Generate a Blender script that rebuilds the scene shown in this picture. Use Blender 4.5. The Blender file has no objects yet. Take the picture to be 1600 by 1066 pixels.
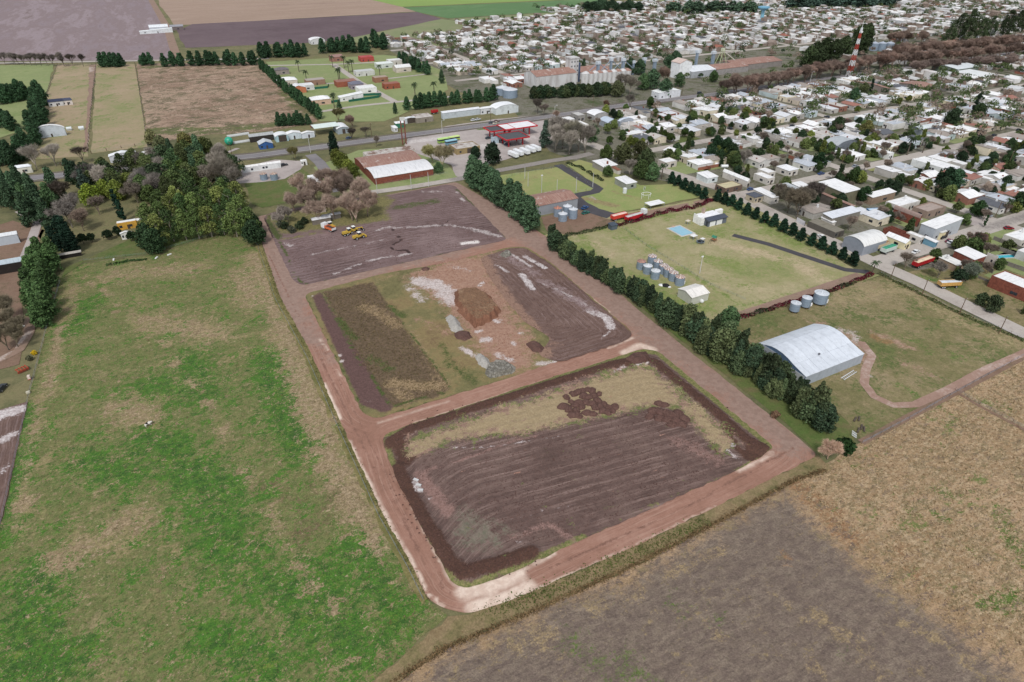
import bpy, math, random
import numpy as np
from mathutils import Vector, Matrix
from mathutils.geometry import delaunay_2d_cdt
R = math.radians
rnd = random.Random(7)
nr = np.random.RandomState(7)
SC = bpy.context.scene
COL = SC.collection

# ------------------------------------------------------------------ camera, sky, sun, exposure
CF, CH, HZ = 992.0, 120.0, -123.0            # focal length in photo pixels, flying height, horizon row
PITCH = math.atan((533-HZ)/CF)
YAW = math.atan((800-176)/(CF/math.cos(PITCH)))
cam_d = bpy.data.cameras.new('drone_camera')
cam = bpy.data.objects.new('drone_camera', cam_d); COL.objects.link(cam)
cam_d.sensor_width = 36.0; cam_d.lens = CF/1600*36.0
cam_d.clip_start = 1.0; cam_d.clip_end = 9000.0
cam.location = (0, 0, CH); cam.rotation_euler = (math.pi/2-PITCH, 0, -YAW)
SC.camera = cam

W = bpy.data.worlds.new('World'); SC.world = W; W.use_nodes = True
wn, wl = W.node_tree.nodes, W.node_tree.links
wn.clear()
sky = wn.new('ShaderNodeTexSky'); sky.sky_type = 'NISHITA'; sky.sun_disc = False
SUN_EL, SUN_AZ = R(52), R(215)
sky.sun_elevation = SUN_EL; sky.sun_rotation = SUN_AZ; sky.dust_density = 1.2; sky.air_density = 1.0; sky.altitude = 100
hs = wn.new('ShaderNodeHueSaturation'); hs.inputs['Saturation'].default_value = 0.30   # grey overcast sky
bg = wn.new('ShaderNodeBackground'); bg.inputs['Strength'].default_value = 0.115
wo = wn.new('ShaderNodeOutputWorld')
wl.new(sky.outputs[0], hs.inputs['Color']); wl.new(hs.outputs[0], bg.inputs['Color']); wl.new(bg.outputs[0], wo.inputs['Surface'])
sd = bpy.data.lights.new('sun', 'SUN'); sd.energy = 1.5; sd.angle = R(10); sd.color = (1.0, 0.965, 0.92)
so = bpy.data.objects.new('sun', sd); COL.objects.link(so)
sv = Vector((math.sin(SUN_AZ)*math.cos(SUN_EL), math.cos(SUN_AZ)*math.cos(SUN_EL), math.sin(SUN_EL)))
so.rotation_euler = sv.to_track_quat('Z', 'Y').to_euler(); so.location = (0, 0, 300)
SC.view_settings.view_transform = 'Standard'; SC.view_settings.look = 'None'
SC.view_settings.exposure = 0.42; SC.view_settings.gamma = 1.0; SC.view_settings.use_curve_mapping = False
SC.cycles.max_bounces = 5; SC.cycles.diffuse_bounces = 3; SC.cycles.transparent_max_bounces = 4

def P(x, y, z=0.0):                          # a spot in the photograph -> its place on the ground (metres, street-grid axes)
    a, b = x-800, y-533
    dn = CF*math.sin(PITCH)+b*math.cos(PITCH); fw = CF*math.cos(PITCH)-b*math.sin(PITCH)
    s = (CH-z)/dn; r = a*s; f = fw*s
    return (r*math.cos(YAW)+f*math.sin(YAW), -r*math.sin(YAW)+f*math.cos(YAW))
def PIX(X, Y, Z=0.0):
    r = X*math.cos(YAW)-Y*math.sin(YAW); f = X*math.sin(YAW)+Y*math.cos(YAW); d = CH-Z
    dep = f*math.cos(PITCH)+d*math.sin(PITCH); v = d*math.cos(PITCH)-f*math.sin(PITCH)
    return (800+CF*r/dep, 533+CF*v/dep, dep)
def lin(c):
    return tuple((v/255/12.92 if v <= 10.3 else ((v/255+0.055)/1.055)**2.4) for v in c)

# ------------------------------------------------------------------ objects
def new_obj(name, data, parent=None):
    o = bpy.data.objects.new(name, data); COL.objects.link(o)
    if parent is not None: o.parent = parent
    return o
def tag(o, label=None, cat=None, group=None, kind=None):
    if label: o['label'] = label
    if cat: o['category'] = cat
    if group: o['group'] = group
    if kind: o['kind'] = kind
    return o
def thing(name, label, cat, loc=(0, 0, 0), rz=0.0, group=None):
    o = new_obj(name, None); o.location = loc; o.rotation_euler = (0, 0, rz); o.empty_display_size = 0.5
    return tag(o, label, cat, group)
def copy_tree(o, parent=None):
    c = o.copy(); COL.objects.link(c); c.parent = parent
    for ch in KIDS.get(o.name, ()): copy_tree_child(ch, c)
    return c
KIDS = {}
def kids(o):
    return [x for x in o.children]
def copy_thing(o, loc=None, rz=None, scale=None, label=None, group=None, cache={}):
    if o.name not in cache:
        cache[o.name] = [(k, [g for g in k.children]) for k in o.children]
    c = o.copy(); COL.objects.link(c)
    for k, gs in cache[o.name]:
        kc = k.copy(); COL.objects.link(kc); kc.parent = c
        for g in gs:
            gc = g.copy(); COL.objects.link(gc); gc.parent = kc
    if loc is not None: c.location = loc
    if rz is not None: c.rotation_euler = (0, 0, rz)
    if scale is not None: c.scale = scale if hasattr(scale, '__len__') else (scale,)*3
    if label: c['label'] = label
    if group: c['group'] = group
    return c

class MB:                                    # gathers shapes; build() links them as ONE mesh object
    def __init__(s): s.v = []; s.f = []; s.mi = []
    def add(s, vs, fs, mi=0):
        n = len(s.v); s.v.extend(vs); s.f.extend([tuple(i+n for i in f) for f in fs]); s.mi.extend([mi]*len(fs)); return s
    def box(s, x0, y0, z0, x1, y1, z1, mi=0):
        return s.add([(x0,y0,z0),(x1,y0,z0),(x1,y1,z0),(x0,y1,z0),(x0,y0,z1),(x1,y0,z1),(x1,y1,z1),(x0,y1,z1)],
                     [(0,3,2,1),(4,5,6,7),(0,1,5,4),(1,2,6,5),(2,3,7,6),(3,0,4,7)], mi)
    def cyl(s, x, y, z0, z1, r0, r1=None, n=12, mi=0, cap=True):
        r1 = r0 if r1 is None else r1
        vs = [(x+r0*math.cos(2*math.pi*k/n), y+r0*math.sin(2*math.pi*k/n), z0) for k in range(n)] + \
             [(x+r1*math.cos(2*math.pi*k/n), y+r1*math.sin(2*math.pi*k/n), z1) for k in range(n)]
        fs = [(k, (k+1) % n, n+(k+1) % n, n+k) for k in range(n)]
        if cap: fs += [tuple(range(n-1, -1, -1)), tuple(range(n, 2*n))]
        return s.add(vs, fs, mi)
    def tube(s, a, b, r0, r1=None, n=6, mi=0):
        r1 = r0 if r1 is None else r1
        a, b = Vector(a), Vector(b); d = (b-a)
        if d.length < 1e-6: return s
        d.normalize(); u = d.orthogonal().normalized(); w = d.cross(u)
        vs = [tuple(a+(u*math.cos(2*math.pi*k/n)+w*math.sin(2*math.pi*k/n))*r0) for k in range(n)] + \
             [tuple(b+(u*math.cos(2*math.pi*k/n)+w*math.sin(2*math.pi*k/n))*r1) for k in range(n)]
        return s.add(vs, [(k, (k+1) % n, n+(k+1) % n, n+k) for k in range(n)]+[tuple(range(n-1,-1,-1)), tuple(range(n, 2*n))], mi)
    def prism(s, pts, y0, y1, mi=0):         # outline in x,z (counter-clockwise seen from -y) extruded along y
        n = len(pts)
        return s.add([(x, y0, z) for x, z in pts]+[(x, y1, z) for x, z in pts],
                     [tuple(range(n)), tuple(range(2*n-1, n-1, -1))]+[(k+n, (k+1) % n+n, (k+1) % n, k) for k in range(n)], mi)
    def slab(s, pts, z0, z1, mi=0):          # outline in x,y extruded upward
        n = len(pts)
        return s.add([(x, y, z0) for x, y in pts]+[(x, y, z1) for x, y in pts],
                     [tuple(range(n-1,-1,-1)), tuple(range(n, 2*n))]+[(k, (k+1) % n, (k+1) % n+n, k+n) for k in range(n)], mi)
    def ball(s, c, r, n=8, m=5, sz=1.0, mi=0):
        vs = [(c[0], c[1], c[2]-r*sz)]; fs = []
        for j in range(1, m):
            t = -math.pi/2+math.pi*j/m
            vs += [(c[0]+r*math.cos(t)*math.cos(2*math.pi*k/n), c[1]+r*math.cos(t)*math.sin(2*math.pi*k/n), c[2]+r*sz*math.sin(t)) for k in range(n)]
        vs.append((c[0], c[1], c[2]+r*sz)); L = len(vs)-1
        for k in range(n): fs.append((0, 1+(k+1) % n, 1+k)); fs.append((L, L-n+k, L-n+(k+1) % n))
        for j in range(m-2):
            for k in range(n): fs.append((1+j*n+k, 1+j*n+(k+1) % n, 1+(j+1)*n+(k+1) % n, 1+(j+1)*n+k))
        return s.add(vs, fs, mi)
    def mesh(s, name, mats):
        me = bpy.data.meshes.new(name); me.from_pydata(s.v, [], s.f)
        for m in (mats if isinstance(mats, (list, tuple)) else [mats]): me.materials.append(m)
        if any(s.mi): me.polygons.foreach_set('material_index', s.mi)
        return me
    def build(s, name, mats, parent=None, smooth=False):
        me = s.mesh(name, mats)
        if smooth: me.polygons.foreach_set('use_smooth', [True]*len(me.polygons))
        return new_obj(name, me, parent)

# ------------------------------------------------------------------ materials
class NT:
    def __init__(s, name):
        s.m = bpy.data.materials.new(name); s.m.use_nodes = True
        s.n = s.m.node_tree.nodes; s.l = s.m.node_tree.links; s.n.clear()
        s.b = s.n.new('ShaderNodeBsdfPrincipled'); o = s.n.new('ShaderNodeOutputMaterial'); s.l.new(s.b.outputs[0], o.inputs[0])
        s.co = None
    def coord(s):
        if s.co is None: s.co = s.n.new('ShaderNodeTexCoord').outputs['Object']
        return s.co
    def noise(s, scale, detail=3, rough=0.6, dist=0.0, vec=None, sc=None, off=0.0):
        t = s.n.new('ShaderNodeTexNoise'); t.inputs['Scale'].default_value = scale; t.inputs['Detail'].default_value = detail
        t.inputs['Roughness'].default_value = rough; t.inputs['Distortion'].default_value = dist
        v = vec or s.coord()
        if sc or off:
            mp = s.n.new('ShaderNodeMapping'); mp.inputs['Scale'].default_value = sc or (1, 1, 1); mp.inputs['Location'].default_value = (off, off*1.7, 0)
            s.l.new(v, mp.inputs[0]); v = mp.outputs[0]
        s.l.new(v, t.inputs['Vector']); return t.outputs['Fac']
    def math(s, op, a, b=None, c=None):
        t = s.n.new('ShaderNodeMath'); t.operation = op
        for i, x in enumerate((a, b, c)):
            if x is None: continue
            if isinstance(x, (int, float)): t.inputs[i].default_value = x
            else: s.l.new(x, t.inputs[i])
        return t.outputs[0]
    def step(s, x, lo, hi):
        t = s.n.new('ShaderNodeMapRange'); t.interpolation_type = 'SMOOTHSTEP'
        t.inputs['From Min'].default_value = lo; t.inputs['From Max'].default_value = hi
        s.l.new(x, t.inputs['Value']); return t.outputs[0]
    def mix(s, f, a, b, mode='MIX'):
        t = s.n.new('ShaderNodeMix'); t.data_type = 'RGBA'; t.blend_type = mode; t.clamp_factor = True
        for sock, x in ((t.inputs[0], f), (t.inputs[6], a), (t.inputs[7], b)):
            if isinstance(x, (int, float)): sock.default_value = x
            elif isinstance(x, tuple): sock.default_value = (*x[:3], 1)
            else: s.l.new(x, sock)
        return t.outputs[2]
    def attr(s, name, out='Color'):
        t = s.n.new('ShaderNodeAttribute'); t.attribute_name = name; return t.outputs[out]
    def sep(s, x):
        t = s.n.new('ShaderNodeSeparateColor'); s.l.new(x, t.inputs[0]); return t.outputs
    def bump(s, h, dist, strength=1.0):
        t = s.n.new('ShaderNodeBump'); t.inputs['Distance'].default_value = dist; t.inputs['Strength'].default_value = strength
        s.l.new(h, t.inputs['Height']); s.l.new(t.outputs[0], s.b.inputs['Normal'])
    def out(s, col, rough=0.9, spec=0.2, metal=0.0):
        if isinstance(col, tuple): s.b.inputs['Base Color'].default_value = (*col[:3], 1)
        else: s.l.new(col, s.b.inputs['Base Color'])
        if isinstance(rough, (int, float)): s.b.inputs['Roughness'].default_value = rough
        else: s.l.new(rough, s.b.inputs['Roughness'])
        s.b.inputs['Specular IOR Level'].default_value = spec; s.b.inputs['Metallic'].default_value = metal
        return s.m

def pmat(name, c, c2=None, scale=1.5, rough=0.8, spec=0.3, metal=0.0, bump=0.0, obj=False, streak=None, dirt=None):
    """plain surface with mottling; obj=True multiplies by the object's own colour"""
    t = NT(name); c = lin(c); c2 = lin(c2) if c2 else tuple(v*0.75 for v in c)
    f = t.step(t.noise(scale, 4, 0.65, sc=streak), 0.35, 0.7)
    col = t.mix(f, c, c2)
    if dirt:
        col = t.mix(t.step(t.noise(scale*0.37, 4, 0.7, off=31), dirt[1], dirt[1]+0.1), col, lin(dirt[0]))
    if obj:
        oi = t.n.new('ShaderNodeObjectInfo'); col = t.mix(1.0, col, oi.outputs['Color'], 'MULTIPLY')
    if bump: t.bump(t.noise(scale*4, 3), bump)
    return t.out(col, rough, spec, metal)

def gmat(name, cols, s1=0.03, s2=0.25, s3=1.6, layers=(), furrow=None, bump=0.08, grain=0.30, streak=None, off=0.0, wet=None, patches=()):
    """ground: cols mixed by broad, middle and fine noise; layers = (mask channel, colour a, colour b, noise scale, ragged)"""
    t = NT(name)
    a = t.noise(s1, 4, 0.6, 0.6, off=off+3, sc=streak); b = t.noise(s2, 4, 0.7, 0.3, off=off+11, sc=streak); c = t.noise(s3, 4, 0.75, off=off+23)
    mixv = t.math('ADD', t.math('MULTIPLY', a, 0.55), t.math('ADD', t.math('MULTIPLY', b, 0.35), t.math('MULTIPLY', c, 0.25)))
    rp = t.n.new('ShaderNodeValToRGB'); cr = rp.color_ramp
    n = len(cols); lo, hi = 0.44, 0.72
    cr.elements[0].position = lo; cr.elements[0].color = (*lin(cols[0]), 1)
    cr.elements[1].position = hi; cr.elements[1].color = (*lin(cols[-1]), 1)
    for k in range(1, n-1):
        e = cr.elements.new(lo+(hi-lo)*k/(n-1)); e.color = (*lin(cols[k]), 1)
    t.l.new(mixv, rp.inputs[0]); col = rp.outputs[0]
    rough = 0.92
    if furrow:
        ph = t.attr('furrow', 'Fac')
        wob = t.math('ADD', ph, t.math('MULTIPLY', t.noise(0.12, 3, off=5), furrow.get('wob', 1.2)))
        s = t.math('SINE', t.math('MULTIPLY', wob, 6.2832/furrow['period']))
        s3_ = t.math('SINE', t.math('MULTIPLY', wob, 6.2832/(furrow['period']*.37)))
        amt = t.step(t.noise(0.05, 3, off=77), 0.34, 0.58)
        cx = t.n.new('ShaderNodeCombineXYZ'); sx = t.n.new('ShaderNodeSeparateXYZ'); t.l.new(t.coord(), sx.inputs[0])
        t.l.new(t.math('MULTIPLY', wob, furrow.get('fine', 2.4)), cx.inputs[0]); t.l.new(t.math('MULTIPLY', t.math('ADD', sx.outputs[0], sx.outputs[1]), 0.09), cx.inputs[1])
        sn = t.noise(1.0, 4, 0.75, vec=cx.outputs[0])
        fv = t.step(t.math('ADD', t.math('MULTIPLY', s, 0.35), t.math('ADD', t.math('MULTIPLY', s3_, 0.22), t.math('MULTIPLY', t.math('SUBTRACT', sn, 0.46), 4.2))), 0.0, 1.1)
        dk = t.step(sn, 0.50, 0.36)
        col = t.mix(t.math('MULTIPLY', dk, furrow.get('dark', 0.5)), col, tuple(v*.55 for v in lin(cols[0])))
        col = t.mix(t.math('MULTIPLY', t.math('MULTIPLY', fv, furrow.get('amt', 0.75)), amt), col, lin(furrow['col']))
    if layers:
        chans = {}
        for key, attr in (('m', 'mask_a'), ('n', 'mask_b')):
            if any(l[0][0] == key for l in layers):
                sp = t.sep(t.attr(attr))
                for i in range(3): chans[key+str(i)] = sp[i]
        for ch, ca, cb, ns, rag in layers:
            nn = t.noise(ns, 5, 0.72, 0.4, off=off+ord(ch[1])*7+(0 if ch[0] == 'm' else 40))
            nf = t.noise(ns*6.5, 3, 0.8, 0.2, off=off+200)
            x = t.math('ADD', chans[ch], t.math('MULTIPLY', t.math('SUBTRACT', nn, 0.5), rag*1.5))
            x = t.math('ADD', x, t.math('MULTIPLY', t.math('SUBTRACT', nf, 0.5), rag*1.2))
            x = t.math('MULTIPLY', t.step(x, 0.36, 0.70) if rag >= .45 else t.step(x, 0.18, 0.78), t.step(chans[ch], 0.0, 0.12))
            col = t.mix(x, col, t.mix(t.step(t.noise(ns*4, 3, 0.7, off=off+50), 0.36, 0.64), lin(ca), lin(cb)))
            if wet == ch: rough = t.math('SUBTRACT', 0.92, t.math('MULTIPLY', x, 0.62))
    for ca, cb, sc_, thr, soft, ch, gain in patches:
        pn = t.math('ADD', t.math('MULTIPLY', t.noise(sc_, 6, 0.68, 0.5, off=off+sc_*91, sc=streak), .62), t.math('MULTIPLY', t.noise(sc_*9, 3, 0.75, 0.3, off=off+7), .38))
        if ch: pn = t.math('ADD', pn, t.math('MULTIPLY', t.math('SUBTRACT', t.sep(t.attr('mask_a' if ch[0] == 'm' else 'mask_b'))[int(ch[1])], 0.35), gain))
        cc = t.mix(t.step(t.noise(sc_*5, 3, 0.75, off=off+61), 0.38, 0.62), lin(ca), lin(cb))
        col = t.mix(t.step(pn, thr-soft, thr+soft), col, cc)
    if grain:
        g = t.noise(2.6, 2, 0.8, off=off+90); g2 = t.noise(0.55, 3, 0.75, off=off+120)
        gg = t.math('ADD', t.math('MULTIPLY', t.math('SUBTRACT', g, 0.5), grain*2.6), t.math('MULTIPLY', t.math('SUBTRACT', g2, 0.5), grain*1.8))
        col = t.mix(1.0, col, t.n_grey(t.math('ADD', 1.0, gg)), 'MULTIPLY')
    if bump: t.bump(t.math('ADD', c, t.math('MULTIPLY', b, 2.0)), bump)
    return t.out(col, rough, 0.25)
def _grey(s, x):
    t = s.n.new('ShaderNodeCombineColor')
    for i in range(3): s.l.new(x, t.inputs[i])
    return t.outputs[0]
NT.n_grey = _grey

# ------------------------------------------------------------------ ground sheets
def seg_dist(pts, line):
    d = np.full(len(pts), 1e9)
    L = [np.array(q, float) for q in line]
    if len(L) == 1: return np.hypot(pts[:, 0]-L[0][0], pts[:, 1]-L[0][1])
    for a, b in zip(L[:-1], L[1:]):
        ab = b-a; t = np.clip(((pts-a)@ab)/max(ab@ab, 1e-9), 0, 1); q = a+t[:, None]*ab
        d = np.minimum(d, np.hypot(*(pts-q).T))
    return d
def inside(pts, poly):
    x, y = pts[:, 0], pts[:, 1]; c = np.zeros(len(pts), bool); n = len(poly)
    for i in range(n):
        x0, y0 = poly[i]; x1, y1 = poly[(i+1) % n]
        if y0 == y1: continue
        c ^= ((y0 > y) != (y1 > y)) & (x < (x1-x0)*(y-y0)/(y1-y0)+x0)
    return c
def rounded(poly, r, n=6):                   # world polygon with its corners rounded
    out = []
    for i, p in enumerate(poly):
        a, b, c = Vector(poly[i-1]), Vector(p), Vector(poly[(i+1) % len(poly)])
        u = (a-b); w = (c-b); k = min(r, u.length*.45, w.length*.45); u = b+u.normalized()*k; w = b+w.normalized()*k
        for j in range(n+1):
            t = j/n; out.append(tuple(u*(1-t)**2+b*2*t*(1-t)+w*t*t))
    return out
def sheet(name, poly, z, mat, res=3.0, edge=None, jag=0.4, masks={}, furrow=None, height=None, label=None, kind='structure'):
    """poly in metres. masks = {'m0': [(polyline, width, core), ...]} ; polygon strokes use ('poly', pts, soft)"""
    edge = edge or res
    pl = []
    n = len(poly)
    for i in range(n):
        a, b = np.array(poly[i], float), np.array(poly[(i+1) % n], float); L = np.hypot(*(b-a)); k = max(1, int(L/edge))
        nn = np.array([-(b-a)[1], (b-a)[0]])/max(L, 1e-6)
        for j in range(k):
            q = a+(b-a)*j/k
            if j: q = q+nn*nr.uniform(-jag, jag)
            pl.append(q)
    pl = np.array(pl); mn, mx = pl.min(0), pl.max(0)
    xs = np.arange(mn[0]+res/2, mx[0], res); ys = np.arange(mn[1]+res/2, mx[1], res)
    g = np.array(np.meshgrid(xs, ys)).reshape(2, -1).T
    if len(g):
        g = g+nr.uniform(-res*.25, res*.25, g.shape)
        g = g[inside(g, pl)]
        if len(g):
            keep = seg_dist(g, list(pl)+[pl[0]]) > res*0.35 if len(pl)*len(g) < 4e6 else np.ones(len(g), bool)
            g = g[keep]
    allp = np.vstack([pl, g]) if len(g) else pl
    v, e, f, *_ = delaunay_2d_cdt([Vector(q) for q in allp], [(i, (i+1) % len(pl)) for i in range(len(pl))], [list(range(len(pl)))], 1, 1e-5)
    V = np.array([(q.x, q.y) for q in v])
    Z = np.full(len(V), z)
    if height is not None: Z = Z+height(V)
    me = bpy.data.meshes.new(name)
    ff = []
    for t in f:
        a, b, c = V[t[0]], V[t[1]], V[t[2]]
        ff.append(tuple(t) if (b[0]-a[0])*(c[1]-a[1])-(b[1]-a[1])*(c[0]-a[0]) > 0 else tuple(reversed(t)))
    me.from_pydata([(p[0], p[1], zz) for p, zz in zip(V, Z)], [], ff)
    me.materials.append(mat)
    for key, attr in (('m', 'mask_a'), ('n', 'mask_b')):
        if any(k[0] == key for k in masks):
            C = np.zeros((len(V), 4), np.float32); C[:, 3] = 1
            for k, strokes in masks.items():
                if k[0] != key: continue
                ch = int(k[1])
                for st in strokes:
                    if st[0] == 'poly':
                        ins = inside(V, st[1]); d = seg_dist(V, list(st[1])+[st[1][0]]); val = np.clip(0.5+np.where(ins, d, -d)/st[2]*0.5, 0, 1)*(st[3] if len(st) > 3 else 1)
                    else:
                        line, w = st[0], st[1]; val = np.clip(1.15-seg_dist(V, line)/w, 0, 1)*(st[2] if len(st) > 2 else 1)
                    C[:, ch] = np.maximum(C[:, ch], val)
            at = me.color_attributes.new(attr, 'FLOAT_COLOR', 'POINT'); at.data.foreach_set('color', C.ravel())
    if furrow is not None:
        at = me.attributes.new('furrow', 'FLOAT', 'POINT'); at.data.foreach_set('value', furrow(V).astype(np.float32))
    o = new_obj(name, me); tag(o, label, None, None, kind)
    return o
def PX(*pts): return [P(*q) for q in pts]
def vnoise(V, scale, seed=0):                # cheap smooth noise in numpy
    r = np.random.RandomState(seed); s = np.zeros(len(V))
    for k in range(7):
        a = r.uniform(0, 6.283); w = scale*r.uniform(0.6, 1.9); s += np.sin((V[:, 0]*math.cos(a)+V[:, 1]*math.sin(a))*w+r.uniform(0, 6.28))
    return s/7
# ================================================================== GROUND
G = {}
G['base'] = gmat('rough_grass_ground', [(84,84,62),(104,104,72),(126,118,86),(98,110,66)], 0.012, 0.1, 0.8)
G['pasture'] = gmat('pasture', [(154,136,106),(138,126,90),(122,120,80),(146,130,100)], 0.022, 0.13, 0.8,
    [('m2', (116,98,76), (98,98,62), 0.25, 0.9)], grain=0.5, off=4, streak=(1, 1.15, 1), patches=[
    ((100,110,64), (116,114,74), 0.10, 0.52, 0.035, 'm0', -0.20), ((64,104,40), (84,118,46), 0.15, 0.515, 0.014, 'm1', 0.12), ((78,122,40), (58,100,38), 0.6, 0.54, 0.014, 'm1', 0.12), ((104,124,54), (92,116,46), 0.3, 0.61, 0.02, 'm1', .08), ((50,84,36), (70,100,44), 0.4, 0.555, 0.02, 'm1', 0.12), ((104,124,54), (92,118,50), 0.2, 0.61, 0.02, 'm1', .06), ((152,134,106), (128,112,84), 0.24, 0.528, 0.018, 'm0', 0.16), ((178,158,130), (156,136,112), 0.8, 0.57, 0.02, 'm0', 0.08), ((88,70,50), (104,84,62), 0.6, 0.60, 0.02, None, 0)])
G['road'] = gmat('red_dirt_road', [(144,108,92),(156,118,102),(168,132,116)], 0.05, 0.3, 1.2,
    [('n0', (142,118,106), (154,130,118), 0.12, 0.5), ('m1', (122,90,78), (138,104,90), 0.5, 0.7), ('m0', (226,206,190), (208,184,168), 0.10, 0.14), ('m2', (192,180,172), (206,196,188), 0.3, 0.6)],
    furrow=dict(period=1.7, col=(184,152,136), amt=.42, wob=.5, fine=2.6, dark=.28), grain=0.10, bump=0.04, off=2)
G['lot1'] = gmat('tilled_soil_north', [(96,78,76),(112,92,90),(124,104,102),(136,116,114)], 0.03, 0.2, 1.3,
    [('m0', (134,124,84), (104,104,66), 0.3, 0.9), ('m1', (90,98,56), (68,74,44), 0.4, 0.8), ('m2', (190,180,178), (160,148,146), 0.25, 0.9), ('n0', (58,44,42), (70,54,52), 0.6, 0.5), ('n1', (225,218,214), (215,206,202), 0.5, 0.25)],
    furrow=dict(period=2.4, col=(156,138,136), amt=0.6, wob=3.0), grain=0.2, off=8)
G['lot2'] = gmat('building_lot_soil', [(98,94,62),(118,112,76),(136,120,84),(116,96,72)], 0.04, 0.22, 1.2,
    [('m0', (112,94,76), (92,78,60), 0.25, 0.7), ('m1', (104,80,76), (92,70,66), 0.4, 0.45), ('m2', (152,118,100), (166,134,116), 0.2, 0.8),
     ('n0', (208,196,192), (180,166,160), 0.3, 0.9), ('n1', (160,138,108), (128,108,80), 0.5, 1.3), ('n2', (66,74,40), (86,98,52), 0.45, 0.9)], grain=0.26, off=12, wet='n0')
G['till2'] = gmat('tilled_soil_middle', [(96,76,70),(110,88,80),(124,102,94)], 0.05, 0.25, 1.3,
    [('m0', (212,204,202), (170,156,154), 0.28, 0.85), ('m1', (148,120,104), (138,110,96), 0.2, 0.8), ('m2', (150,132,130), (132,112,110), 0.2, 0.9)],
    furrow=dict(period=1.9, col=(150,130,126), amt=0.5, wob=2.0, dark=.35, fine=2.8), grain=0.16, off=15, wet='m0')
G['lot3'] = gmat('tilled_soil_south', [(92,74,68),(104,84,78),(118,98,90)], 0.05, 0.25, 1.3,
    [('m0', (124,112,90), (98,98,70), 0.22, 0.9), ('m2', (98,106,58), (134,126,86), 0.4, 0.8), ('m1', (90,64,54), (76,56,48), 0.5, 0.6),
     ('n0', (206,196,194), (168,152,148), 0.3, 0.8), ('n1', (108,106,90), (128,116,104), 0.2, 0.7), ('n2', (128,100,92), (146,118,110), 0.5, 0.9)],
    furrow=dict(period=2.9, col=(150,128,120), amt=0.58, wob=1.2, dark=.38, fine=2.6), grain=0.24, off=19, wet='n0', patches=[((96,106,62), (118,118,76), .14, .535, .03, 'm0', .3), ((152,124,110), (134,108,94), .2, .56, .03, 'm0', .3), ((164,146,116), (150,132,102), .35, .58, .025, 'm0', .3)])
G['verge'] = gmat('green_verge', [(112,104,72),(96,106,60),(78,100,48)], 0.08, 0.3, 1.4, grain=0.3, off=22)
G['south'] = gmat('stubble_and_bare_soil', [(180,152,122),(164,138,108),(148,124,94),(172,146,116)], 0.03, 0.3, 0.9,
    [('m0', (120,106,94), (132,118,104), 0.06, 0.55), ('m1', (98,118,56), (80,100,46), 0.2, 1.2), ('m2', (160,140,108), (140,122,94), 0.3, 1.5), ('n0', (156,122,90), (138,108,80), 0.16, 1.1)], grain=0.34, bump=0.25, off=26, streak=(1.0, 2.0, 1), patches=[((138,120,92), (124,112,80), .2, .56, .035, 'm0', -.12), ((184,162,132), (172,150,120), .5, .575, .03, 'm0', -.14), ((108,118,66), (122,124,78), .07, .625, .03, 'm0', -.1), ((148,130,100), (134,118,92), .10, .585, .03, None, 0), ((106,92,84), (114,100,90), .3, .56, .07, 'm0', .1)])
G['tanpad'] = gmat('dry_lawn_paddock', [(176,162,130),(160,152,116),(146,144,100),(126,134,84)], 0.03, 0.18, 1.0,
    [('m1', (158,130,108), (172,148,128), 0.2, 0.8), ('n0', (184,168,138), (172,156,126), 0.15, 1.0)], grain=0.16, off=31, patches=[((120,132,74), (134,142,88), 0.07, 0.52, 0.05, 'm0', 0.16), ((98,120,58), (116,132,70), 0.22, 0.60, 0.04, 'm0', 0.20), ((146,134,100), (158,146,112), 0.5, 0.57, 0.04, None, 0)])
G['olive'] = gmat('olive_paddock', [(150,134,106),(136,124,92),(118,112,76),(104,104,66)], 0.035, 0.2, 1.0,
    [('m0', (76,106,44), (94,118,56), 0.2, 0.9), ('m1', (150,120,100), (168,142,124), 0.2, 0.8), ('m2', (196,188,182), (170,150,140), 0.35, 0.8), ('n0', (160,146,112), (142,130,94), 0.15, 1.0), ('n1', (148,118,82), (128,104,74), 0.2, 0.9)], grain=0.34, off=30, patches=[((88,98,56), (104,110,66), 0.09, 0.54, 0.05, None, 0), ((160,142,112), (142,124,94), 0.5, 0.56, 0.035, 'n0', .1)])
G['lawn'] = gmat('short_green_lawn', [(160,152,106),(144,150,96),(128,146,84)], 0.03, 0.15, 1.0,
    [('m0', (150,140,100), (134,120,88), 0.2, 0.9), ('m1', (176,164,156), (148,132,122), 0.3, 0.8)], grain=0.14, off=33)
G['brightlawn'] = gmat('bright_green_grass', [(150,150,112),(130,142,94),(142,150,104),(120,136,84)], 0.02, 0.1, 0.5, grain=0.12, off=36)
G['brownfield'] = gmat('dry_brown_field', [(156,130,110),(136,114,96),(166,142,122),(116,108,84)], 0.012, 0.07, 0.4,
    [('m0', (86,98,54), (104,106,66), 0.06, 0.9)], grain=0.25, off=40, patches=[((106,98,74), (94,90,66), .07, .535, .03, None, 0), ((186,162,142), (172,150,132), .12, .56, .03, None, 0), ((92,78,66), (108,90,78), .3, .575, .03, None, 0)])
G['tanfield'] = gmat('tan_green_field', [(170,150,126),(158,142,114),(136,138,94)], 0.012, 0.06, 0.4, grain=0.2, off=43, patches=[((116,128,78), (130,136,88), .06, .55, .04, None, 0)])
G['mauve'] = gmat('far_tilled_field', [(118,104,106),(142,128,132),(132,116,116),(152,138,142),(124,108,106)], 0.006, 0.03, 0.2, grain=0.16, off=46, streak=(2.2, 0.35, 1))
G['farstubble'] = gmat('far_stubble_field', [(144,122,108),(166,144,128),(154,132,116),(172,150,134)], 0.006, 0.03, 0.2, grain=0.16, off=49, streak=(0.4, 2.2, 1))
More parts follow.
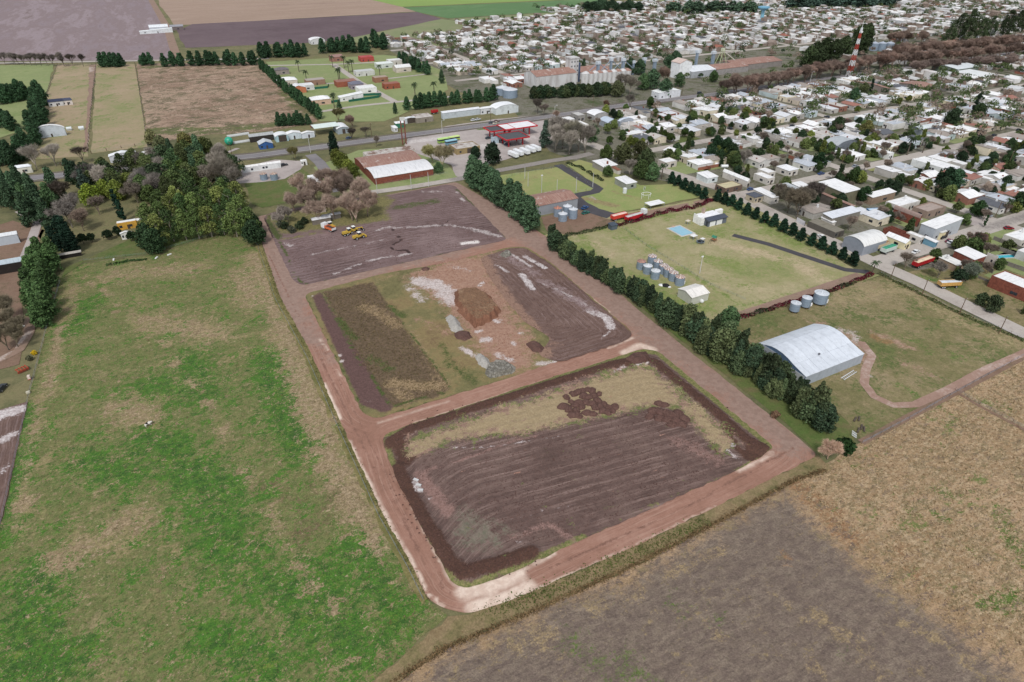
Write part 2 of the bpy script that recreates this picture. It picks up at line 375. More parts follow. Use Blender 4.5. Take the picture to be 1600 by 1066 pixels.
G['darkfield'] = gmat('far_dark_field', [(92,76,80),(106,90,94),(116,100,102)], 0.006, 0.03, 0.2, grain=0.12, off=52)
G['fargreen'] = gmat('far_green_field', [(98,130,84),(90,122,78),(108,136,92)], 0.004, 0.02, 0.2, grain=0.08, off=55)
G['fargreen2'] = gmat('far_pale_green_field', [(138,160,88),(128,152,84)], 0.004, 0.02, 0.2, grain=0.06, off=58)
G['farolive'] = gmat('far_olive_field', [(136,140,102),(126,134,96),(146,142,112)], 0.005, 0.03, 0.3, grain=0.12, off=61)
G['town'] = gmat('town_yards', [(76,90,54),(100,98,80),(124,120,108),(92,94,72),(70,86,48)], 0.035, 0.12, 0.7, grain=0.35, off=64)
G['yard'] = gmat('grey_gravel_yard', [(160,150,146),(176,166,162),(186,178,172)], 0.05, 0.2, 1.0, [('m0', (206,200,196), (190,182,178), 0.2, 0.8), ('m1', (100,118,58), (84,108,48), 0.3, 0.6)], grain=0.12, off=67)
G['asphalt'] = gmat('grey_asphalt', [(120,116,118),(132,128,130),(140,136,136)], 0.05, 0.3, 1.5, grain=0.08, bump=0.01, off=70)
G['shoulder'] = gmat('dark_road_shoulder', [(92,86,82),(110,102,96),(104,104,78)], 0.05, 0.3, 1.2, grain=0.2, off=73)
G['street'] = gmat('pale_dirt_street', [(170,162,154),(184,176,168),(160,150,142)], 0.03, 0.2, 1.2, [('m0', (140,132,128), (152,146,140), 0.3, 0.6)], grain=0.12, bump=0.02, off=76)
G['blacktop'] = gmat('new_black_asphalt', [(72,70,74),(82,80,84)], 0.1, 0.4, 1.5, grain=0.08, bump=0.01, off=79)
G['track'] = gmat('rutted_track', [(136,112,98),(150,126,112),(120,108,84)], 0.08, 0.4, 1.4, [('m0', (190,176,166), (170,152,142), 0.4, 0.8)], grain=0.15, off=82)
G['dirt'] = gmat('bare_brown_dirt', [(120,96,80),(134,110,94),(104,92,70)], 0.06, 0.3, 1.2, grain=0.22, off=85)

base = sheet('ground', [(-2500,-400),(4500,-400),(4500,6000),(-2500,6000)], 0.0, G['base'], res=400, jag=0)

def H_gentle(amp, sc, seed=1): return lambda V: vnoise(V, sc, seed)*amp
# ---- big pasture, left
pas = PX((93,436),(130,412),(230,400),(396,352),(404,385),(470,540),(545,690),(600,810),(645,888),(668,938),(700,962),(640,1015),(560,1085),(480,1200),(-180,1200),(-60,1100),(0,835),(44,628),(75,505))
sheet('pasture', pas, 0.10, G['pasture'], res=3.2, height=H_gentle(0.05, 0.25), masks={
 'm0': [(PX((110,450),(95,520),(70,640),(30,830)), 1.1, .8), (PX((130,430),(240,520),(330,640),(420,800),(520,960)), .9, .7), (PX((388,360),(470,560),(590,830)), 1.0, .7), (PX((400,400),(430,470),(470,600),(510,700),(560,800)), 7, .75), (PX((380,430),(400,470)), 9, .7), (PX((485,640),(540,760),(590,860)), 3.5, .9), (PX((180,430),(300,420)), 10, .55), (PX((120,440),(60,640),(30,800)), 3, .45),
        (PX((500,620),(520,650)), 6, .95), (PX((180,640),(230,650)), 8, .6), (PX((100,880),(200,820)), 8, .55), (PX((240,500),(330,520)), 10, .55)],
 'm1': [(PX((420,560),(440,640),(470,700)), 8, .85), (PX((250,700),(330,760),(360,860)), 12, .7), (PX((560,850),(620,980)), 6, .8), (PX((60,900),(30,1060),(100,1040)), 9, .8), (PX((230,600),(330,620),(300,560)), 9, .65),
        (PX((110,520),(150,470)), 7, .6), (PX((420,900),(560,1020),(500,900)), 9, .7), (PX((230,680),(200,740),(130,720)), 8, .7), (PX((45,640),(30,720),(8,850)), 2.2, .95), (PX((340,1000),(430,1040)), 8, .7)],
 'm2': [(PX((650,925),(640,985),(600,1050)), 3.5, .9), (PX((560,790),(610,880)), 2.2, .8), (PX((420,760),(520,780),(480,830)), 9, .8), (PX((440,430),(420,500)), 4, .5), (PX((250,900),(380,860)), 7, .6)]})
# ---- dirt roads of the new subdivision
blk1 = rounded(PX((412,341),(457,438),(472,447),(793,375),(711,291),(697,289),(612,305),(575,308),(500,318),(420,334)), 3)
blk2 = rounded(PX((475,460),(565,645),(587,656),(800,590),(992,523),(862,412),(822,386),(795,387),(695,412),(600,428)), 4)
blk3 = rounded(PX((596,681),(840,598),(975,555),(1003,546),(1028,549),(1212,701),(1150,737),(912,843),(812,892),(728,921),(706,912),(660,830),(620,755)), 3)
road = rounded(PX((398,345),(437,462),(485,550),(530,655),(600,807),(645,886),(667,935),(692,951),(732,960),(800,938),(1000,851),(1278,712),(1232,672),(1072,545),(1000,487),(905,404),(800,335),(722,290),(712,285),(600,306),(500,322),(405,338)), 2)
E1 = PX((412,341),(457,438),(472,447)); 
def fur_road(V): return np.minimum(np.minimum(seg_dist(V, list(blk1)+[blk1[0]]), seg_dist(V, list(blk2)+[blk2[0]])), seg_dist(V, list(blk3)+[blk3[0]]))
sheet('dirt_road', road, 0.14, G['road'], res=1.1, edge=1.6, jag=0.2, furrow=fur_road, masks={
 'm0': [(PX((500,530),(512,548)), 1.0, .6), (PX((526,578),(533,590)), .9, .5), (PX((506,600),(520,632),(531,655)), 1.2, .8), (PX((546,690),(600,803),(648,885),(670,930),(692,948)), .8, .72), (PX((600,800),(640,880)), 1.3, .6), (PX((640,790),(665,838),(704,908),(735,925)), .8, .6),
        (PX((725,925),(770,915),(808,897)), 3.0, .95), (PX((738,950),(790,935),(826,917)), 2.6, .9), (PX((815,930),(900,893)), .7, .7), (PX((900,893),(1000,848),(1120,790)), .5, .5), (PX((780,905),(812,892),(865,866)), 1.2, .7), (PX((640,663),(760,625),(840,597)), .8, .5), (PX((590,662),(650,643),(700,628)), 1.4, .45),
        (PX((1152,737),(1185,722),(1206,708)), 1.4, .62), (PX((975,552),(1000,540),(1020,547)), 2.6, .75), (PX((950,545),(990,528)), 1.2, .6), (PX((905,452),(952,488)), .8, .6), (PX((480,452),(560,432)), .7, .45), (PX((600,424),(700,405)), .6, .4)],
 'm1': [(PX((420,400),(500,560),(600,760),(690,925)), .7, .7), (PX((428,395),(512,560),(612,760),(705,930)), .5, .6), (PX((720,935),(830,900),(1050,805),(1240,700)), .7, .75), (PX((1020,530),(1150,630),(1240,700)), .6, .6), (PX((590,672),(760,618),(960,552)), .6, .5), (PX((760,318),(900,420),(1020,530)), .5, .5)],
 'n0': [('poly', PX((380,330),(440,320),(720,270),(1010,480),(1290,700),(1240,720),(1180,680),(1030,560),(900,450),(800,375),(640,420),(480,470),(520,560),(440,520)), 14)],
 'm2': []})
# ---- block 1 (north)
def fur1(V): return V[:, 1]+0.04*V[:, 0]+1.2*np.sin(V[:, 0]*.06)
til1 = blk1
sheet('north_block', blk1, 0.22, G['lot1'], res=1.7, edge=2, jag=0.3, furrow=fur1, height=H_gentle(0.07, 0.6, 3), masks={
 'm0': [('poly', PX((412,338),(600,306),(618,312),(605,330),(612,345),(560,352),(500,360),(440,368)), 4, .9), (PX((440,375),(500,365)), 3, .6), (PX((455,425),(462,436)), 1.5, .8)],
 'm1': [(PX((416,345),(436,372)), 2.5, 1), (PX((437,375),(458,425),(468,440),(480,446)), .9, .8), (PX((480,446),(640,410),(793,376)), .6, .7), (PX((712,296),(760,335),(793,372)), 1.6, .85), (PX((620,325),(680,315)), 7, .62), (PX((425,338),(440,345),(450,340)), 4, .7)],
 'm2': [(PX((575,408),(640,397)), 1.4, .9), (PX((520,430),(570,410)), .8, .8), (PX((590,360),(610,355)), 2, .7), (PX((620,357),(700,352),(760,362)), 2.4, .66), (PX((740,360),(780,370)), 2.5, .75), (PX((445,380),(455,385)), 2, .7), (PX((660,300),(690,300)), 3, .6), (PX((712,300),(725,315)), .9, .9), (PX((600,375),(480,400)), 2, .5)],
 'n0': [(PX((612,358),(622,370),(627,376),(610,385),(615,392),(635,392),(642,400)), .55, 1), (PX((565,380),(545,405),(520,425)), .4, .8), (PX((675,315),(690,327),(712,333),(700,345),(690,355)), .5, .9), (PX((735,345),(745,358),(742,366)), .4, .9), (PX((412,343),(425,372)), 1.2, .9), (PX((470,446),(500,440)), .5, .7)],
 'n1': [(PX((724,381),(745,379)), 2.0, 1.1)]})
# ---- block 2 (middle): weeds, brush, red clay, dark tilled part
sheet('middle_block', blk2, 0.22, G['lot2'], res=1.5, edge=2, jag=0.3, height=H_gentle(0.08, 0.5, 5), masks={
 'm0': [('poly', PX((504,457),(583,441),(600,468),(650,535),(706,608),(690,620),(614,638),(560,570)), 2.2, 1)],
 'm1': [('poly', PX((487,464),(502,457),(540,520),(617,640),(598,647),(563,633)), 1.4, 1)],
 'm2': [('poly', PX((632,432),(700,402),(770,395),(820,500),(850,560),(830,583),(780,590),(745,555),(712,515),(690,480),(650,455)), 9, .85), (PX((650,500),(700,520)), 5, .5)],
 'n0': [(PX((655,440),(690,450),(705,470)), 6.5, .85), (PX((685,440),(700,465)), 2.5, 1), (PX((640,450),(660,470)), 4, .6), (PX((700,415),(735,425)), 3, .5), (PX((748,448),(755,442)), 1.2, 1), (PX((770,500),(780,503)), 1.8, 1), (PX((745,520),(750,518)), 1.8, 1), (PX((755,533),(765,530)), 2, 1), (PX((722,545),(740,555)), 2.2, .8), (PX((775,555),(800,565)), 2.5, .7), (PX((812,520),(815,522)), 1.5, .9), (PX((840,570),(870,566)), 3, .65), (PX((800,535),(805,540)), 1.4, .8), (PX((487,463),(500,490)), .6, .9), (PX((530,555),(545,590)), .5, .8), (PX((575,625),(590,640)), .5, .7), (PX((600,425),(640,418)), 1, .6)],
 'n1': [(PX((570,480),(600,495),(620,510)), 5, .7), (PX((612,600),(660,605),(690,602)), 4.5, .85), (PX((620,615),(640,625)), 3, .8), (PX((640,510),(690,600)), 3, .5), (PX((590,440),(620,430)), 3, .5)],
 'n2': [(PX((530,500),(555,530)), 2.5, .8), (PX((505,460),(560,560),(612,635)), 1.2, .8), (PX((600,468),(705,606)), 1, .7), (PX((612,636),(700,612)), 1.1, .8), (PX((610,480),(630,495)), 3, .7), (PX((580,560),(610,580)), 4, .6), (PX((690,540),(700,560),(740,600)), 3, .6), (PX((590,652),(720,618),(780,597)), .7, .7), (PX((477,463),(570,648)), .6, .7), (PX((700,570),(740,590)), 5, .55)]})
tp = rounded(PX((750,404),(795,389),(820,388),(860,413),(990,524),(975,535),(875,568),(838,556),(862,530),(820,505),(790,470),(765,435)), 3)
tp_np = list(tp)+[tp[0]]
edge_line = PX((795,389),(820,388),(860,413),(990,524),(975,535),(875,568),(838,556))
def fur2(V): return seg_dist(V, edge_line)
sheet('tilled_soil', tp, 0.34, G['till2'], res=1.2, edge=1.6, jag=0.35, furrow=fur2, height=lambda V: 0.06*np.sin(fur2(V)*3.3)+0.05*vnoise(V, .8, 8), masks={
 'm0': [(PX((798,398),(830,418)), 1.2, 1), (PX((820,402),(852,420)), 1.8, 1), (PX((815,430),(832,452)), 2.2, .95), (PX((775,415),(795,427)), 1.2, .8), (PX((868,452),(915,478)), 1.3, .9), (PX((922,487),(948,498),(955,512)), 2.6, 1.05), (PX((940,530),(958,515)), .8, .8), (PX((840,440),(880,460)), 1, .55)],
 'm1': [(PX((752,404),(768,438),(795,475),(830,515),(845,555)), 5.5, .95), (PX((835,525),(870,540)), 4, .6), (PX((835,515),(850,525)), 2.5, .6)],
 'm2': [(PX((790,400),(850,440),(930,490)), 6, .6)]})
# ---- block 3 (south): verge, spoil bank, weeds, tilled soil
bank = PX((622,735),(640,775),(668,825),(705,882),(724,897),(775,885),(830,866))
bank2 = PX((612,693),(640,674),(720,648),(800,622),(900,590),(958,572),(1000,563),(1022,568),(1070,608),(1120,648),(1165,690),(1192,703))
bank3 = PX((1130,668),(1150,700),(1180,722))
def h3(V):
    d = np.minimum(np.maximum(seg_dist(V, bank)-1.0, 0), 9); d2 = np.maximum(seg_dist(V, bank2)-0.9, 0)
    h = 0.8*np.exp(-(d/1.4)**2)+0.9*np.exp(-(d2/1.3)**2)
    h *= 1+0.35*vnoise(V, 1.7, 11)
    return h+0.05*vnoise(V, .8, 12)+0.06*np.sin(fur3(V)*2*math.pi/2.9)
def fur3(V): return V[:, 1]+0.135*V[:, 0]+0.028*np.maximum(48-V[:, 0], 0)**2+0.05*np.maximum(V[:, 0]-108, 0)**2
sheet('south_block', blk3, 0.22, G['lot3'], res=1.0, edge=1.6, jag=0.3, furrow=fur3, height=h3, masks={
 'm0': [('poly', PX((640,715),(640,690),(720,662),(800,636),(900,604),(960,585),(1010,572),(1040,600),(1100,650),(1150,692),(1130,705),(1090,672),(1060,636),(1000,637),(870,666),(815,679),(750,681),(700,690),(655,712)), 4.0, 1)],
 'm1': [(bank, 2.9, 1.1), (bank2, 2.5, 1.1), (bank3, 1.6, .9), (PX((612,695),(650,700),(632,722),(628,700)), 3.6, 1), (PX((1060,650),(1040,655)), 3.2, .9), (PX((1175,700),(1185,708),(1168,712)), 3, 1), (PX((960,573),(1010,566)), 2.6, 1.1), (PX((1110,690),(1130,720)), .8, .9)],
 'm2': [('poly', PX((590,680),(840,596),(1005,543),(1030,547),(1218,702),(1205,706),(1025,556),(1003,553),(842,606),(606,686)), .8, 1), (PX((603,690),(622,752),(650,805),(690,880),(708,908),(728,918),(810,888),(910,840)), 1.5, .9), (PX((1050,600),(1100,650)), 4, .5), (PX((1080,650),(1140,690)), 2.6, .6), (PX((1150,735),(1205,706),(1210,700)), .9, .8), (PX((1150,735),(1000,800),(912,841)), .7, .7), (PX((860,620),(900,640)), 4, .35)],
 'n0': [(PX((648,755),(657,768)), 1.2, 1.1), (PX((668,780),(682,780)), .8, .8), (PX((740,690),(830,668)), .5, .5), (PX((700,700),(760,700),(860,685),(890,680)), .6, .55), (PX((1128,690),(1145,695)), 2, .7), (PX((1135,705),(1155,720)), 1.6, .6), (PX((955,585),(975,575)), 1.4, .8), (PX((990,573),(1012,571)), 1, .8), (PX((780,820),(840,800),(900,790)), .5, .5), (PX((805,848),(820,848)), .6, .8)],
 'n1': [('poly', PX((695,795),(730,790),(790,820),(795,855),(765,868),(722,868),(700,840)), 6, .72), (PX((770,815),(800,835)), 3, .6)],
 'n2': [(PX((660,745),(680,775),(700,800)), 3.5, .8), (PX((800,840),(860,820),(900,850)), 2, .6), (PX((650,740),(720,720),(800,690),(840,682)), 1.2, .6), (PX((1060,690),(1120,720)), 5, .6)]})
# ---- strips beside the roads
sheet('roadside_grass', PX((724,282),(800,332),(905,400),(1002,480),(1075,540),(1235,668),(1282,712),(1340,702),(1330,660),(1160,556),(1040,486),(846,374),(770,300),(740,275)), 0.12, G['verge'], res=4, edge=3, masks={})
sheet('ditch_strip', PX((1278,712),(1000,851),(800,938),(732,961),(700,964),(662,1000),(560,1085),(600,1085),(700,1010),(820,960),(1000,880),(1130,810),(1240,752),(1300,735)), 0.125, G['dry'] if 'dry' in G else gmat('dry_reeds_ground', [(120,102,74),(140,122,92),(120,110,76),(84,86,54)], 0.08, 0.35, 1.4, grain=0.35, off=88), res=3, edge=2)
sheet('west_road_verge', PX((397,345),(437,462),(485,550),(530,655),(600,807),(645,886),(667,935),(660,945),(636,905),(590,815),(520,665),(475,560),(428,470),(388,350)), 0.13, gmat('olive_verge', [(150,136,98),(118,112,70),(92,96,54)], 0.08, 0.35, 1.4, grain=0.3, off=91), res=3, edge=2)
# ---- south-east stubble and bare soil
sheet('stubble_field', PX((600,1088),(700,1012),(820,962),(1000,882),(1130,812),(1245,752),(1345,692),(1600,560),(2100,300),(2600,600),(2600,1500),(500,1500)), 0.11, G['south'], res=3.0, edge=3, height=H_gentle(0.07, 0.5, 9), masks={
 'm0': [('poly', PX((560,1130),(700,1015),(1000,885),(1130,815),(1225,762),(1260,800),(1330,860),(1400,930),(1500,990),(1620,1080),(1700,1300),(500,1300)), 9, .92)],
 'm1': [(PX((1480,640),(1490,660),(1480,680)), 2.2, 1), (PX((1500,655),(1530,650)), 2, .7), (PX((1460,765),(1490,775)), 3, .75), (PX((1450,795),(1480,815)), 2.2, .8), (PX((1560,800),(1600,880)), 4, .8), (PX((1540,950),(1600,930)), 4, .9), (PX((900,1010),(1000,1066)), 6, .6), (PX((1470,700),(1500,710)), 2, .7), (PX((1580,740),(1600,760)), 2, .7), (PX((1000,1020),(960,1060)), 4, .6), (PX((1320,1030),(1340,1010)), 4, .5), (PX((1540,630),(1580,640)), 4, .75), (PX((1420,800),(1440,790)), 2, .7), (PX((1510,860),(1560,870)), 3, .6), (PX((1130,980),(1060,950)), 6, .4)],
 'm2': [(PX((1180,880),(1220,920),(1250,960)), 2, .9), (PX((1270,960),(1340,1010),(1380,1060)), 2.2, .9), (PX((830,970),(870,1000)), 3, .8), (PX((1250,1030),(1300,1066)), 1.5, 1), (PX((900,960),(1000,920)), 3, .6), (PX((1050,900),(1130,860)), 3, .6), (PX((1400,960),(1440,990)), 2.5, .8), (PX((1100,950),(1120,1000)), 1.5, .8), (PX((1370,890),(1400,930)), 2.5, .9), (PX((860,1000),(780,1010)), 4, .6), (PX((1470,1000),(1560,1060)), 2.5, .7)],
 'n0': [(PX((1240,760),(1290,790),(1330,840)), 6, .7), (PX((1410,860),(1440,920)), 4, .6), (PX((1215,868),(1225,872)), 2.5, .9), (PX((1560,850),(1600,900)), 4, .4)]})
# ---- paddock with the arched shed
sheet('shed_paddock', PX((1150,497),(1250,465),(1382,431),(1440,456),(1600,534),(1900,660),(1700,480),(1640,535),(1600,556),(1480,622),(1348,690),(1325,660),(1180,540),(1140,515)), 0.15, G['olive'], res=2.4, edge=3, height=H_gentle(0.06, 0.4, 21), masks={
 'm0': [(PX((1400,520),(1480,560),(1540,560)), 7, .45), (PX((1400,600),(1430,620)), 5, .5)],
 'm1': [(PX((1285,508),(1330,530),(1352,565)), 4.2, 1.05), (PX((1360,518),(1420,545)), 4, .7), (PX((1400,560),(1460,590)), 6, .5), (PX((1260,500),(1290,512)), 2, .6)],
 'm2': [(PX((1295,512),(1332,520),(1345,540)), 2.2, .95), (PX((1356,585),(1352,600)), 1.2, .9)],
 'n0': [(PX((1300,470),(1400,450),(1560,530)), 8, .6), (PX((1500,480),(1600,540)), 5, .7)], 'n1': [(PX((1360,525),(1385,535)), 2.5, .9)]})
# ---- silo paddock and house lawn
sheet('silo_paddock', PX((846,370),(885,352),(950,338),(1060,318),(1150,300),(1345,428),(1380,430),(1150,497),(1130,520),(1045,482)), 0.15, G['tanpad'], res=2.8, edge=3, height=H_gentle(0.06, 0.3, 25), masks={
 'm0': [(PX((990,440),(1040,470),(1100,480)), 9, .85), (PX((900,380),(960,430),(1030,475)), 7, .6), (PX((1000,340),(1160,330),(1300,410)), 6, .75), (PX((975,360),(1160,480),(1290,470)), 1.5, .8), (PX((1060,370),(1150,360)), 9, .55), (PX((1100,400),(1150,420)), 7, .5), (PX((1130,485),(1350,432)), 2, .7), (PX((900,375),(1000,330)), 3, .6)],
 'm1': [(PX((1150,492),(1250,465),(1345,432)), 3, .85), (PX((985,430),(1000,440)), 2.5, .7), (PX((1065,425),(1090,440)), 2.5, .6), (PX((1045,462),(1060,468)), 2, .7)],
 'm2': [], 'n0': [(PX((920,375),(960,400)), 7, .5), (PX((1120,380),(1240,410),(1290,440)), 8, .7), (PX((1080,345),(1050,380)), 5, .4)]})
sheet('training_field', PX((775,292),(775,275),(885,260),(932,296),(925,300),(890,307),(850,316),(838,322)), 0.16, G['lawn'], res=3.5, edge=3, masks={'m0': [(PX((800,290),(860,270)), 6, .5), (PX((850,300),(880,302)), 3, .5)], 'm1': []})
sheet('training_field', PX((885,258),(905,250),(945,262),(1000,290),(1060,288),(1110,305),(1010,325),(935,337),(905,310),(940,296)), 0.155, G['lawn'], res=3, edge=3, masks={'m0': [(PX((910,310),(960,322)), 4.5, .95), (PX((1000,312),(960,300)), 4, .6), (PX((1080,320),(980,335)), 2, .7)], 'm1': [(PX((920,305),(930,312)), 1.5, .8), (PX((960,327),(975,328)), 1.5, .8)]})
sheet('farmyard_dirt', PX((845,340),(900,327),(935,338),(958,345),(955,352),(885,368),(855,362)), 0.17, G['dirt'], res=3, edge=3)
# ---- fields in the north-west
sheet('green_meadow', PX((-150,105),(85,101),(72,150),(50,200),(-150,260)), 0.10, G['brightlawn'], res=12, jag=1)
sheet('shed_meadow', PX((90,101),(142,100),(138,245),(30,250),(50,200),(72,150)), 0.11, G['tanfield'], res=12, jag=1)
sheet('tan_strip', PX((150,101),(211,100),(231,230),(143,240)), 0.11, G['tanfield'], res=10, jag=.5)
sheet('dry_field', PX((213,100),(400,97),(496,190),(430,205),(330,210),(232,225)), 0.11, G['brownfield'], res=9, jag=1, masks={'m0': [(PX((230,205),(330,205),(430,195)), 14, .9), (PX((225,105),(260,105)), 14, .8), (PX((440,140),(480,185)), 8, .9)]})
sheet('muddy_track', PX((140,102),(150,101),(145,150),(138,200),(136,238),(130,238),(134,200),(138,150)), 0.13, G['track'], res=8, jag=1, masks={'m0': [(PX((143,105),(142,112)), 5, 1)]})
sheet('tilled_field', PX((-400,-60),(225,-60),(240,0),(262,50),(277,96),(150,95),(-400,98)), 0.10, G['mauve'], res=40, jag=2)
sheet('stubble_plain', PX((238,-60),(480,-60),(590,0),(652,18),(400,33),(272,40),(250,10)), 0.10, G['farstubble'], res=40, jag=2)
sheet('ploughed_field', PX((276,48),(300,38),(400,33),(652,19),(690,30),(600,48),(535,62),(470,68),(290,75)), 0.11, G['darkfield'], res=30, jag=2)
sheet('olive_field', PX((535,62),(690,30),(750,38),(800,30),(760,60),(700,75),(540,66)), 0.12, G['farolive'], res=30, jag=2)
sheet('crop_field', PX((630,12),(900,0),(960,-12),(930,15),(700,29),(652,19)), 0.13, G['fargreen'], res=40, jag=2)
sheet('crop_field', PX((580,0),(560,-8),(950,-14),(900,-1),(628,11)), 0.14, G['fargreen2'], res=40, jag=2)
sheet('olive_field', PX((700,30),(930,16),(1040,-2),(1200,-20),(1100,20),(880,28),(750,38)), 0.115, G['farolive'], res=40, jag=2)
sheet('subdivision_grass', PX((415,97),(600,86),(640,90),(690,110),(700,140),(660,165),(600,190),(500,190)), 0.12, G['brightlawn'], res=14, jag=1)
sheet('wood_floor', PX((150,290),(240,260),(360,235),(400,330),(395,352),(230,400),(130,412),(95,430),(60,370),(100,300)), 0.12, G['base'], res=10, jag=1)
sheet('garden_lawn', PX((130,410),(230,398),(396,352),(380,342),(250,352),(180,385),(100,420),(96,434)), 0.16, G['verge'], res=4, jag=.5)
sheet('yard_dirt', PX((-60,370),(20,345),(70,360),(50,400),(30,460),(40,520),(30,570),(-90,600)), 0.12, G['dirt'], res=5, jag=.5)
sheet('ploughed_plot', PX((44,628),(0,641),(-60,660),(-90,860),(0,826)), 0.16, G['till2'], res=1.5, edge=2, jag=.2, furrow=lambda V: V[:, 0], masks={'m0': [(PX((0,650),(35,640)), 4, .95), (PX((0,690),(20,680)), 2.5, .8), (PX((5,740),(10,730)), 1.5, .7)], 'm1': [], 'm2': []})
sheet('town_ground', [(205,340),(212,300),(255,228),(255,60),(420,-40),(1500,-40),(2600,500),(2600,1500),(1000,1130),(640,950),(450,870),(240,790),(222,520),(232,440)], 0.06, G['town'], res=60, jag=2)
sheet('corner_paddock', PX((1400,432),(1420,425),(1600,395),(1800,380),(1900,560),(1600,512)), 0.10, G['olive'], res=4, jag=.4, masks={'m0': [(PX((1430,430),(1500,450)), 5, .7)], 'm1': [(PX((1450,440),(1500,470)), 5, .5)], 'm2': [], 'n0': []})
sheet('house_lawn', PX((360,285),(395,272),(470,262),(520,300),(410,325),(395,320)), 0.11, G['verge'], res=5, jag=.5)
sheet('gravel_yard', PX((368,280),(380,262),(430,250),(480,252),(470,265),(445,280),(410,285),(375,287)), 0.16, G['yard'], res=4, jag=.5, masks={'m0': [], 'm1': []})
sheet('roadside_meadow', PX((490,262),(560,235),(640,230),(700,258),(715,277),(575,303),(520,300)), 0.12, G['brightlawn'], res=6, jag=.5)
sheet('forecourt', PX((632,228),(640,212),(700,197),(780,186),(838,181),(860,195),(870,212),(840,235),(782,252),(745,262),(720,280),(712,275),(705,258),(650,240)), 0.15, G['yard'], res=4, jag=.4, masks={'m0': [(PX((640,222),(700,215),(740,232),(830,215)), 8, .7)], 'm1': [(PX((655,214),(690,206),(722,201)), 3.2, 1), (PX((750,203),(765,199)), 2.2, 1), (PX((825,191),(838,188)), 3, .8)]})

# ---- ribbons (streets, tracks, kerbs)
def ribbon(name, line, w, z, mat, n_across=3, masks=None, kind='structure', seg=12):
    pts = [Vector(q) for q in line]; fine = []
    for a, b in zip(pts[:-1], pts[1:]):
        k = max(1, int((b-a).length/seg))
        for j in range(k): fine.append(a+(b-a)*j/k)
    fine.append(pts[-1]); V = []; F = []
    for i, p in enumerate(fine):
        t = (fine[min(i+1, len(fine)-1)]-fine[max(i-1, 0)]).normalized(); nrm = Vector((-t.y, t.x)); jl = rnd.uniform(-.06, .06)*w
        for j in range(n_across+1):
            q = p+nrm*(w*(j/n_across-.5)+jl*.3); V.append((q.x, q.y, z))
    m = n_across+1
    for i in range(len(fine)-1):
        for j in range(n_across): F.append((i*m+j, i*m+j+1, (i+1)*m+j+1, (i+1)*m+j)[::-1])
    me = bpy.data.meshes.new(name); me.from_pydata(V, [], F); me.materials.append(mat)
    if masks is not None:
        A = np.array([v[:2] for v in V]); C = np.zeros((len(V), 4), np.float32)
        for k, st in masks.items():
            for line_, w_, s_ in st: C[:, int(k[1])] = np.maximum(C[:, int(k[1])], np.clip(1.15-seg_dist(A, line_)/w_, 0, 1)*s_)
        at = me.color_attributes.new('mask_a', 'FLOAT_COLOR', 'POINT'); at.data.foreach_set('color', C.ravel())
    return tag(new_obj(name, me), kind=kind)
HW = [(-700,436),(-93,434),(40,416),(140,415),(245,413),(330,416),(400,412),(470,412),(680,412),(1100,412),(1800,412)]
ribbon('highway_shoulder', HW[:8], 15, 0.16, G['shoulder'])
ribbon('highway', HW, 8.2, 0.19, G['asphalt'])
white = pmat('road_paint', (215,215,210), (190,190,186), 2.0)
for s in (-3.9, 3.9): ribbon('road_edge_line', [(x, y+s) for x, y in HW[1:8]], 0.28, 0.21, white, 1)
STX = [248, 338, 428, 518, 608, 698, 790, 880, 970]; STY = [52, 142, 228, 312]
ribbon('street', PX((1700,560),(1600,521),(1500,473),(1440,443),(1372,413),(1300,378),(1130,296))+[(248,262),(240,300),(236,345),(243,380),(247,405)], 8, 0.17, G['street'], masks={'m0': []})
for X in STX[1:]: ribbon('street', [(X,-30),(X,320),(X,404)], 7, 0.17, G['street'], masks={'m0': []}, seg=30)
for Y in STY: ribbon('street', [(250,Y),(330,Y),(1200,Y)], 9 if Y == 142 else 7.5, 0.18, G['street'], masks={'m0': [([(300,142),(360,142)], 6, .7)]}, seg=30)
for Y in (560, 650, 740, 830, 920, 1010): ribbon('street', [(max(236, 236+(Y-780)*2.6), Y), (1700, Y)], 7, 0.17, G['street'], masks={'m0': []}, seg=60)
for X in range(290, 1700, 92): ribbon('street', [(X, 500 if X < 330 else 545), (X, min(1080, 780+(X-236)/2.6))], 7, 0.16, G['street'], masks={'m0': []}, seg=60)
ribbon('side_road', PX((573,302),(640,293),(717,280),(760,270),(800,263),(860,252),(900,246),(925,240)), 6, 0.18, G['street'], masks={'m0': [(PX((717,280),(800,263),(925,240)), 9, .9)]})
ribbon('side_road', PX((485,242),(500,255),(515,275),(530,300)), 6.5, 0.18, G['asphalt'])
ribbon('black_driveway', PX((872,258),(905,278),(935,295),(930,300),(895,307),(897,318),(915,328)), 5.5, 0.19, G['blacktop'], seg=3)
ribbon('black_driveway', PX((892,306),(905,318),(928,330),(955,338)), 8, 0.20, G['blacktop'], seg=3)
ribbon('black_driveway', PX((1145,368),(1200,382),(1260,402),(1320,422),(1358,426)), 3.6, 0.21, G['blacktop'], seg=3)
ribbon('farm_lane', PX((1120,512),(1160,492),(1250,462),(1345,430)), 4.2, 0.185, G['track'], masks={'m0': []}, seg=4)
ribbon('farm_lane', PX((955,340),(1010,334),(1080,320),(1115,312)), 5, 0.18, G['track'], masks={'m0': []})
ribbon('dirt_lane', PX((1345,535),(1362,556),(1352,580),(1350,600),(1365,620),(1395,634),(1430,633),(1480,610),(1540,578),(1600,552),(1750,470)), 2.7, 0.21, gmat('pink_dirt', [(146,118,104),(160,132,118),(190,170,160)], 0.1, 0.4, 1.5, grain=.1, off=95), seg=3)
ribbon('dirt_lane', PX((1345,692),(1420,652),(1500,610),(1600,558)), 2.2, 0.20, G['dirt'], seg=4)
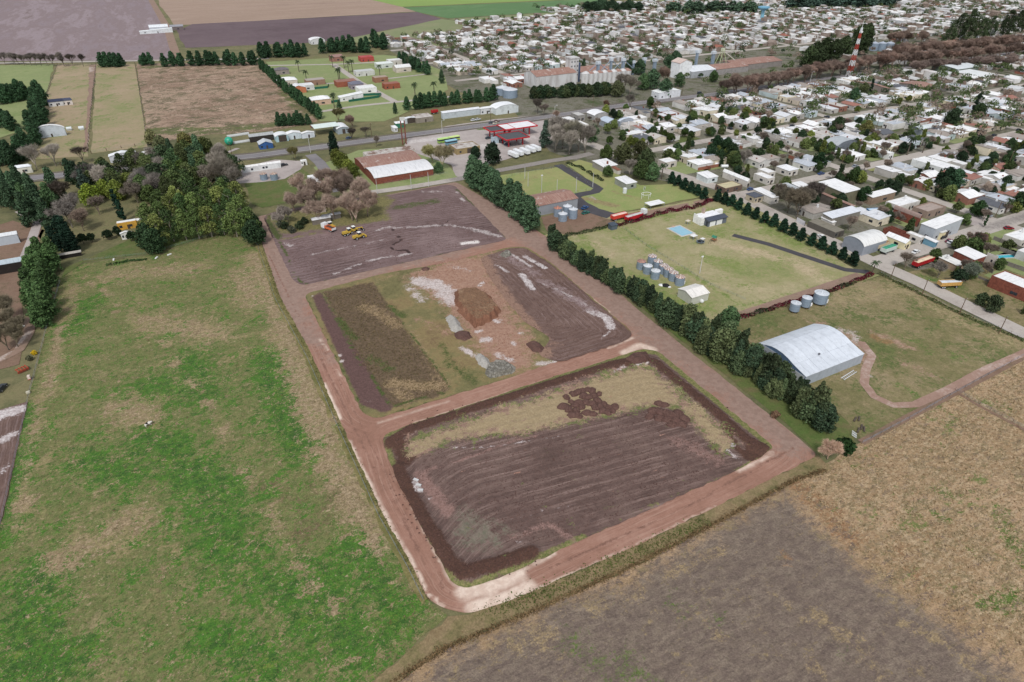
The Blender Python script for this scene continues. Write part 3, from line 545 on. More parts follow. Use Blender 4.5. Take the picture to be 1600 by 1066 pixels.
ribbon('dirt_lane', PX((1492,612),(1530,635),(1600,672),(1700,720)), 1.2, 0.16, G['dirt'], seg=4)
ribbon('dirt_lane', PX((30,330),(60,345),(50,375),(40,400)), 4, 0.20, G['yard'], masks={'m0': [], 'm1': []}, seg=3)
ribbon('dirt_lane', PX((-40,575),(0,563),(30,548),(46,520),(48,495)), 3.4, 0.20, G['track'], masks={'m0': [(PX((0,563),(46,520)), 2, .8)]}, seg=2)
ribbon('farm_road', PX((-500,101),(0,99),(400,92),(420,92)), 7, 0.18, G['street'], masks={'m0': []}, seg=60)
ribbon('farm_road', PX((225,-60),(236,0),(262,45),(278,96)), 9, 0.18, G['track'], masks={'m0': []}, seg=60)
ribbon('subdivision_street', PX((415,103),(520,101),(585,98)), 5, 0.2, G['street'], masks={'m0': []}, seg=20)
ribbon('subdivision_street', PX((520,100),(560,128),(618,160)), 6, 0.21, G['street'], masks={'m0': []}, seg=20)
ribbon('subdivision_street', PX((495,132),(560,128)), 4, 0.2, G['street'], masks={'m0': []}, seg=20)
ribbon('subdivision_street', PX((600,124),(668,116)), 4, 0.2, G['street'], masks={'m0': []}, seg=20)
ribbon('subdivision_street', PX((500,175),(560,166),(618,160),(720,150)), 5, 0.2, G['street'], masks={'m0': []}, seg=20)
ribbon('garden_path', PX((340,286),(352,240),(372,232)), 3, 0.16, G['yard'], masks={'m0': [], 'm1': []}, seg=4)
# ================================================================== VEGETATION PROTOTYPES
def leafmat(name, var=0.42, hue=.484):
    t = NT(name); oi = t.n.new('ShaderNodeObjectInfo')
    n = t.noise(0.9, 3, 0.7); r = oi.outputs['Random']
    k = t.math('ADD', t.math('MULTIPLY', t.step(n, 0.3, 0.7), var*2), t.math('ADD', 1-var, t.math('MULTIPLY', t.math('SUBTRACT', r, 0.5), 0.35)))
    col = t.mix(1.0, oi.outputs['Color'], t.n_grey(k), 'MULTIPLY')
    hv = t.n.new('ShaderNodeHueSaturation'); t.l.new(col, hv.inputs['Color'])
    t.l.new(t.math('ADD', hue, t.math('MULTIPLY', t.math('SUBTRACT', t.noise(1.7, 2, off=9), 0.5), 0.09)), hv.inputs['Hue'])
    return t.out(hv.outputs[0], 0.75, 0.2)
LEAF = leafmat('foliage'); TWIG = leafmat('bare_twigs', 0.25, .5)
BARK = pmat('bark', (104,94,84), (70,62,54), 2.0, obj=False)
BARKP = pmat('pale_bark', (168,160,148), (120,110,98), 2.0)
def tint(o, c):
    o.color = (*lin(c), 1)
def leaves(name, C, N, size, mat, seed=0, up=0.0, asp=1.0):
    """C centres, N preferred outward normals -> one mesh of many small leaf-clump faces"""
    r = np.random.RandomState(seed); n = len(C)
    D = r.normal(size=(n, 3))*0.75+N; D[:, 2] += up; D /= np.linalg.norm(D, axis=1)[:, None]
    A = np.cross(D, r.normal(size=(n, 3))); A /= np.linalg.norm(A, axis=1)[:, None]; B = np.cross(D, A)
    s = (size*r.uniform(0.6, 1.35, n))[:, None]; k = r.uniform(.6, 1, n)[:, None]*asp
    bend = D*s*0.25
    V = np.stack([C-A*s-bend, C-B*s*k+bend*.6, C+A*s-bend, C+B*s*k+bend*.6], 1).reshape(-1, 3)
    me = bpy.data.meshes.new(name); me.vertices.add(4*n); me.vertices.foreach_set('co', V.ravel().astype(np.float32))
    me.loops.add(4*n); me.loops.foreach_set('vertex_index', np.arange(4*n, dtype=np.int32))
    me.polygons.add(n); me.polygons.foreach_set('loop_start', np.arange(0, 4*n, 4, dtype=np.int32)); me.polygons.foreach_set('loop_total', np.full(n, 4, np.int32))
    me.materials.append(mat); me.update(); me.validate(); return me
def clumpy(h0, h1, rad, n_cl, per, crad, seed, flat=1.0):
    """clumps spread inside an envelope rad(t) between heights h0..h1"""
    r = np.random.RandomState(seed); C = []; N = []
    for i in range(n_cl):
        t = r.uniform(0, 1)**0.9; R0 = rad(t); a = r.uniform(0, 6.283); q = R0*math.sqrt(r.uniform(0.15, 1))
        q = max(0, q-crad*.4)
        c = np.array([q*math.cos(a), q*math.sin(a), h0+(h1-h0)*t])
        cr = crad*r.uniform(.65, 1.25); d = r.normal(size=(per, 3)); d[:, 2] = d[:, 2]*.8+.25; d /= np.linalg.norm(d, axis=1)[:, None]
        rr = cr*r.uniform(.7, 1.05, (per, 1)); p = c+d*rr*np.array([1, 1, flat]); C.append(p); N.append(d)
    return np.vstack(C), np.vstack(N)
def trunk_mesh(name, h, r, mat, limbs=5, spread=2.0, seed=0, start=0.35):
    g = random.Random(seed); b = MB(); z = 0; x = y = 0.0; pr = r; pts = [(0, 0, -0.15)]
    for k in range(4):
        x += g.uniform(-.12, .12)*h*.1; y += g.uniform(-.12, .12)*h*.1; pts.append((x, y, h*(k+1)/4))
    for k in range(4): b.tube(pts[k], pts[k+1], r*(1-.2*k), r*(1-.2*(k+1)), 7)
    for i in range(limbs):
        t = start+(0.92-start)*i/max(1, limbs-1); a = i*2.4+g.uniform(0, .6); z = h*t
        p0 = (x*t, y*t, z); p1 = (x*t+spread*math.cos(a), y*t+spread*math.sin(a), z+h*.16+g.uniform(0, .8))
        b.tube(p0, p1, r*.45, r*.15, 5)
    return b.mesh(name, mat)
def bare_mesh(name, h, spread, seed, mat, twigs=2600, tw=0.05, clear=0.18, up=0.9):
    g = random.Random(seed); b = MB(); tips = []
    def br(p, d, L, r, lv):
        q = p+d*L; b.tube(p, q, r, r*.62, 5 if lv < 2 else 3)
        if lv >= 4: tips.append((q, d, L)); return
        if lv == 0: L = h*.34
        if lv >= 2: tips.append((q, d, L))
        for k in range(3 if lv else 6):
            a = g.uniform(0, 6.28); u = d.orthogonal().normalized(); w = d.cross(u)
            nd = (d+(u*math.cos(a)+w*math.sin(a))*g.uniform(.35, .8)*spread*.8+Vector((0, 0, up*.3))).normalized()
            br(q, nd, L*g.uniform(.62, .8), r*.58, lv+1)
    br(Vector((0, 0, -.1)), Vector((g.uniform(-.05, .05), g.uniform(-.05, .05), 1)).normalized(), h*.17, h*.022, 0)
    n = len(tips); per = max(1, twigs//n)
    for q, d, L in tips:
        for k in range(per):
            dd = (d+Vector((g.gauss(0, .6), g.gauss(0, .6), g.gauss(.15, .5)))).normalized(); l = L*g.uniform(.9, 1.9)
            s = dd.orthogonal().normalized()*tw; e = q+dd*l; o = dd*l*g.uniform(-.3, .1)
            b.add([tuple(q+o-s), tuple(q+o+s), tuple(e)], [(0, 1, 2)])
            m = q+dd*l*.5; e2 = m+(dd+Vector((g.gauss(0, .8), g.gauss(0, .8), g.gauss(.1, .6)))).normalized()*l*.5
            b.add([tuple(m-s*.7), tuple(m+s*.7), tuple(e2)], [(0, 1, 2)])
    return b.mesh(name, mat)
PROTO = {}
def proto(kind, crown_me, trunk_me, h, extra=None):
    PROTO.setdefault(kind, []).append((crown_me, trunk_me, h))
for v in range(3):
    C, N = clumpy(1.0, 14, lambda t: 3.6*(1-t**1.7)*(.55+.45*min(1, t*5))+.35, 95, 42, 1.25, 10+v); proto('casuarina', leaves('crown', C, N, .36, LEAF, v), trunk_mesh('trunk', 12, .28, BARK, 4, 1.5, v), 14)
    C, N = clumpy(1.2, 8, lambda t: 4.0*math.sin(math.pi*min(1, .18+t*.82))**.6, 75, 48, 1.3, 20+v); proto('broadleaf', leaves('crown', C, N, .34, LEAF, v+3), trunk_mesh('trunk', 6.4, .26, BARK, 5, 2.2, v+3), 8.5)
    C, N = clumpy(.8, 10, lambda t: 2.5*(1-t**2.1)*(.6+.4*min(1, t*4))+.2, 58, 44, 1.15, 130+v); tops = [clumpy(5.5+q*.8, 9.6+q*.7, lambda t: .9*(1-t)+.1, 9, 34, .6, 140+v*3+q) for q in range(3)]
    for q, (c2, n2) in enumerate(tops): c2 += np.array([math.cos(q*2.1+v)*1.5, math.sin(q*2.1+v)*1.5, 0]); C = np.vstack([C, c2]); N = np.vstack([N, n2])
    proto('upright', leaves('crown', C, N, .33, LEAF, v+40), trunk_mesh('trunk', 8, .22, BARK, 5, 1.6, v+40, .25), 10.5)
    C, N = clumpy(2.2, 16, lambda t: 5.2*math.sin(math.pi*min(1, .2+t*.78))**.7, 62, 50, 1.35, 30+v); proto('eucalyptus', leaves('crown', C, N, .33, LEAF, v+6), trunk_mesh('trunk', 13.5, .30, BARKP, 7, 3.2, v+6, .3), 16)
    C, N = clumpy(0.5, 5.4, lambda t: 1.9*(1-t)**.75*(.75+.25*min(1, t*6))+.1, 60, 36, .62, 40+v); proto('cone_pine', leaves('crown', C, N, .22, LEAF, v+9), trunk_mesh('trunk', 4.2, .14, BARK, 3, .6, v), 5.8)
    C, N = clumpy(1.5, 4.3, lambda t: 2.1*math.sin(math.pi*min(1, .15+t*.8))**.6, 34, 40, .85, 50+v); proto('street_tree', leaves('crown', C, N, .26, LEAF, v+12), trunk_mesh('trunk', 3.2, .14, BARK, 4, 1.1, v), 4.8)
    C, N = clumpy(.4, 12, lambda t: 1.25*math.sin(math.pi*min(1, .1+t*.9))**.5+.05, 60, 36, .6, 60+v); proto('cypress', leaves('crown', C, N, .25, LEAF, v+15), trunk_mesh('trunk', 9, .16, BARK, 2, .4, v), 12.4)
    C, N = clumpy(.2, 2.4, lambda t: 1.7*math.sin(math.pi*min(1, .3+t*.68))**.6, 26, 40, .7, 70+v); proto('shrub', leaves('crown', C, N, .22, LEAF, v+18), trunk_mesh('trunk', 1.6, .09, BARK, 4, .8, v, .2), 2.9)
    proto('bare', bare_mesh('crown', 9, 1.0, 80+v, TWIG, 3000, .04), trunk_mesh('trunk', 2.4, .2, BARK, 0, 1, v), 9.5)
    proto('bare_dense', bare_mesh('crown', 8, 1.15, 90+v, TWIG, 6000, .045), trunk_mesh('trunk', 2.2, .2, BARK, 0, 1, v), 8)
# light versions for the far town
for v in range(3):
    C, N = clumpy(.8, 7, lambda t: 3.4*math.sin(math.pi*min(1, .2+t*.8))**.6, 24, 22, 1.3, 110+v); proto('far_tree', leaves('crown', C, N, .62, LEAF, v+30), trunk_mesh('trunk', 5, .25, BARK, 2, 1.2, v), 8)
def palm_me():
    b = MB(); g = random.Random(4)
    for k in range(26):
        a = k*2.399; el = g.uniform(-.5, .95); L = g.uniform(2.1, 2.9); d = Vector((math.cos(a), math.sin(a), 0)); s = Vector((-d.y, d.x, 0))*.32
        p0 = Vector((0, 0, 7.2)); p1 = p0+d*L*.5+Vector((0, 0, L*.5*el)); p2 = p1+d*L*.5+Vector((0, 0, L*.5*(el-1.1)))
        b.add([tuple(p0-s*.4), tuple(p0+s*.4), tuple(p1+s), tuple(p1-s), tuple(p2+s*.2), tuple(p2-s*.2), tuple(p1+Vector((0,0,.12)))], [(0,1,6),(1,2,6),(2,4,6),(4,5,6),(5,3,6),(3,0,6)])
    return b.mesh('crown', LEAF)
_pt = MB(); _pt.tube((0,0,-.1), (.1,.05,7.2), .28, .2, 8); proto('palm', palm_me(), _pt.mesh('trunk', BARK), 8)

ORD = ['first','second','third','fourth','fifth','sixth','seventh','eighth','ninth','tenth','eleventh','twelfth','thirteenth','fourteenth','fifteenth','sixteenth','seventeenth','eighteenth','nineteenth','twentieth'] 
ORD += ['twenty-'+w for w in ORD[:9]]+['thirtieth']+['thirty-'+w for w in ORD[:9]]+['fortieth']+['forty-'+w for w in ORD[:9]]+['fiftieth']+['fifty-'+w for w in ORD[:9]]+['sixtieth']+['sixty-'+w for w in ORD[:9]]+['seventieth']+['seventy-'+w for w in ORD[:9]]
REG = []                                     # things whose label is completed from what stands near them
TREE_SCREEN = []
def tree(kind, x, y, s=1.0, c=(50,68,44), name='tree', label=None, cat='tree', group=None, look=None, rz=None, sxy=1.0):
    vs = PROTO[kind]; cm, tm, h = vs[rnd.randrange(len(vs))]
    o = new_obj(name, None); o.location = (x, y, 0.1); o.rotation_euler = (0, 0, rnd.uniform(0, 6.28) if rz is None else rz)
    f = s/h; f *= rnd.uniform(.93, 1.07); o.scale = (f*sxy, f*sxy*rnd.uniform(.92, 1.08), f)
    k = new_obj('crown', cm, o); j = rnd.uniform(.86, 1.14)*{'casuarina':1.28,'far_tree':1.45,'broadleaf':1.16,'cone_pine':1.2,'cypress':1.15}.get(kind, 1.0); tint(k, tuple(min(255, v*j) for v in c)); new_obj('trunk', tm, o)
    tag(o, label, cat, group)
    if look: REG.append((o, look, x, y))
    return o
def T(kind, px, py, s, c=(50,68,44), **k):    # px,py = middle of the crown in the photograph
    if s > 2.5: s *= 1.28 if 'bare' not in kind else 1.5
    x, y = P(px, py, s*.5); return tree(kind, x, y, s, c, **k)
def row(kind, line, n, s, c, look, where, name='tree', cat='tree', group=None, ds=.12, dxy=.4, ends='near', sxy=1.0, z=None):
    pts = [Vector(P(px, py, s*.5 if z is None else z)) for px, py in line]; L = [0]
    for a, b in zip(pts[:-1], pts[1:]): L.append(L[-1]+(b-a).length)
    for i in range(n):
        t = L[-1]*(i+.5)/n
        for k in range(len(pts)-1):
            if t <= L[k+1]+1e-6: break
        p = pts[k].lerp(pts[k+1], (t-L[k])/max(1e-6, L[k+1]-L[k])); q = kind if isinstance(kind, str) else kind[i % len(kind)]
        cc = c if not isinstance(c, list) else c[i % len(c)]
        tree(q, p.x+rnd.uniform(-dxy, dxy), p.y+rnd.uniform(-dxy, dxy), s*rnd.uniform(1-ds, 1+ds), cc, name, f"{look}, {ORD[i]} from the {ends} end of {where}", cat, group or where, sxy=sxy)
DG = (58,80,58); MG = (64,88,58); OL = (96,104,64); YG = (108,120,56); GR = (158,150,140); BR = (146,124,110)

# ---- trees along the right-hand dirt road
row('casuarina', [(838,340),(800,312),(765,288),(733,262)], 12, 16, DG, 'tall dense dark conifer', 'the conifer row by the north block', 'conifer_tree', 'conifer', dxy=1.3, sxy=1.15)
row(['upright','upright','casuarina','broadleaf','upright'], [(1068,505),(1045,489),(995,456),(948,430),(903,403),(858,372)], 46, 8.0, [(60,78,54),(50,68,48),(72,88,58)], 'low bushy dark green tree', 'the low hedge row by the silo paddock', 'hedge_tree', 'hedge tree', dxy=1.0, sxy=.95, ds=.22)
row(['upright','broadleaf','upright','broadleaf','casuarina'], [(1296,658),(1266,636),(1230,606),(1194,582),(1160,562),(1125,542),(1098,522),(1078,508)], 33, 9.2, [(66,82,56),(54,74,54),(78,90,60)], 'big dark broadleaf tree', 'the tall roadside tree belt', 'roadside_tree', 'tree', dxy=1.7, ds=.3, sxy=.92)
row(['upright','broadleaf'], [(1296,642),(1262,612),(1150,530),(1112,508)], 9, 7.4, (66,82,56), 'dark green tree on the paddock side', 'the tall roadside tree belt', 'roadside_tree', 'tree', 'paddock side of the tall tree belt', dxy=1.5, ds=.2, ends='bottom')
T('broadleaf', 1140, 497, 6.5, MG, name='tree', label='round dark tree standing where the paddock lane meets the tree belt')
T('bare_dense', 1297, 704, 4.2, (176,150,130), name='bare_tree', label='small pale bare tree at the bottom corner of the tree belt')
T('shrub', 1321, 696, 3.2, (40,72,34), name='shrub', label='dense dark green bush right of the small pale bare tree', cat='bush')
for i, (px, py) in enumerate([(1212,640),(1245,628),(1060,488)]): T('shrub', px, py+8, 2.2, (120,100,76), name='shrub', label=['brown dry bush under the middle of the tall tree belt','tawny dry bush under the tree belt level with the arched shed','brown twiggy bush at the top of the tall tree belt'][i], cat='bush')
# cone pines along the town street
row('cone_pine', [(1398,412),(1155,316)], 17, 5.6, (28,52,38), 'neat dark cone-shaped pine', 'the pine row beside the house lawn', 'cone_pine', 'pine', dxy=.2, ds=.07, sxy=1.05) if False else None
pines = [(1334,402),(1318,393),(1301,386),(1285,378),(1270,372),(1253,364),(1239,356),(1225,351),(1210,343),(1196,338),(1182,331),(1168,325),(1156,317),(1144,312),(1133,308),(1122,304)]
for i, (px, py) in enumerate(pines): T('cone_pine', px, py+2, 4.7, (28,50,38), name='cone_pine', cat='pine', label=f'dark cone-shaped pine, {ORD[i]} from the near end of the pine row by the house lawn', group='pines in a row between house lawn and street', sxy=1.35)
for i, (px, py) in enumerate([(1101,301),(1090,295),(1080,290),(1070,286),(1060,281),(1050,276)]): T('cone_pine', px, py+2, 4.7, (28,50,38), name='cone_pine', cat='pine', label=f'dark cone pine, {ORD[i]} from the lane end of the upper pine row by the sports lawn', group='pines in a row beside the sports lawn', sxy=1.35)
# farm grove of bare trees
for i, (px, py, s) in enumerate([(470,290,9),(492,300,10),(515,302,9),(540,298,11),(560,305,10),(572,318,9),(548,325,9),(520,325,8),(495,330,8),(478,315,8),(458,318,7),(505,282,8),(530,283,9),(555,330,8),(448,335,6),(437,343,5)]):
    T('bare_dense', px, py, s, (162,142,128) if i < 14 else (160,150,140), name='bare_tree', look='tall reddish-brown bare tree in the farmhouse grove' if i < 14 else 'greyish bare bushy tree', cat='bare tree', group='bare trees round the farmhouse')
for i, (px, py) in enumerate([(445,352),(455,358),(468,352),(437,350),(475,345)]): T('shrub', px, py, 2.8, [(52,66,44),(84,90,74)][i % 2], name='shrub', look='grey-green bush by the farmyard', cat='bush')
# eucalyptus grove left of the road
eu = [(232,345),(250,335),(268,330),(285,325),(302,322),(322,318),(342,315),(360,318),(376,326),(388,345),(245,358),(265,352),(285,350),(305,348),(325,345),(345,342),(365,345),(250,320),(275,312),(300,305),(325,300),(350,300),(370,308)]
for i, (px, py) in enumerate(eu): T('eucalyptus', px, py+2, 11.4 if i < 17 else 12, [(98,120,68),(84,108,60),(116,130,72),(70,96,56)][i % 4], name='eucalyptus_tree', look=['tall olive eucalyptus','tall mossy-green eucalyptus','tall yellowish eucalyptus','tall dark olive eucalyptus'][i % 4]+' in the big grove', cat='eucalyptus', group='eucalyptus trees of the big grove')
for i, (px, py) in enumerate([(392,350),(396,365),(230,370),(240,378)]): T('broadleaf', px, py, 8, (40,60,38), name='tree', look='dark tree at the skirt of the eucalyptus grove', group='skirt of the eucalyptus grove')
# woods round the yellow house
wd = [('broadleaf',300,245,9,DG),('broadleaf',320,232,9,(72,84,46)),('broadleaf',290,225,9,(88,88,50)),('casuarina',308,235,12,DG),('broadleaf',270,250,9,MG),('broadleaf',255,245,8,(60,78,44)),('broadleaf',240,262,9,MG),('broadleaf',222,258,8,(56,72,44)),('broadleaf',205,250,8,(60,78,46)),('eucalyptus',190,260,11,(70,86,54)),
 ('bare_dense',338,262,11,(150,142,130)),('bare_dense',352,275,10,(146,138,124)),('bare_dense',325,280,9,(132,124,112)),('bare_dense',225,285,9,(140,134,128)),('bare_dense',245,292,9,(138,130,122)),('bare_dense',210,300,8,(130,120,108)),('bare_dense',105,335,9,(150,142,134)),('bare_dense',118,322,8,(150,142,134)),('bare_dense',125,345,7,(128,112,100)),('bare_dense',95,300,9,(110,100,90)),
 ('broadleaf',140,305,8,(98,118,44)),('broadleaf',162,295,7,(100,118,48)),('broadleaf',180,298,8,(96,112,50)),('casuarina',120,275,11,(40,56,42)),('casuarina',108,268,11,(36,52,38)),('casuarina',130,285,10,(60,74,66)),('casuarina',82,290,13,DG),('casuarina',76,310,12,MG),('casuarina',70,335,12,DG),('casuarina',50,300,13,DG),('casuarina',55,320,13,DG),('casuarina',40,330,12,DG),('casuarina',38,312,12,MG),
 ('casuarina',20,290,12,DG),('casuarina',5,285,12,DG),('casuarina',12,305,11,DG),('casuarina',28,282,12,DG),('casuarina',-5,300,12,DG),('cypress',182,320,11,(28,50,40)),('cypress',188,328,10,(28,50,40)),('broadleaf',270,285,9,(66,82,48)),('broadleaf',290,280,9,(56,74,44)),('broadleaf',310,275,8,(64,80,46)),('broadleaf',258,275,8,MG),('broadleaf',235,305,7,(72,90,50)),('broadleaf',200,285,7,(84,96,48)),('bare',150,320,7,(120,108,98)),('bare_dense',140,275,9,(130,124,118)),('broadleaf',165,270,9,(52,70,46)),('broadleaf',350,312,9,(72,88,48)),
 ('casuarina',265,232,9,DG),('broadleaf',250,225,7,(96,104,72)),('broadleaf',235,215,7,(112,114,78)),('bare',50,245,10,GR),('bare',80,240,10,GR),('bare',125,240,8,(110,100,92)),('casuarina',302,262,11,DG),('shrub',352,240,3,(60,82,40)),('street_tree',285,262,6,(70,92,44))]
g5 = random.Random(12)
for i in range(46):
    px, py = g5.uniform(135, 365), g5.uniform(228, 305)
    if py < 250-(px-135)*.1 or (px < 215 and py > 290): continue
    wd.append(g5.choice([('broadleaf',px,py,9,(62,80,48)),('broadleaf',px,py,8,(78,92,54)),('bare_dense',px,py,9,(150,142,132)),('broadleaf',px,py,10,(52,68,46)),('eucalyptus',px,py,11,(84,98,60)),('bare_dense',px,py,8,(134,122,110))]))
nm = {'broadleaf':'bushy green tree','eucalyptus':'slender open-crowned tree','casuarina':'dark conifer','bare':'bare grey tree','bare_dense':'grey leafless tree','cypress':'thin dark cypress','shrub':'green bush','street_tree':'small round tree'}
for kd, px, py, s, c in wd:
    shade = 'yellow-green ' if c[1] > 110 and c[2] < 60 else ''
    T(kd, px, py, s, c, name={'casuarina':'conifer_tree','bare':'bare_tree','bare_dense':'bare_tree','cypress':'cypress_tree','shrub':'shrub'}.get(kd, 'tree'), look=shade+nm[kd]+' in the woods', cat='tree', group='mixed trees of the woods left of the eucalyptus grove')
for i, (px, py) in enumerate([(62,395),(54,408),(66,415),(50,425),(70,430),(45,442),(62,448),(48,462),(66,466),(56,478),(72,480),(60,490),(78,405),(78,390)]):
    T('casuarina', px, py, 8.5, (60,84,50), name='conifer_tree', look='dense wind-combed evergreen in the clump by the pasture corner', cat='conifer', group='evergreen clump at the pasture corner', sxy=1.3)
for i, (px, py, s) in enumerate([(78,370,7),(84,372,8),(92,368,9),(99,362,13),(104,368,12),(109,374,10),(115,378,8),(90,380,7),(102,384,7)]):
    T('cypress', px, py, s, (26,46,36), name='cypress_tree', look='pointed dark cypress in the tight cypress clump', cat='cypress', group='cypresses in a tight clump', sxy=1.5)
for i, (px, py) in enumerate([(128,374),(142,372),(168,368),(183,363),(205,370),(223,362)]):
    T('street_tree', px, py, 3.6, (34,52,32), name='round_tree', label=f'small clipped dark tree, {ORD[i]} from the left in the row by the yellow house', cat='small tree', group='clipped trees by the yellow house')
for i, (px, py, s) in enumerate([(15,500,6),(20,525,6),(5,530,6),(8,480,7),(28,508,5)]): T('bare_dense', px, py, s, (140,130,108), name='bare_tree', look='pale tangled leafless tree inside the track bend', cat='bare tree', group='leafless trees in the track bend')
T('shrub', 53, 551, 1.6, (200,180,40), name='shrub', label='small shrub covered in yellow flowers beside the track bend', cat='bush')
T('shrub', 45, 560, 2.0, (110,112,84), name='shrub', label='grey-green thorny shrub left of the yellow flowering shrub', cat='bush')
# dark conifer belts, far left
for nm_, ln, n, s in [('the conifer row behind the green meadow', [(58,138),(38,142),(15,146),(-10,150)], 11, 13), ('the conifer belt left of the white arched shed', [(20,245),(25,225),(45,215),(55,190),(62,165),(60,145)], 17, 14), ('the short conifer belt at the left edge', [(22,192),(10,188),(-8,185)], 6, 12), ('the left-edge belt below the meadow', [(38,232),(10,240),(-8,245)], 8, 12)]:
    row('casuarina', ln, n, s, (46,68,48), 'dark dense conifer', nm_, 'conifer_tree', 'conifer', dxy=3, sxy=1.25, ends='right')
row('bare', [(127,93),(5,90)], 13, 13, (120,112,106), 'leafless roadside tree', 'the bare row on the far farm road', 'bare_tree', 'bare tree', dxy=3, ends='right')
row('casuarina', [(192,95),(158,96)], 6, 11, (44,66,48), 'dark conifer', 'the left short row on the far farm road', 'conifer_tree', 'conifer', dxy=2, ends='right', sxy=1.4)
row('casuarina', [(237,94),(217,95)], 4, 10, (44,66,48), 'dark conifer', 'the second short row on the far farm road', 'conifer_tree', 'conifer', dxy=2, ends='right', sxy=1.4)
row('casuarina', [(402,92),(340,92),(252,95)], 15, 12, (44,66,48), 'dark conifer', 'the long row on the far farm road', 'conifer_tree', 'conifer', dxy=3, ends='right', sxy=1.4)
row('casuarina', [(498,178),(470,155),(440,130),(405,98)], 27, 9, (46,70,48), 'dark bushy conifer', 'the diagonal conifer row by the subdivision', 'conifer_tree', 'conifer', dxy=1, ends='near', sxy=1.2)
row('casuarina', [(482,186),(456,187),(430,189)], 8, 8, (46,68,48), 'dark bushy conifer', 'the cross row at the foot of the diagonal', 'conifer_tree', 'conifer', dxy=1, ends='right', sxy=1.3)
row('casuarina', [(775,147),(735,150),(690,155),(636,162)], 20, 10, (48,72,50), 'thick green conifer', 'the conifer belt above the highway sheds', 'conifer_tree', 'conifer', dxy=2, ends='right', sxy=1.3)
row('casuarina', [(668,108),(645,98),(625,88)], 12, 11, (46,68,50), 'dark conifer', 'the diagonal belt behind the subdivision', 'conifer_tree', 'conifer', dxy=2, ends='near', sxy=1.3)
row('casuarina', [(475,78),(440,78),(405,80)], 13, 14, (44,66,48), 'dark far conifer', 'the left far belt above the subdivision', 'conifer_tree', 'conifer', dxy=5, ends='right', sxy=1.4)
row('casuarina', [(575,72),(535,70),(500,72)], 13, 14, (46,68,50), 'dark far conifer', 'the middle far belt above the subdivision', 'conifer_tree', 'conifer', dxy=5, ends='right', sxy=1.4)
row('casuarina', [(603,65),(580,60)], 6, 16, (46,68,50), 'tall far conifer', 'the right far belt above the subdivision', 'conifer_tree', 'conifer', dxy=5, ends='right', sxy=1.4)
row('broadleaf', [(995,12),(955,10),(920,12)], 14, 15, (48,66,50), 'dark far tree', 'the clump at the top edge of town', 'tree', 'tree', dxy=6, ends='right', sxy=1.4)
row('far_tree', [(1180,12),(1120,12),(1050,12)], 16, 16, (50,64,52), 'dark far tree', 'the wood left of the water tower', 'tree', 'tree', dxy=8, ends='right', sxy=1.5)
row('far_tree', [(1400,3),(1320,3),(1230,6)], 18, 18, (46,60,54), 'dark far tree', 'the wood right of the water tower', 'tree', 'tree', dxy=8, ends='right', sxy=1.5)
# bare plane-tree belt across the railway land
PL = (142,122,110)
row('bare_dense', [(1600,78),(1520,85),(1450,92),(1400,95),(1350,100),(1300,108),(1240,118),(1190,128),(1130,138)], 72, 13, [PL,(152,128,116),(134,116,106)], 'reddish-brown bare plane tree', 'the front plane-tree belt', 'bare_tree', 'bare tree', dxy=4, ends='right', sxy=1.3)
row('bare_dense', [(1600,66),(1500,74),(1420,82),(1380,90)], 46, 15, [PL,(150,128,116)], 'brown bare plane tree', 'the back plane-tree belt', 'bare_tree', 'bare tree', dxy=6, ends='right', sxy=1.3)
row('bare_dense', [(1590,95),(1500,100),(1420,106)], 26, 11, [(134,118,110)], 'dull brown bare plane tree', 'the plane-tree street above the white sheds', 'bare_tree', 'bare tree', dxy=3, ends='right', sxy=1.3)
row('bare_dense', [(1440,58),(1390,62)], 8, 13, PL, 'reddish bare tree', 'the small bare clump above the grey silos', 'bare_tree', 'bare tree', dxy=6, ends='right', sxy=1.3)
for i, (px, py, s) in enumerate([(1500,45,22),(1515,42,24),(1535,46,20),(1550,42,20),(1575,40,22),(1592,38,22),(1485,55,18)]): T('eucalyptus', px, py, s, (62,78,52), name='eucalyptus_tree', look='very tall far eucalyptus above the plane belt', cat='eucalyptus', group='tall eucalyptus above the plane-tree belt')
for i, (px, py, s) in enumerate([(1275,82,15),(1290,78,15),(1305,80,15),(1265,92,14),(1320,75,14),(1282,95,13),(1345,58,16),(1355,55,17),(1350,72,14)]): T('broadleaf', px, py, s, (50,64,40), name='tree', look='big dark green tree by the railway land', group='dark trees by the railway land')
# trees before the elevator
row('broadleaf', [(950,140),(900,142),(830,146)], 18, 9, [(36,54,36),(60,72,46),(44,60,40)], 'dense green tree', 'the tree screen before the grain elevator', 'tree', 'tree', dxy=2, ends='right', sxy=1.2)
for px, py, s, k, c in [(975,130,10,'bare_dense',(150,142,130)),(985,135,10,'bare_dense',(146,138,126)),(1005,128,10,'broadleaf',MG),(1020,125,11,'broadleaf',DG),(1040,138,11,'broadleaf',DG),(1042,120,10,'bare_dense',BR),(1062,125,9,'broadleaf',MG),(965,140,9,'broadleaf',(84,92,64)),(1017,160,6,'broadleaf',(52,72,38)),(985,158,8,'bare',GR),(945,165,7,'bare',(120,96,80)),(1115,120,7,'broadleaf',(60,84,50)),(912,105,9,'casuarina',DG),(1000,105,10,'broadleaf',DG),(985,105,10,'broadleaf',DG),(1045,100,11,'broadleaf',DG),(1055,95,11,'broadleaf',DG)]:
    T(k, px, py, s, c, name='tree' if 'bare' not in k else 'bare_tree', look=nm[k]+' by the elevator', group='trees round the elevator')
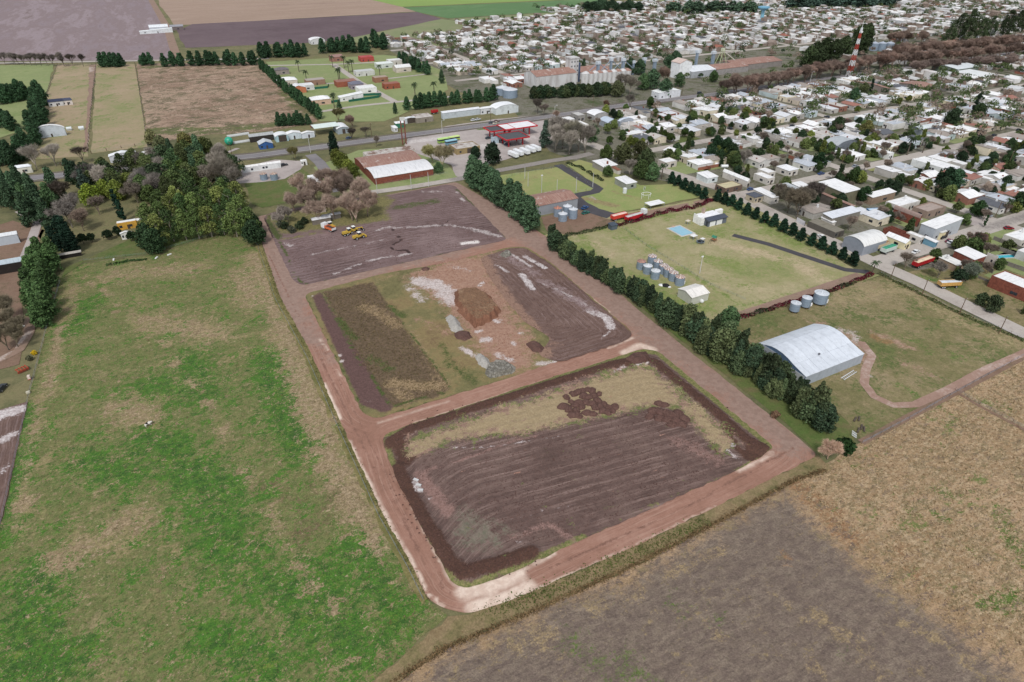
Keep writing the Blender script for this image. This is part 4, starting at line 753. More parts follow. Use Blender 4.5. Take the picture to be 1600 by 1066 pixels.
# trees at the station and the town edge
for px, py, s, k, c in [(520,225,12,'casuarina',(28,46,36)),(526,245,7,'broadleaf',(88,98,44)),(534,252,7,'broadleaf',(84,96,42)),(545,262,7,'broadleaf',(92,104,46)),(552,268,6,'broadleaf',(84,98,42)),(460,240,6,'bare_dense',(134,128,84)),(675,240,8,'bare_dense',(150,146,100)),(690,248,9,'bare_dense',(156,146,116)),(685,262,5,'broadleaf',MG),
    (770,242,9,'broadleaf',(34,48,34)),(743,238,6,'broadleaf',(36,52,38)),(853,212,12,'casuarina',(52,64,56)),(868,215,12,'bare_dense',GR),(880,208,13,'bare_dense',GR),(893,212,13,'bare_dense',(124,120,104)),(905,215,12,'bare_dense',(128,124,112)),(915,218,11,'bare_dense',GR),(926,210,8,'broadleaf',MG),(890,222,11,'bare_dense',GR),(872,205,10,'bare',GR),
    (948,238,7,'broadleaf',(66,84,44)),(975,240,9,'broadleaf',(62,68,44)),(1000,238,10,'broadleaf',(66,70,46)),(1010,250,9,'broadleaf',(54,66,42)),(1003,265,8,'broadleaf',(60,78,44)),(1020,270,7,'broadleaf',MG),(1035,268,7,'palm',(52,72,44)),(950,268,5,'broadleaf',(64,84,48)),(985,262,7,'bare_dense',GR),(870,180,6,'bare',BR),(840,165,8,'bare',(100,92,84)),(850,170,7,'bare',(110,100,92)),
    (549,208,6,'bare',(110,100,92)),(571,205,6,'bare',(110,102,94)),(587,220,5,'bare',(112,102,92)),(530,165,6,'casuarina',DG),(528,180,7,'bare_dense',(134,128,90)),(550,190,6,'bare_dense',(140,116,106)),(617,170,6,'casuarina',DG),(690,120,9,'casuarina',DG),(1218,300,6,'bare_dense',(118,110,98)),(1235,312,9,'bare_dense',(112,106,90)),(1250,320,9,'bare_dense',(118,108,92)),(1262,310,8,'bare_dense',(110,102,90)),(1275,300,8,'bare_dense',(116,106,100)),
    (1209,298,4,'broadleaf',(48,64,36)),(1230,290,4,'broadleaf',(88,98,52)),(1335,275,6,'broadleaf',(46,66,34)),(1352,304,6,'broadleaf',(36,62,36)),(1480,280,9,'broadleaf',(30,50,34)),(1492,282,9,'broadleaf',(46,68,50)),(1475,290,7,'broadleaf',(36,54,36)),(1530,326,6,'broadleaf',(38,60,34)),(1541,345,5,'cypress',(36,64,36)),(1418,407,6,'bare',(124,112,100)),(1530,375,5,'bare_dense',(120,100,92)),(1470,422,5,'bare_dense',GR),(1510,425,6,'bare_dense',(120,128,112)),(1553,475,5,'broadleaf',(52,64,44)),(1535,468,4,'broadleaf',(56,70,48)),
    (1365,420,5,'palm',(64,84,56)),(1575,322,6,'palm',(50,66,44)),(1422,228,9,'palm',(46,62,40)),(1445,228,7,'palm',(50,68,42)),(1502,248,6,'broadleaf',(34,52,34)),(1518,240,6,'street_tree',(44,62,38)),(1478,235,3.5,'street_tree',(80,104,40)),(1281,250,7,'broadleaf',(32,54,34)),(1310,195,8,'broadleaf',(46,64,40)),(1355,200,8,'broadleaf',(80,82,48)),(1280,262,5,'street_tree',(46,70,36)),(1218,228,5,'street_tree',(44,66,36)),
    (1490,185,9,'broadleaf',(36,50,34)),(1525,165,13,'cypress',(34,50,38)),(1530,175,8,'broadleaf',(40,56,34)),(1362,135,11,'cypress',(30,48,36)),(1350,140,8,'broadleaf',(74,84,54)),(1335,150,8,'broadleaf',(46,68,48)),(1120,225,8,'broadleaf',(30,52,34)),(1135,230,8,'broadleaf',(34,56,34)),(1145,238,7,'broadleaf',(40,60,36)),(1165,248,7,'bare_dense',GR),(1110,238,7,'broadleaf',(36,56,38)),(1125,245,6,'broadleaf',(38,58,36)),(1150,252,6,'broadleaf',(58,76,44)),(1170,240,5,'palm',(44,62,40)),
    (1039,212,5,'street_tree',(64,84,36)),(1048,216,5,'street_tree',(58,78,36)),(1070,208,5,'street_tree',(54,76,34)),(1080,212,4.5,'street_tree',(52,72,34)),(993,222,4.5,'street_tree',(84,100,44)),(985,224,4.5,'street_tree',(90,104,44)),(953,220,4.5,'street_tree',(58,80,38)),(1003,222,4,'street_tree',(96,108,46)),(1016,220,4,'street_tree',(56,80,38)),(1107,207,4,'street_tree',(76,92,40)),(1150,210,4,'street_tree',(96,108,52)),(1170,215,4,'street_tree',(88,100,48)),(1212,210,5,'street_tree',(44,66,36)),(1240,190,4.5,'street_tree',(80,94,40)),(1205,192,5,'street_tree',(72,88,36)),(1195,190,5,'street_tree',(74,92,38)),(1340,172,4,'street_tree',(94,108,46)),(1420,155,4.5,'street_tree',(90,100,44)),(1405,160,4.5,'street_tree',(84,96,40))]:
    T(k, px, py, s, c, name={'casuarina':'conifer_tree','bare':'bare_tree','bare_dense':'bare_tree','cypress':'cypress_tree','palm':'palm_tree'}.get(k, 'tree'), look={'palm':'feathery palm','street_tree':'round clipped street tree','cypress':'slim dark cypress','bare':'leafless tree','bare_dense':'twiggy leafless tree','casuarina':'dark pointed conifer','broadleaf':'leafy dark tree'}[k] if c[1] < 100 or k != 'broadleaf' else 'yellow-green leafy tree', cat='tree', group='trees between the town houses')
for i, (px, py) in enumerate([(519,97),(537,98),(544,105),(550,104),(528,117),(530,117),(478,120),(593,112),(637,100),(648,142),(678,140),(521,158),(466,104)]): T('palm', px, py, 8, (58,74,48), name='palm_tree', look='lone palm on the subdivision grass', cat='palm', group='palms of the subdivision')
# hedges with red leaves, and low hedges (one continuous clipped hedge is one thing)
def hedge(name, line, w, h, cols, label, n=10, z0=0.1):
    pts = [Vector(P(*q)) for q in line]; o = thing(name, label, 'hedge', (*pts[0], z0))
    tot = sum((b-a).length for a, b in zip(pts[:-1], pts[1:])); g = np.random.RandomState(len(REG)+7)
    parts = [([], []) for _ in cols]
    for a, b in zip(pts[:-1], pts[1:]):
        L = (b-a).length; nn = int(L*n); t = g.uniform(0, 1, nn); d = (b-a).normalized(); s = Vector((-d.y, d.x))
        for tt in t:
            u = g.uniform(-.5, .5)*w; hh = h*(1-.5*abs(u/w*2)**2)*g.uniform(.5, 1.1)*(.8+.35*math.sin(tt*L*.7)); p = a+(b-a)*tt+s*u
            ci = 0 if len(cols) == 1 else int((math.sin(tt*L*.23+a.x)+g.normal()*.45) > cols[1][1])
            parts[ci][0].append((p.x-pts[0].x, p.y-pts[0].y, hh)); parts[ci][1].append((s.x*u, s.y*u, .6))
    for (C, N), cc in zip(parts, cols):
        if not C: continue
        me = leaves('foliage', np.array(C), np.array(N), .30, LEAF, 5); k = new_obj('foliage', me, o); tint(k, cc if len(cols) == 1 else cc[0])
    return o
hedge('hedge', [(953,357),(1000,345),(1040,333),(1085,326),(1115,313)], 2.4, 2.0, [((94,28,34), 0), ((44,58,38), 1.1)], 'long low hedge with crimson leaves beside the farm lane', 34)
hedge('hedge', [(1150,500),(1225,478),(1310,452),(1362,430)], 2.2, 1.5, [((94,30,32), 0), ((48,60,38), .35)], 'hedge of red and green leaves behind the arched shed paddock', 26)
hedge('hedge', [(882,370),(925,362),(960,352)], 2.2, 1.4, [(60,76,44)], 'low green hedge below the rusty-roofed depot', 24)
hedge('hedge', [(885,256),(905,262),(915,268)], 2.0, 1.4, [(48,62,38)], 'upper dark hedge between black driveway and house', 24)
hedge('hedge', [(918,270),(930,277),(943,284)], 2.4, 1.6, [(48,60,40)], 'lower dark hedge between black driveway and house', 24)
hedge('hedge', [(1372,428),(1420,452),(1500,492),(1600,534),(1640,550)], 1.8, .9, [(72,84,50)], 'low weedy hedge along the pale street by the paddock', 14)
hedge('hedge', [(165,416),(195,410),(230,406)], 1.6, .8, [(44,72,36)], 'low bright hedge below the yellow house', 14)
# tufts: weeds in the brush strip, reeds along the ditch, clods
def tufts(name, label, pts, size, cols, seed, h=.3):
    g = np.random.RandomState(seed); pts = np.array(pts); C = np.column_stack([pts, g.uniform(.05, h, len(pts))])
    me = leaves(name, C, np.tile([0, 0, .4], (len(C), 1)), size, NTtuft(name, cols), seed)
    return tag(new_obj(name, me), label, None, None, 'stuff')
def NTtuft(name, cols):
    t = NT(name+'_leaves'); f = t.step(t.noise(.25, 4, .8), .36, .64); f2 = t.step(t.noise(1.8, 2, .8, off=5), .4, .6)
    return t.out(t.mix(t.math('MULTIPLY', f2, .6), t.mix(f, lin(cols[0]), lin(cols[1])), lin(cols[2])), .9, .1)
def scatter(poly, n, seed):
    g = np.random.RandomState(seed); a = np.array(poly); mn, mx = a.min(0), a.max(0); q = g.uniform(mn, mx, (n*3, 2)); return q[inside(q, a)][:n]
def along(line, w, n, seed, wob=0):
    g = np.random.RandomState(seed); pts = [np.array(P(*q)) for q in line]; L = np.array([np.hypot(*(b-a)) for a, b in zip(pts[:-1], pts[1:])]); out = []
    for a, b, l in zip(pts[:-1], pts[1:], L):
        k = int(n*l/L.sum()); t = g.uniform(0, 1, k)[:, None]; d = (b-a)/l; s = np.array([-d[1], d[0]]); out.append(a+(b-a)*t+s*(g.normal(0, w/2.5, k)[:, None]+wob*np.sin(t*l*.3)))
    return np.vstack(out)
tufts('brush', 'dark dry brush on the middle block', scatter(PX((506,458),(582,442),(600,468),(650,535),(704,606),(690,616),(616,636),(560,565)), 9000, 3), .19, [(104,88,66),(124,106,78),(92,92,60)], 3, .4)
tufts('reeds', 'dry tan reeds along the ditch', along([(600,1075),(700,1012),(820,962),(1000,880),(1130,812),(1240,752),(1290,735)], 1.0, 5500, 4), .18, [(146,122,90),(112,90,64),(90,78,54)], 4, .6)
tufts('ditch_weeds', 'green weeds between road and ditch', along([(740,965),(860,925),(1000,862),(1110,815)], 3.0, 2200, 5), .2, [(84,96,50),(70,84,42),(110,110,66)], 5, .4)
tufts('fence_weeds', 'rough weeds along the pasture edge', along([(397,352),(437,468),(485,558),(528,660),(600,812),(645,892),(668,940)], 1.0, 2200, 6), .18, [(98,96,58),(120,110,72),(70,84,44)], 6, .3)
tufts('stubble_tufts', 'pale stubble tufts on the tan field', scatter(PX((1240,765),(1345,695),(1600,565),(1750,600),(1750,1000),(1640,1070),(1400,925)), 16000, 7), .24, [(180,156,124),(160,136,106),(142,122,92)], 7, .22)
tufts('pasture_tufts', 'uneven grass tufts on the pasture', scatter(pas, 30000, 8), .15, [(128,118,82),(72,98,46),(150,134,102)], 8, .14)
tufts('lot_weeds', 'yellow-green weeds on the south block', scatter(PX((650,700),(720,664),(800,638),(900,606),(1010,574),(1040,600),(1130,680),(1070,668),(1000,634),(870,663),(750,678)), 1800, 9), .13, [(126,116,88),(98,102,62),(122,106,84)], 9, .2)
tufts('lot_weeds', 'olive weeds on the middle block', scatter(PX((590,438),(640,425),(690,500),(740,560),(800,588),(710,612),(655,535)), 3500, 10), .16, [(120,112,66),(96,98,52),(150,130,84)], 10, .2)
# ================================================================== BUILDINGS
def objcol(name, rough=.7, spec=.3, scale=.6, dirt=.25, streak=None, bump=0.0):
    t = NT(name); oi = t.n.new('ShaderNodeObjectInfo'); n = t.noise(scale, 5, .7, sc=streak); n2 = t.noise(scale*7, 2, .7, off=8)
    k = t.math('SUBTRACT', 1.04, t.math('MULTIPLY', t.step(n, .42, .75), dirt)); k = t.math('ADD', k, t.math('MULTIPLY', t.math('SUBTRACT', n2, .5), dirt*.8))
    col = t.mix(1.0, oi.outputs['Color'], t.n_grey(k), 'MULTIPLY')
    col = t.mix(t.math('MULTIPLY', t.step(t.noise(scale*1.7, 5, .75, off=17), .60, .74), dirt*1.6), col, lin((120,96,80)))
    if bump: t.bump(n2, bump)
    return t.out(col, rough, spec)
WALL = objcol('rendered_wall', .85, .2, .35, .30); ROOF = objcol('sheet_roof', .55, .4, .22, .28, streak=(1, 5, 1)); METAL = objcol('painted_metal', .45, .5, .5, .18)
RUST = pmat('rusty_sheet', (142,106,94), (168,138,126), .6, .8, .3, dirt=((196,186,180), .58), streak=(.4, 3.0, 1))
BRICK = pmat('brick_wall', (140,84,70), (112,66,56), 1.2, .9, .2)
GLASS = pmat('dark_window', (38,44,54), (58,66,78), .5, .12, .6)
DOORM = pmat('dark_door', (66,58,54), (88,78,70), 2, .6)
STEEL = pmat('galvanised_steel', (142,156,172), (126,142,158), .5, .5, .4, .0, streak=(1, 1, 4))
CONC = pmat('weathered_concrete', (206,206,206), (176,172,170), .25, .9, .2, streak=(1, 1, .3))
PATCHY = pmat('patchy_roof', (176,168,160), (206,202,198), .35, .8, .3, dirt=((128,104,92), .5))
DARKIN = pmat('dark_interior', (34,30,28), (46,42,38), 1, .9)
WOODM = pmat('old_timber', (112,92,74), (84,68,54), 1.5, .85)
RUBBER = pmat('tyre_rubber', (30,30,32), (42,42,44), 2, .8)
HWHITE = (236,236,236); HGREY = (176,182,188)
def rectL(L, Rr, z):                          # left and right eave corners of a roof in the photograph -> x0,y0,x1,y1
    a, b = P(*L, z), P(*Rr, z); return min(a[0],b[0]), min(a[1],b[1]), max(a[0],b[0]), max(a[1],b[1])
RECTS = []                                    # ground already taken
def roof_mesh(style, w, d, h, rise, ov=.25, par=.0):
    """ridge along local y; returns wall MB, roof MB"""
    wl_, rf = MB(), MB(); a = w/2; c = d/2; t = .16
    if style == 'flat':
        wl_.box(-a, -c, -.1, a, c, h)
        rf.box(-a+.12, -c+.12, h+.003, a-.12, c-.12, h+.12)
        if par:
            for x0, y0, x1, y1 in ((-a,-c,a,-c+.22),(-a,c-.22,a,c),(-a,-c+.22,-a+.22,c-.22),(a-.22,-c+.22,a,c-.22)): wl_.box(x0, y0, h+.004, x1, y1, h+par)
    else:
        if style == 'mono': top = [(-a, h), (a, h+rise)]
        elif style == 'gable': top = [(-a, h), (0, h+rise), (a, h)]
        elif style == 'arch':
            n = 10; top = [(-a*math.cos(math.pi*(.12+.76*k/n))/math.cos(math.pi*.12), h+rise*(math.sin(math.pi*(.12+.76*k/n))-math.sin(math.pi*.12))/(1-math.sin(math.pi*.12))) for k in range(n+1)]
        elif style == 'hip':
            wl_.box(-a, -c, -.1, a, c, h); e = ov; q = min(a, c)*.9
            A = (-a-e, -c-e); vs = [(-a-e,-c-e,h),(a+e,-c-e,h),(a+e,c+e,h),(-a-e,c+e,h)]
            r1, r2 = ((0,-c+q,h+rise),(0,c-q,h+rise)) if d >= w else ((-a+q,0,h+rise),(a-q,0,h+rise))
            vs2 = [(x, y, z-.12) for x, y, z in vs]
            if d >= w: fs = [(0,1,4),(1,2,5,4),(2,3,5),(3,0,4,5)]
            else: fs = [(0,1,5,4),(1,2,5),(2,3,4,5),(3,0,4)]
            rf.add(vs+[r1, r2]+vs2, fs+[(9,8,7,6),(0,6,7,1),(1,7,8,2),(2,8,9,3),(3,9,6,0)])
            return wl_, rf
        wl_.prism([(-a,-.1),(a,-.1)]+[(x, z-.02) for x, z in reversed(top)], -c, c)
        L = list(top); dx0 = Vector((L[0][0]-L[1][0], L[0][1]-L[1][1])).normalized()*ov; dx1 = Vector((L[-1][0]-L[-2][0], L[-1][1]-L[-2][1])).normalized()*ov
        L = [(L[0][0]+dx0.x, L[0][1]+dx0.y)]+L[1:-1]+[(L[-1][0]+dx1.x, L[-1][1]+dx1.y)]
        rf.prism([(x, z+.0) for x, z in L]+[(x, z+t) for x, z in reversed(L)], -c-ov, c+ov)
    return wl_, rf
def openings(o, w, d, h, doors=1, wins=4, seed=0, dw=1.0, dh=2.1, wall=None, ww=1.2):
    g = random.Random(seed); a, c = w/2+.02, d/2+.02
    sides = [(-a, 0), (0, -c), (a, 0), (0, c)]
    def put(nm, side, u, z, sw, sh, mat):
        b = MB(); t = .05
        if side == 0: b.box(-a-t, u-sw/2, z, -a+.03, u+sw/2, z+sh)
        elif side == 1: b.box(u-sw/2, -c-t, z, u+sw/2, -c+.03, z+sh)
        elif side == 2: b.box(a-.03, u-sw/2, z, a+t, u+sw/2, z+sh)
        else: b.box(u-sw/2, c-.03, z, u+sw/2, c+t, z+sh)
        return b.build(nm, mat, o)
    k = 0
    for i in range(doors): put('door', 1 if i == 0 else 0, g.uniform(-.25, .1)*(w if i == 0 else d), 0, dw, dh, DOORM)
    for i in range(wins):
        s = [1, 0, 0, 1, 0, 2][i % 6]; L = w if s == 1 else d; put('window', s, L*(-.34+.3*((i//2) % 3)+(.22 if i % 2 else 0)), min(1.0, h*.35), min(ww, L*.16), min(1.1, h*.4), GLASS)
BLD = {}
def bldg(name, label, L, Rr, h, style='flat', rise=1.0, ridge='Y', roof=HWHITE, wall=(205,200,192), cat='house', par=0.0, doors=1, wins=4, rmat=None, wmat=None, world=None, ov=.25, seed=0, dw=1.0, dh=2.1, look=None, tank=False, chim=False, z=0.1, group=None):
    x0, y0, x1, y1 = world or rectL(L, Rr, h); w, d = x1-x0, y1-y0; RECTS.append((x0-.5, y0-.5, x1+.5, y1+.5))
    o = thing(name, label, cat, ((x0+x1)/2, (y0+y1)/2, z), math.pi/2 if ridge == 'X' else 0, group)
    if ridge == 'X': w, d = d, w
    a, b = roof_mesh(style, w, d, h, rise, ov, par)
    wo_ = a.build('wall', wmat or WALL, o); tint(wo_, wall); ro = b.build('roof', rmat or ROOF, o); tint(ro, roof)
    openings(o, w, d, h, doors, wins, seed, dw, dh)
    if tank:
        m = MB(); m.box(w*.2-.5, d*.2-.5, h, w*.2+.5, d*.2+.5, h+1.0); m.cyl(w*.2, d*.2, h+1.0, h+2.1, .55, n=10); m.cyl(w*.2, d*.2, h+2.1, h+2.3, .55, .2, n=10); k = m.build('water_tank', METAL, ro); tint(k, (214,214,214))
    if chim:
        m = MB(); m.box(-w*.2-.4, -.4, h-.2, -w*.2+.4, .4, h+1.8); m.build('chimney', BRICK, ro)
    if look: REG.append((o, look, (x0+x1)/2, (y0+y1)/2))
    return o
def LM(name, px, py): LMS.append((name, *P(px, py)))
LMS = []
# ---- the big arched metal shed: bent panels laid side by side
sx0, sy0, sx1, sy1 = rectL((1184,536), (1351,550), 4.6)
o = thing('arched_shed', 'big metal shed with pale arched roof and slate blue end wall in the paddock', 'shed', ((sx0+sx1)/2, (sy0+sy1)/2, .1), math.pi/2); RECTS.append((sx0, sy0, sx1, sy1))
sw, sdp = sy1-sy0, sx1-sx0
top = [(-sw/2,3.7),(-sw*.38,4.3),(-sw*.25,5.0),(-sw*.12,5.9),(0,6.4),(sw*.12,6.5),(sw*.22,6.3),(sw*.32,5.7),(sw*.42,4.9),(sw/2,4.1)]
wb = MB(); wb.prism([(-sw/2,-.1),(sw/2,-.1)]+[(x, z-.02) for x, z in reversed(top)], -sdp/2, sdp/2)
k = wb.build('wall', METAL, o); tint(k, (92,114,140))
for i in range(12):
    y0 = -sdp/2-.1+i*(sdp+.2)/12; y1 = y0+(sdp+.2)/12-.06; dz = .0 if i % 2 else .02
    for j0, j1 in ((0, 2), (2, 6), (6, 9)):
        seg = top[j0:j1+1]; seg = [(seg[0][0]+(.08 if j0 else -.15), seg[0][1])]+seg[1:]; m = MB(); m.prism([(x, z+.02+dz) for x, z in seg]+[(x, z+.12+dz) for x, z in reversed(seg)], y0, y1); k = m.build('roof_panel', METAL, o); v = rnd.uniform(-5, 5); tint(k, (208+v, 214+v, 222+v))
# side wall cladding: pale corrugated sheets
for i in range(13):
    y0 = -sdp/2+i*sdp/13
    for s in (-1, 1):
        m = MB(); m.box(s*sw/2 if s > 0 else s*sw/2-.06, y0+.03, 0, s*sw/2+.06 if s > 0 else s*sw/2, y0+sdp/13-.03, 3.6 if s < 0 else 4.3); k = m.build('wall_panel', METAL, o); tint(k, (160,168,178))
m = MB(); m.box(-sw/2+.3, sdp/2+.01, 0, -sw/2+5.6, sdp/2+.12, 3.6); k = m.build('door', METAL, o); tint(k, (188,192,196))
m = MB(); m.box(-sw/2+11, sdp/2+.01, 0, -sw/2+17.5, sdp/2+.14, 5.2); k = m.build('door', METAL, o); tint(k, (172,178,186))
m = MB(); m.box(-sw*.25-.25, 2.0, 5.5, -sw*.25+.25, 2.5, 5.9); k = m.build('vent', METAL, o); tint(k, (90,90,96))
LM('big arched metal shed', 1268, 560)
# trestle frames lying beside the shed, logs, white gate
x, y = P(1326, 587); o = thing('steel_truss', 'white steel roof truss lying on the grass beside the big arched shed', 'truss', (x, y, .15), R(8))
m = MB(); m.tube((-3.6,-.5,.1),(3.6,-.5,.1),.12); m.tube((-3.6,.5,.1),(3.6,.5,.1),.12); k = m.build('chord', METAL, o); tint(k, (205,208,212))
for i in range(8):
    m = MB(); m.tube((-3.4+i*.9, -.5, .1), (-3.0+i*.9, .5, .1), .07); k = m.build('brace', METAL, o); tint(k, (190,194,198))
x, y = P(1334, 681); o = thing('farm_gate', 'white painted metal gate frame leaning by the bush at the paddock corner', 'gate', (x, y, .1), R(35))
for i in range(5):
    m = MB(); m.tube((-1.0,-.6+i*.3,.2+i*.12),(1.0,-.6+i*.3,.2+i*.12),.05); k = m.build('rail', METAL, o); tint(k, (225,228,230))
for s in (-1.0, 0, 1.0):
    m = MB(); m.tube((s,-.65,.15),(s,.65,.75),.06); k = m.build('stile', METAL, o); tint(k, (225,228,230))
for i, (px, py, rr) in enumerate([(1336,657,.3),(1342,656,.5),(1341,674,.4),(1350,672,.6),(1346,669,.5)]):
    x, y = P(px, py); m = MB(); m.tube((-1.1,0,.3),(1.1,.1,.3),.28,.24,8); m.tube((.3,.05,.4),(.9,.5,.62),.1,.06,5); q = m.build('log', BARK); q.location = (x, y, .1); q.rotation_euler = (0,0,rr)
    tag(q, ['left log of the upper pair lying in the paddock corner','right log of the upper pair lying in the paddock corner','lowest log of the heap beside the white gate frame','right-hand log of the heap beside the white gate frame','top log of the heap beside the white gate frame'][i], 'log', 'logs in the paddock corner')
# ---- grain bins
def bin_(label, px, py, r, h, roofc, cone=.35, wallc=(164,172,180), group=None, rust=False, legs=False):
    x, y = P(px, py); o = thing('grain_bin', label, 'grain bin', (x, y, .1), rnd.uniform(0, 3), group); n = 20; z0 = .9 if legs else 0
    rings = max(3, int((h-z0)/1.1))
    for i in range(rings):
        m = MB(); za = z0+(h-z0)*i/rings; zb = z0+(h-z0)*(i+1)/rings-.03; m.cyl(0, 0, za, zb, r+(.02 if i % 2 else 0), n=n, cap=(i == rings-1)); k = m.build('wall_ring', STEEL, o)
    rf = MB()
    for s in range(n):
        a0, a1 = 2*math.pi*s/n, 2*math.pi*(s+1)/n; rr = r+.12; dz = .03 if s % 2 else 0
        rf.add([(rr*math.cos(a0), rr*math.sin(a0), h+dz), (rr*math.cos(a1), rr*math.sin(a1), h+dz), (.25*math.cos(a1), .25*math.sin(a1), h+r*cone+dz), (.25*math.cos(a0), .25*math.sin(a0), h+r*cone+dz)], [(0,1,2,3)], (s*7 % 5 > 2) if rust else 0)
    k = rf.build('roof', [ROOF, RUST], o); tint(k, roofc)
    m = MB(); m.cyl(0, 0, h+r*cone-.02, h+r*cone+.35, .35, .28, 10); k2 = m.build('cap', METAL, k); tint(k2, roofc)
    m = MB()
    for s in (-.22, .22): m.tube((s, -r-.12, .1), (s, -r-.12, h), .04, n=4)
    for i in range(int(h/.5)): m.tube((-.22, -r-.12, .3+i*.5), (.22, -r-.12, .3+i*.5), .03, n=4)
    m.build('ladder', STEEL, o)
    if legs:
        for s in range(6):
            a = s*1.047; m = MB(); m.tube((r*.85*math.cos(a), r*.85*math.sin(a), 0), (r*.85*math.cos(a), r*.85*math.sin(a), .95), .12); m.build('leg', WOODM, o)
    m = MB(); m.box(.6, -r-.08, .3+z0, 1.3, -r+.1, 1.6+z0); m.build('door', METAL, o)
    RECTS.append((x-r, y-r, x+r, y+r)); return o
gb = 'grain bins clustered in the silo paddock'
for i, (px, py, roofc, ru) in enumerate([(1018,412,(208,200,196),True),(1027,420,(210,206,202),True),(1036,427,(206,200,196),True),(1043,432,(204,194,188),True),(1051,438,(208,200,194),True),(1061,445,(206,188,178),True),(1001,420,(176,138,124),True),(1011,427,(212,216,220),False),(1023,435,(216,220,224),False)]):
    lab = ['grain bin with rusty streaked roof, farthest back of the paddock cluster','rust-streaked grain bin, second in the diagonal line of the cluster','rust-streaked grain bin, third in the diagonal line of the cluster','rust-streaked grain bin, fourth in the diagonal line of the cluster','rust-streaked grain bin next to last in the diagonal line','orange-streaked grain bin at the near end of the diagonal line','orange-roofed grain bin at the left edge of the paddock cluster','clean silver-roofed grain bin, left of the two in front','clean silver-roofed grain bin, frontmost of the paddock cluster'][i]
    bin_(lab, px, py, 1.8, 3.5 if i < 6 else 3.4, roofc, .32 if ru else .22, group=gb, rust=ru)
bin_('smallest left grain bin of three on legs by the red hedge', 1240, 488, 1.75, 3.9, (206,212,218), .12, legs=True, group='three grain bins on legs')
bin_('middle grain bin of three on legs by the red hedge', 1257, 481, 1.75, 4.3, (206,212,218), .12, legs=True, group='three grain bins on legs')
bin_('widest right grain bin of three on legs by the red hedge', 1279, 475, 2.5, 4.7, (206,212,218), .12, legs=True, group='three grain bins on legs')
for i, (px, py, r, h) in enumerate([(871,338,1.9,4.2),(886,336,2.1,4.6),(879,345,2.1,3.6),(895,341,2.1,4.6)]):
    bin_(['rusty-roofed grain bin closest to the depot wall','tall grain bin behind two others at the depot','shortest front grain bin at the rusty-roofed depot','right-hand grain bin at the rusty-roofed depot'][i], px, py, r, h, [(190,130,110),(208,212,218),(210,214,220),(204,208,214)][i], .35, rust=(i == 0), group='grain bins at the depot')
for i, px in enumerate((413, 429)): bin_(['left small bin with rusty top behind the long white bungalow','right small bin with rusty top behind the long white bungalow'][i], px, 281, 2.0, 3.4, (196,178,164), .3, rust=True, group='bins by the long bungalow')
for i, (px, py, r, h) in enumerate([(785,148,5.5,5.6),(797,152,6.0,6.0)]): bin_(['left large pale grain bin by the conifer belt','right large pale grain bin by the conifer belt'][i], px, py, r, h, (206,210,216), .3, group='two large bins by the highway')
for i, px in enumerate((1364, 1376, 1388)): bin_(['left grey silo beyond the plane-tree belt','middle grey silo beyond the plane-tree belt','right grey silo beyond the plane-tree belt'][i], px, 79, 4.4, 7.5, (176,184,196), .35, group='grey silos beyond the plane-tree belt')
LM('grain bin cluster', 1030, 432); LM('three bins on legs', 1260, 485)
# ---- paddock buildings
bldg('metal_shed', 'pale gabled metal shed with cream roof beside the grain bin cluster', (1060,452), (1108,458), 3.3, 'gable', 1.1, 'X', roof=(232,228,222), wall=(196,196,188), cat='shed', doors=0, wins=0, wmat=METAL)
x, y = P(1096, 474); m = MB(); m.ball((0,0,.8), .8, 12, 8); q = m.build('gas_tank', METAL); q.location = (x, y, .1); tint(q, (220,222,222)); tag(q, 'small round white tank at the corner of the pale gabled shed', 'tank')
bldg('depot', 'depot with rusty and white sheet roof beside the four grain bins', None, None, 5.0, 'gable', 1.6, 'X', world=(144.5,252.6,169.5,267), rmat=RUST, wall=(150,154,160), cat='depot', wmat=METAL, doors=1, wins=0, dw=4, dh=4)
# white strip of new sheets on the depot roof
LM('rusty-roofed depot', 868, 318)
# modern white house in the lawn
hx0, hy0, hx1, hy1 = rectL((1084,336), (1135,336), 3.6)
o = thing('modern_house', 'modern white house with grey garage wing standing alone on the lawn', 'house', ((hx0+hx1)/2, (hy0+hy1)/2, .1)); RECTS.append((hx0, hy0, hx1, hy1))
cx, cy = (hx0+hx1)/2, (hy0+hy1)/2; W2, D2 = (hx1-hx0)/2, (hy1-hy0)/2
def part(m, nm, mat, c=None, p=None):
    k = m.build(nm, mat, p or o)
    if c: tint(k, c)
    return k
g1 = MB(); g1.box(-W2, -2, 0, W2*.75, D2, 3.7); g1.box(-W2, D2*.25, 3.7, -W2+.3, D2, 4.4); part(g1, 'wall', WALL, (236,236,234))
r1 = MB(); r1.box(-W2+.3, -1.7, 3.71, W2*.75-.3, D2-.3, 3.85); rr = part(r1, 'roof', ROOF, (240,240,242))
g1 = MB(); g1.box(-2.3, 2.2, 3.85, -1.3, 3.6, 6.2); part(g1, 'chimney', WALL, (170,150,136), rr)
g1 = MB(); g1.box(W2*.75+.02, 1, 0, W2+2.2, D2-1, 4.3); part(g1, 'side_wing', WALL, (238,238,238))
g1 = MB(); g1.box(-W2+2, -D2-1, 0, W2-.4, -2.02, 2.9); part(g1, 'garage_wing', WALL, (104,110,120))
g1 = MB(); g1.add([(-W2+1.5,-D2-1.6,2.95),(W2,-D2-1.6,2.95),(W2,-2.03,3.7),(-W2+1.5,-2.03,3.7),(-W2+1.5,-D2-1.6,3.08),(W2,-D2-1.6,3.08),(W2,-2.03,3.85),(-W2+1.5,-2.03,3.85)], [(3,2,1,0),(4,5,6,7),(0,1,5,4),(1,2,6,5),(2,3,7,6),(3,0,4,7)]); part(g1, 'front_roof', ROOF, (74,80,92))
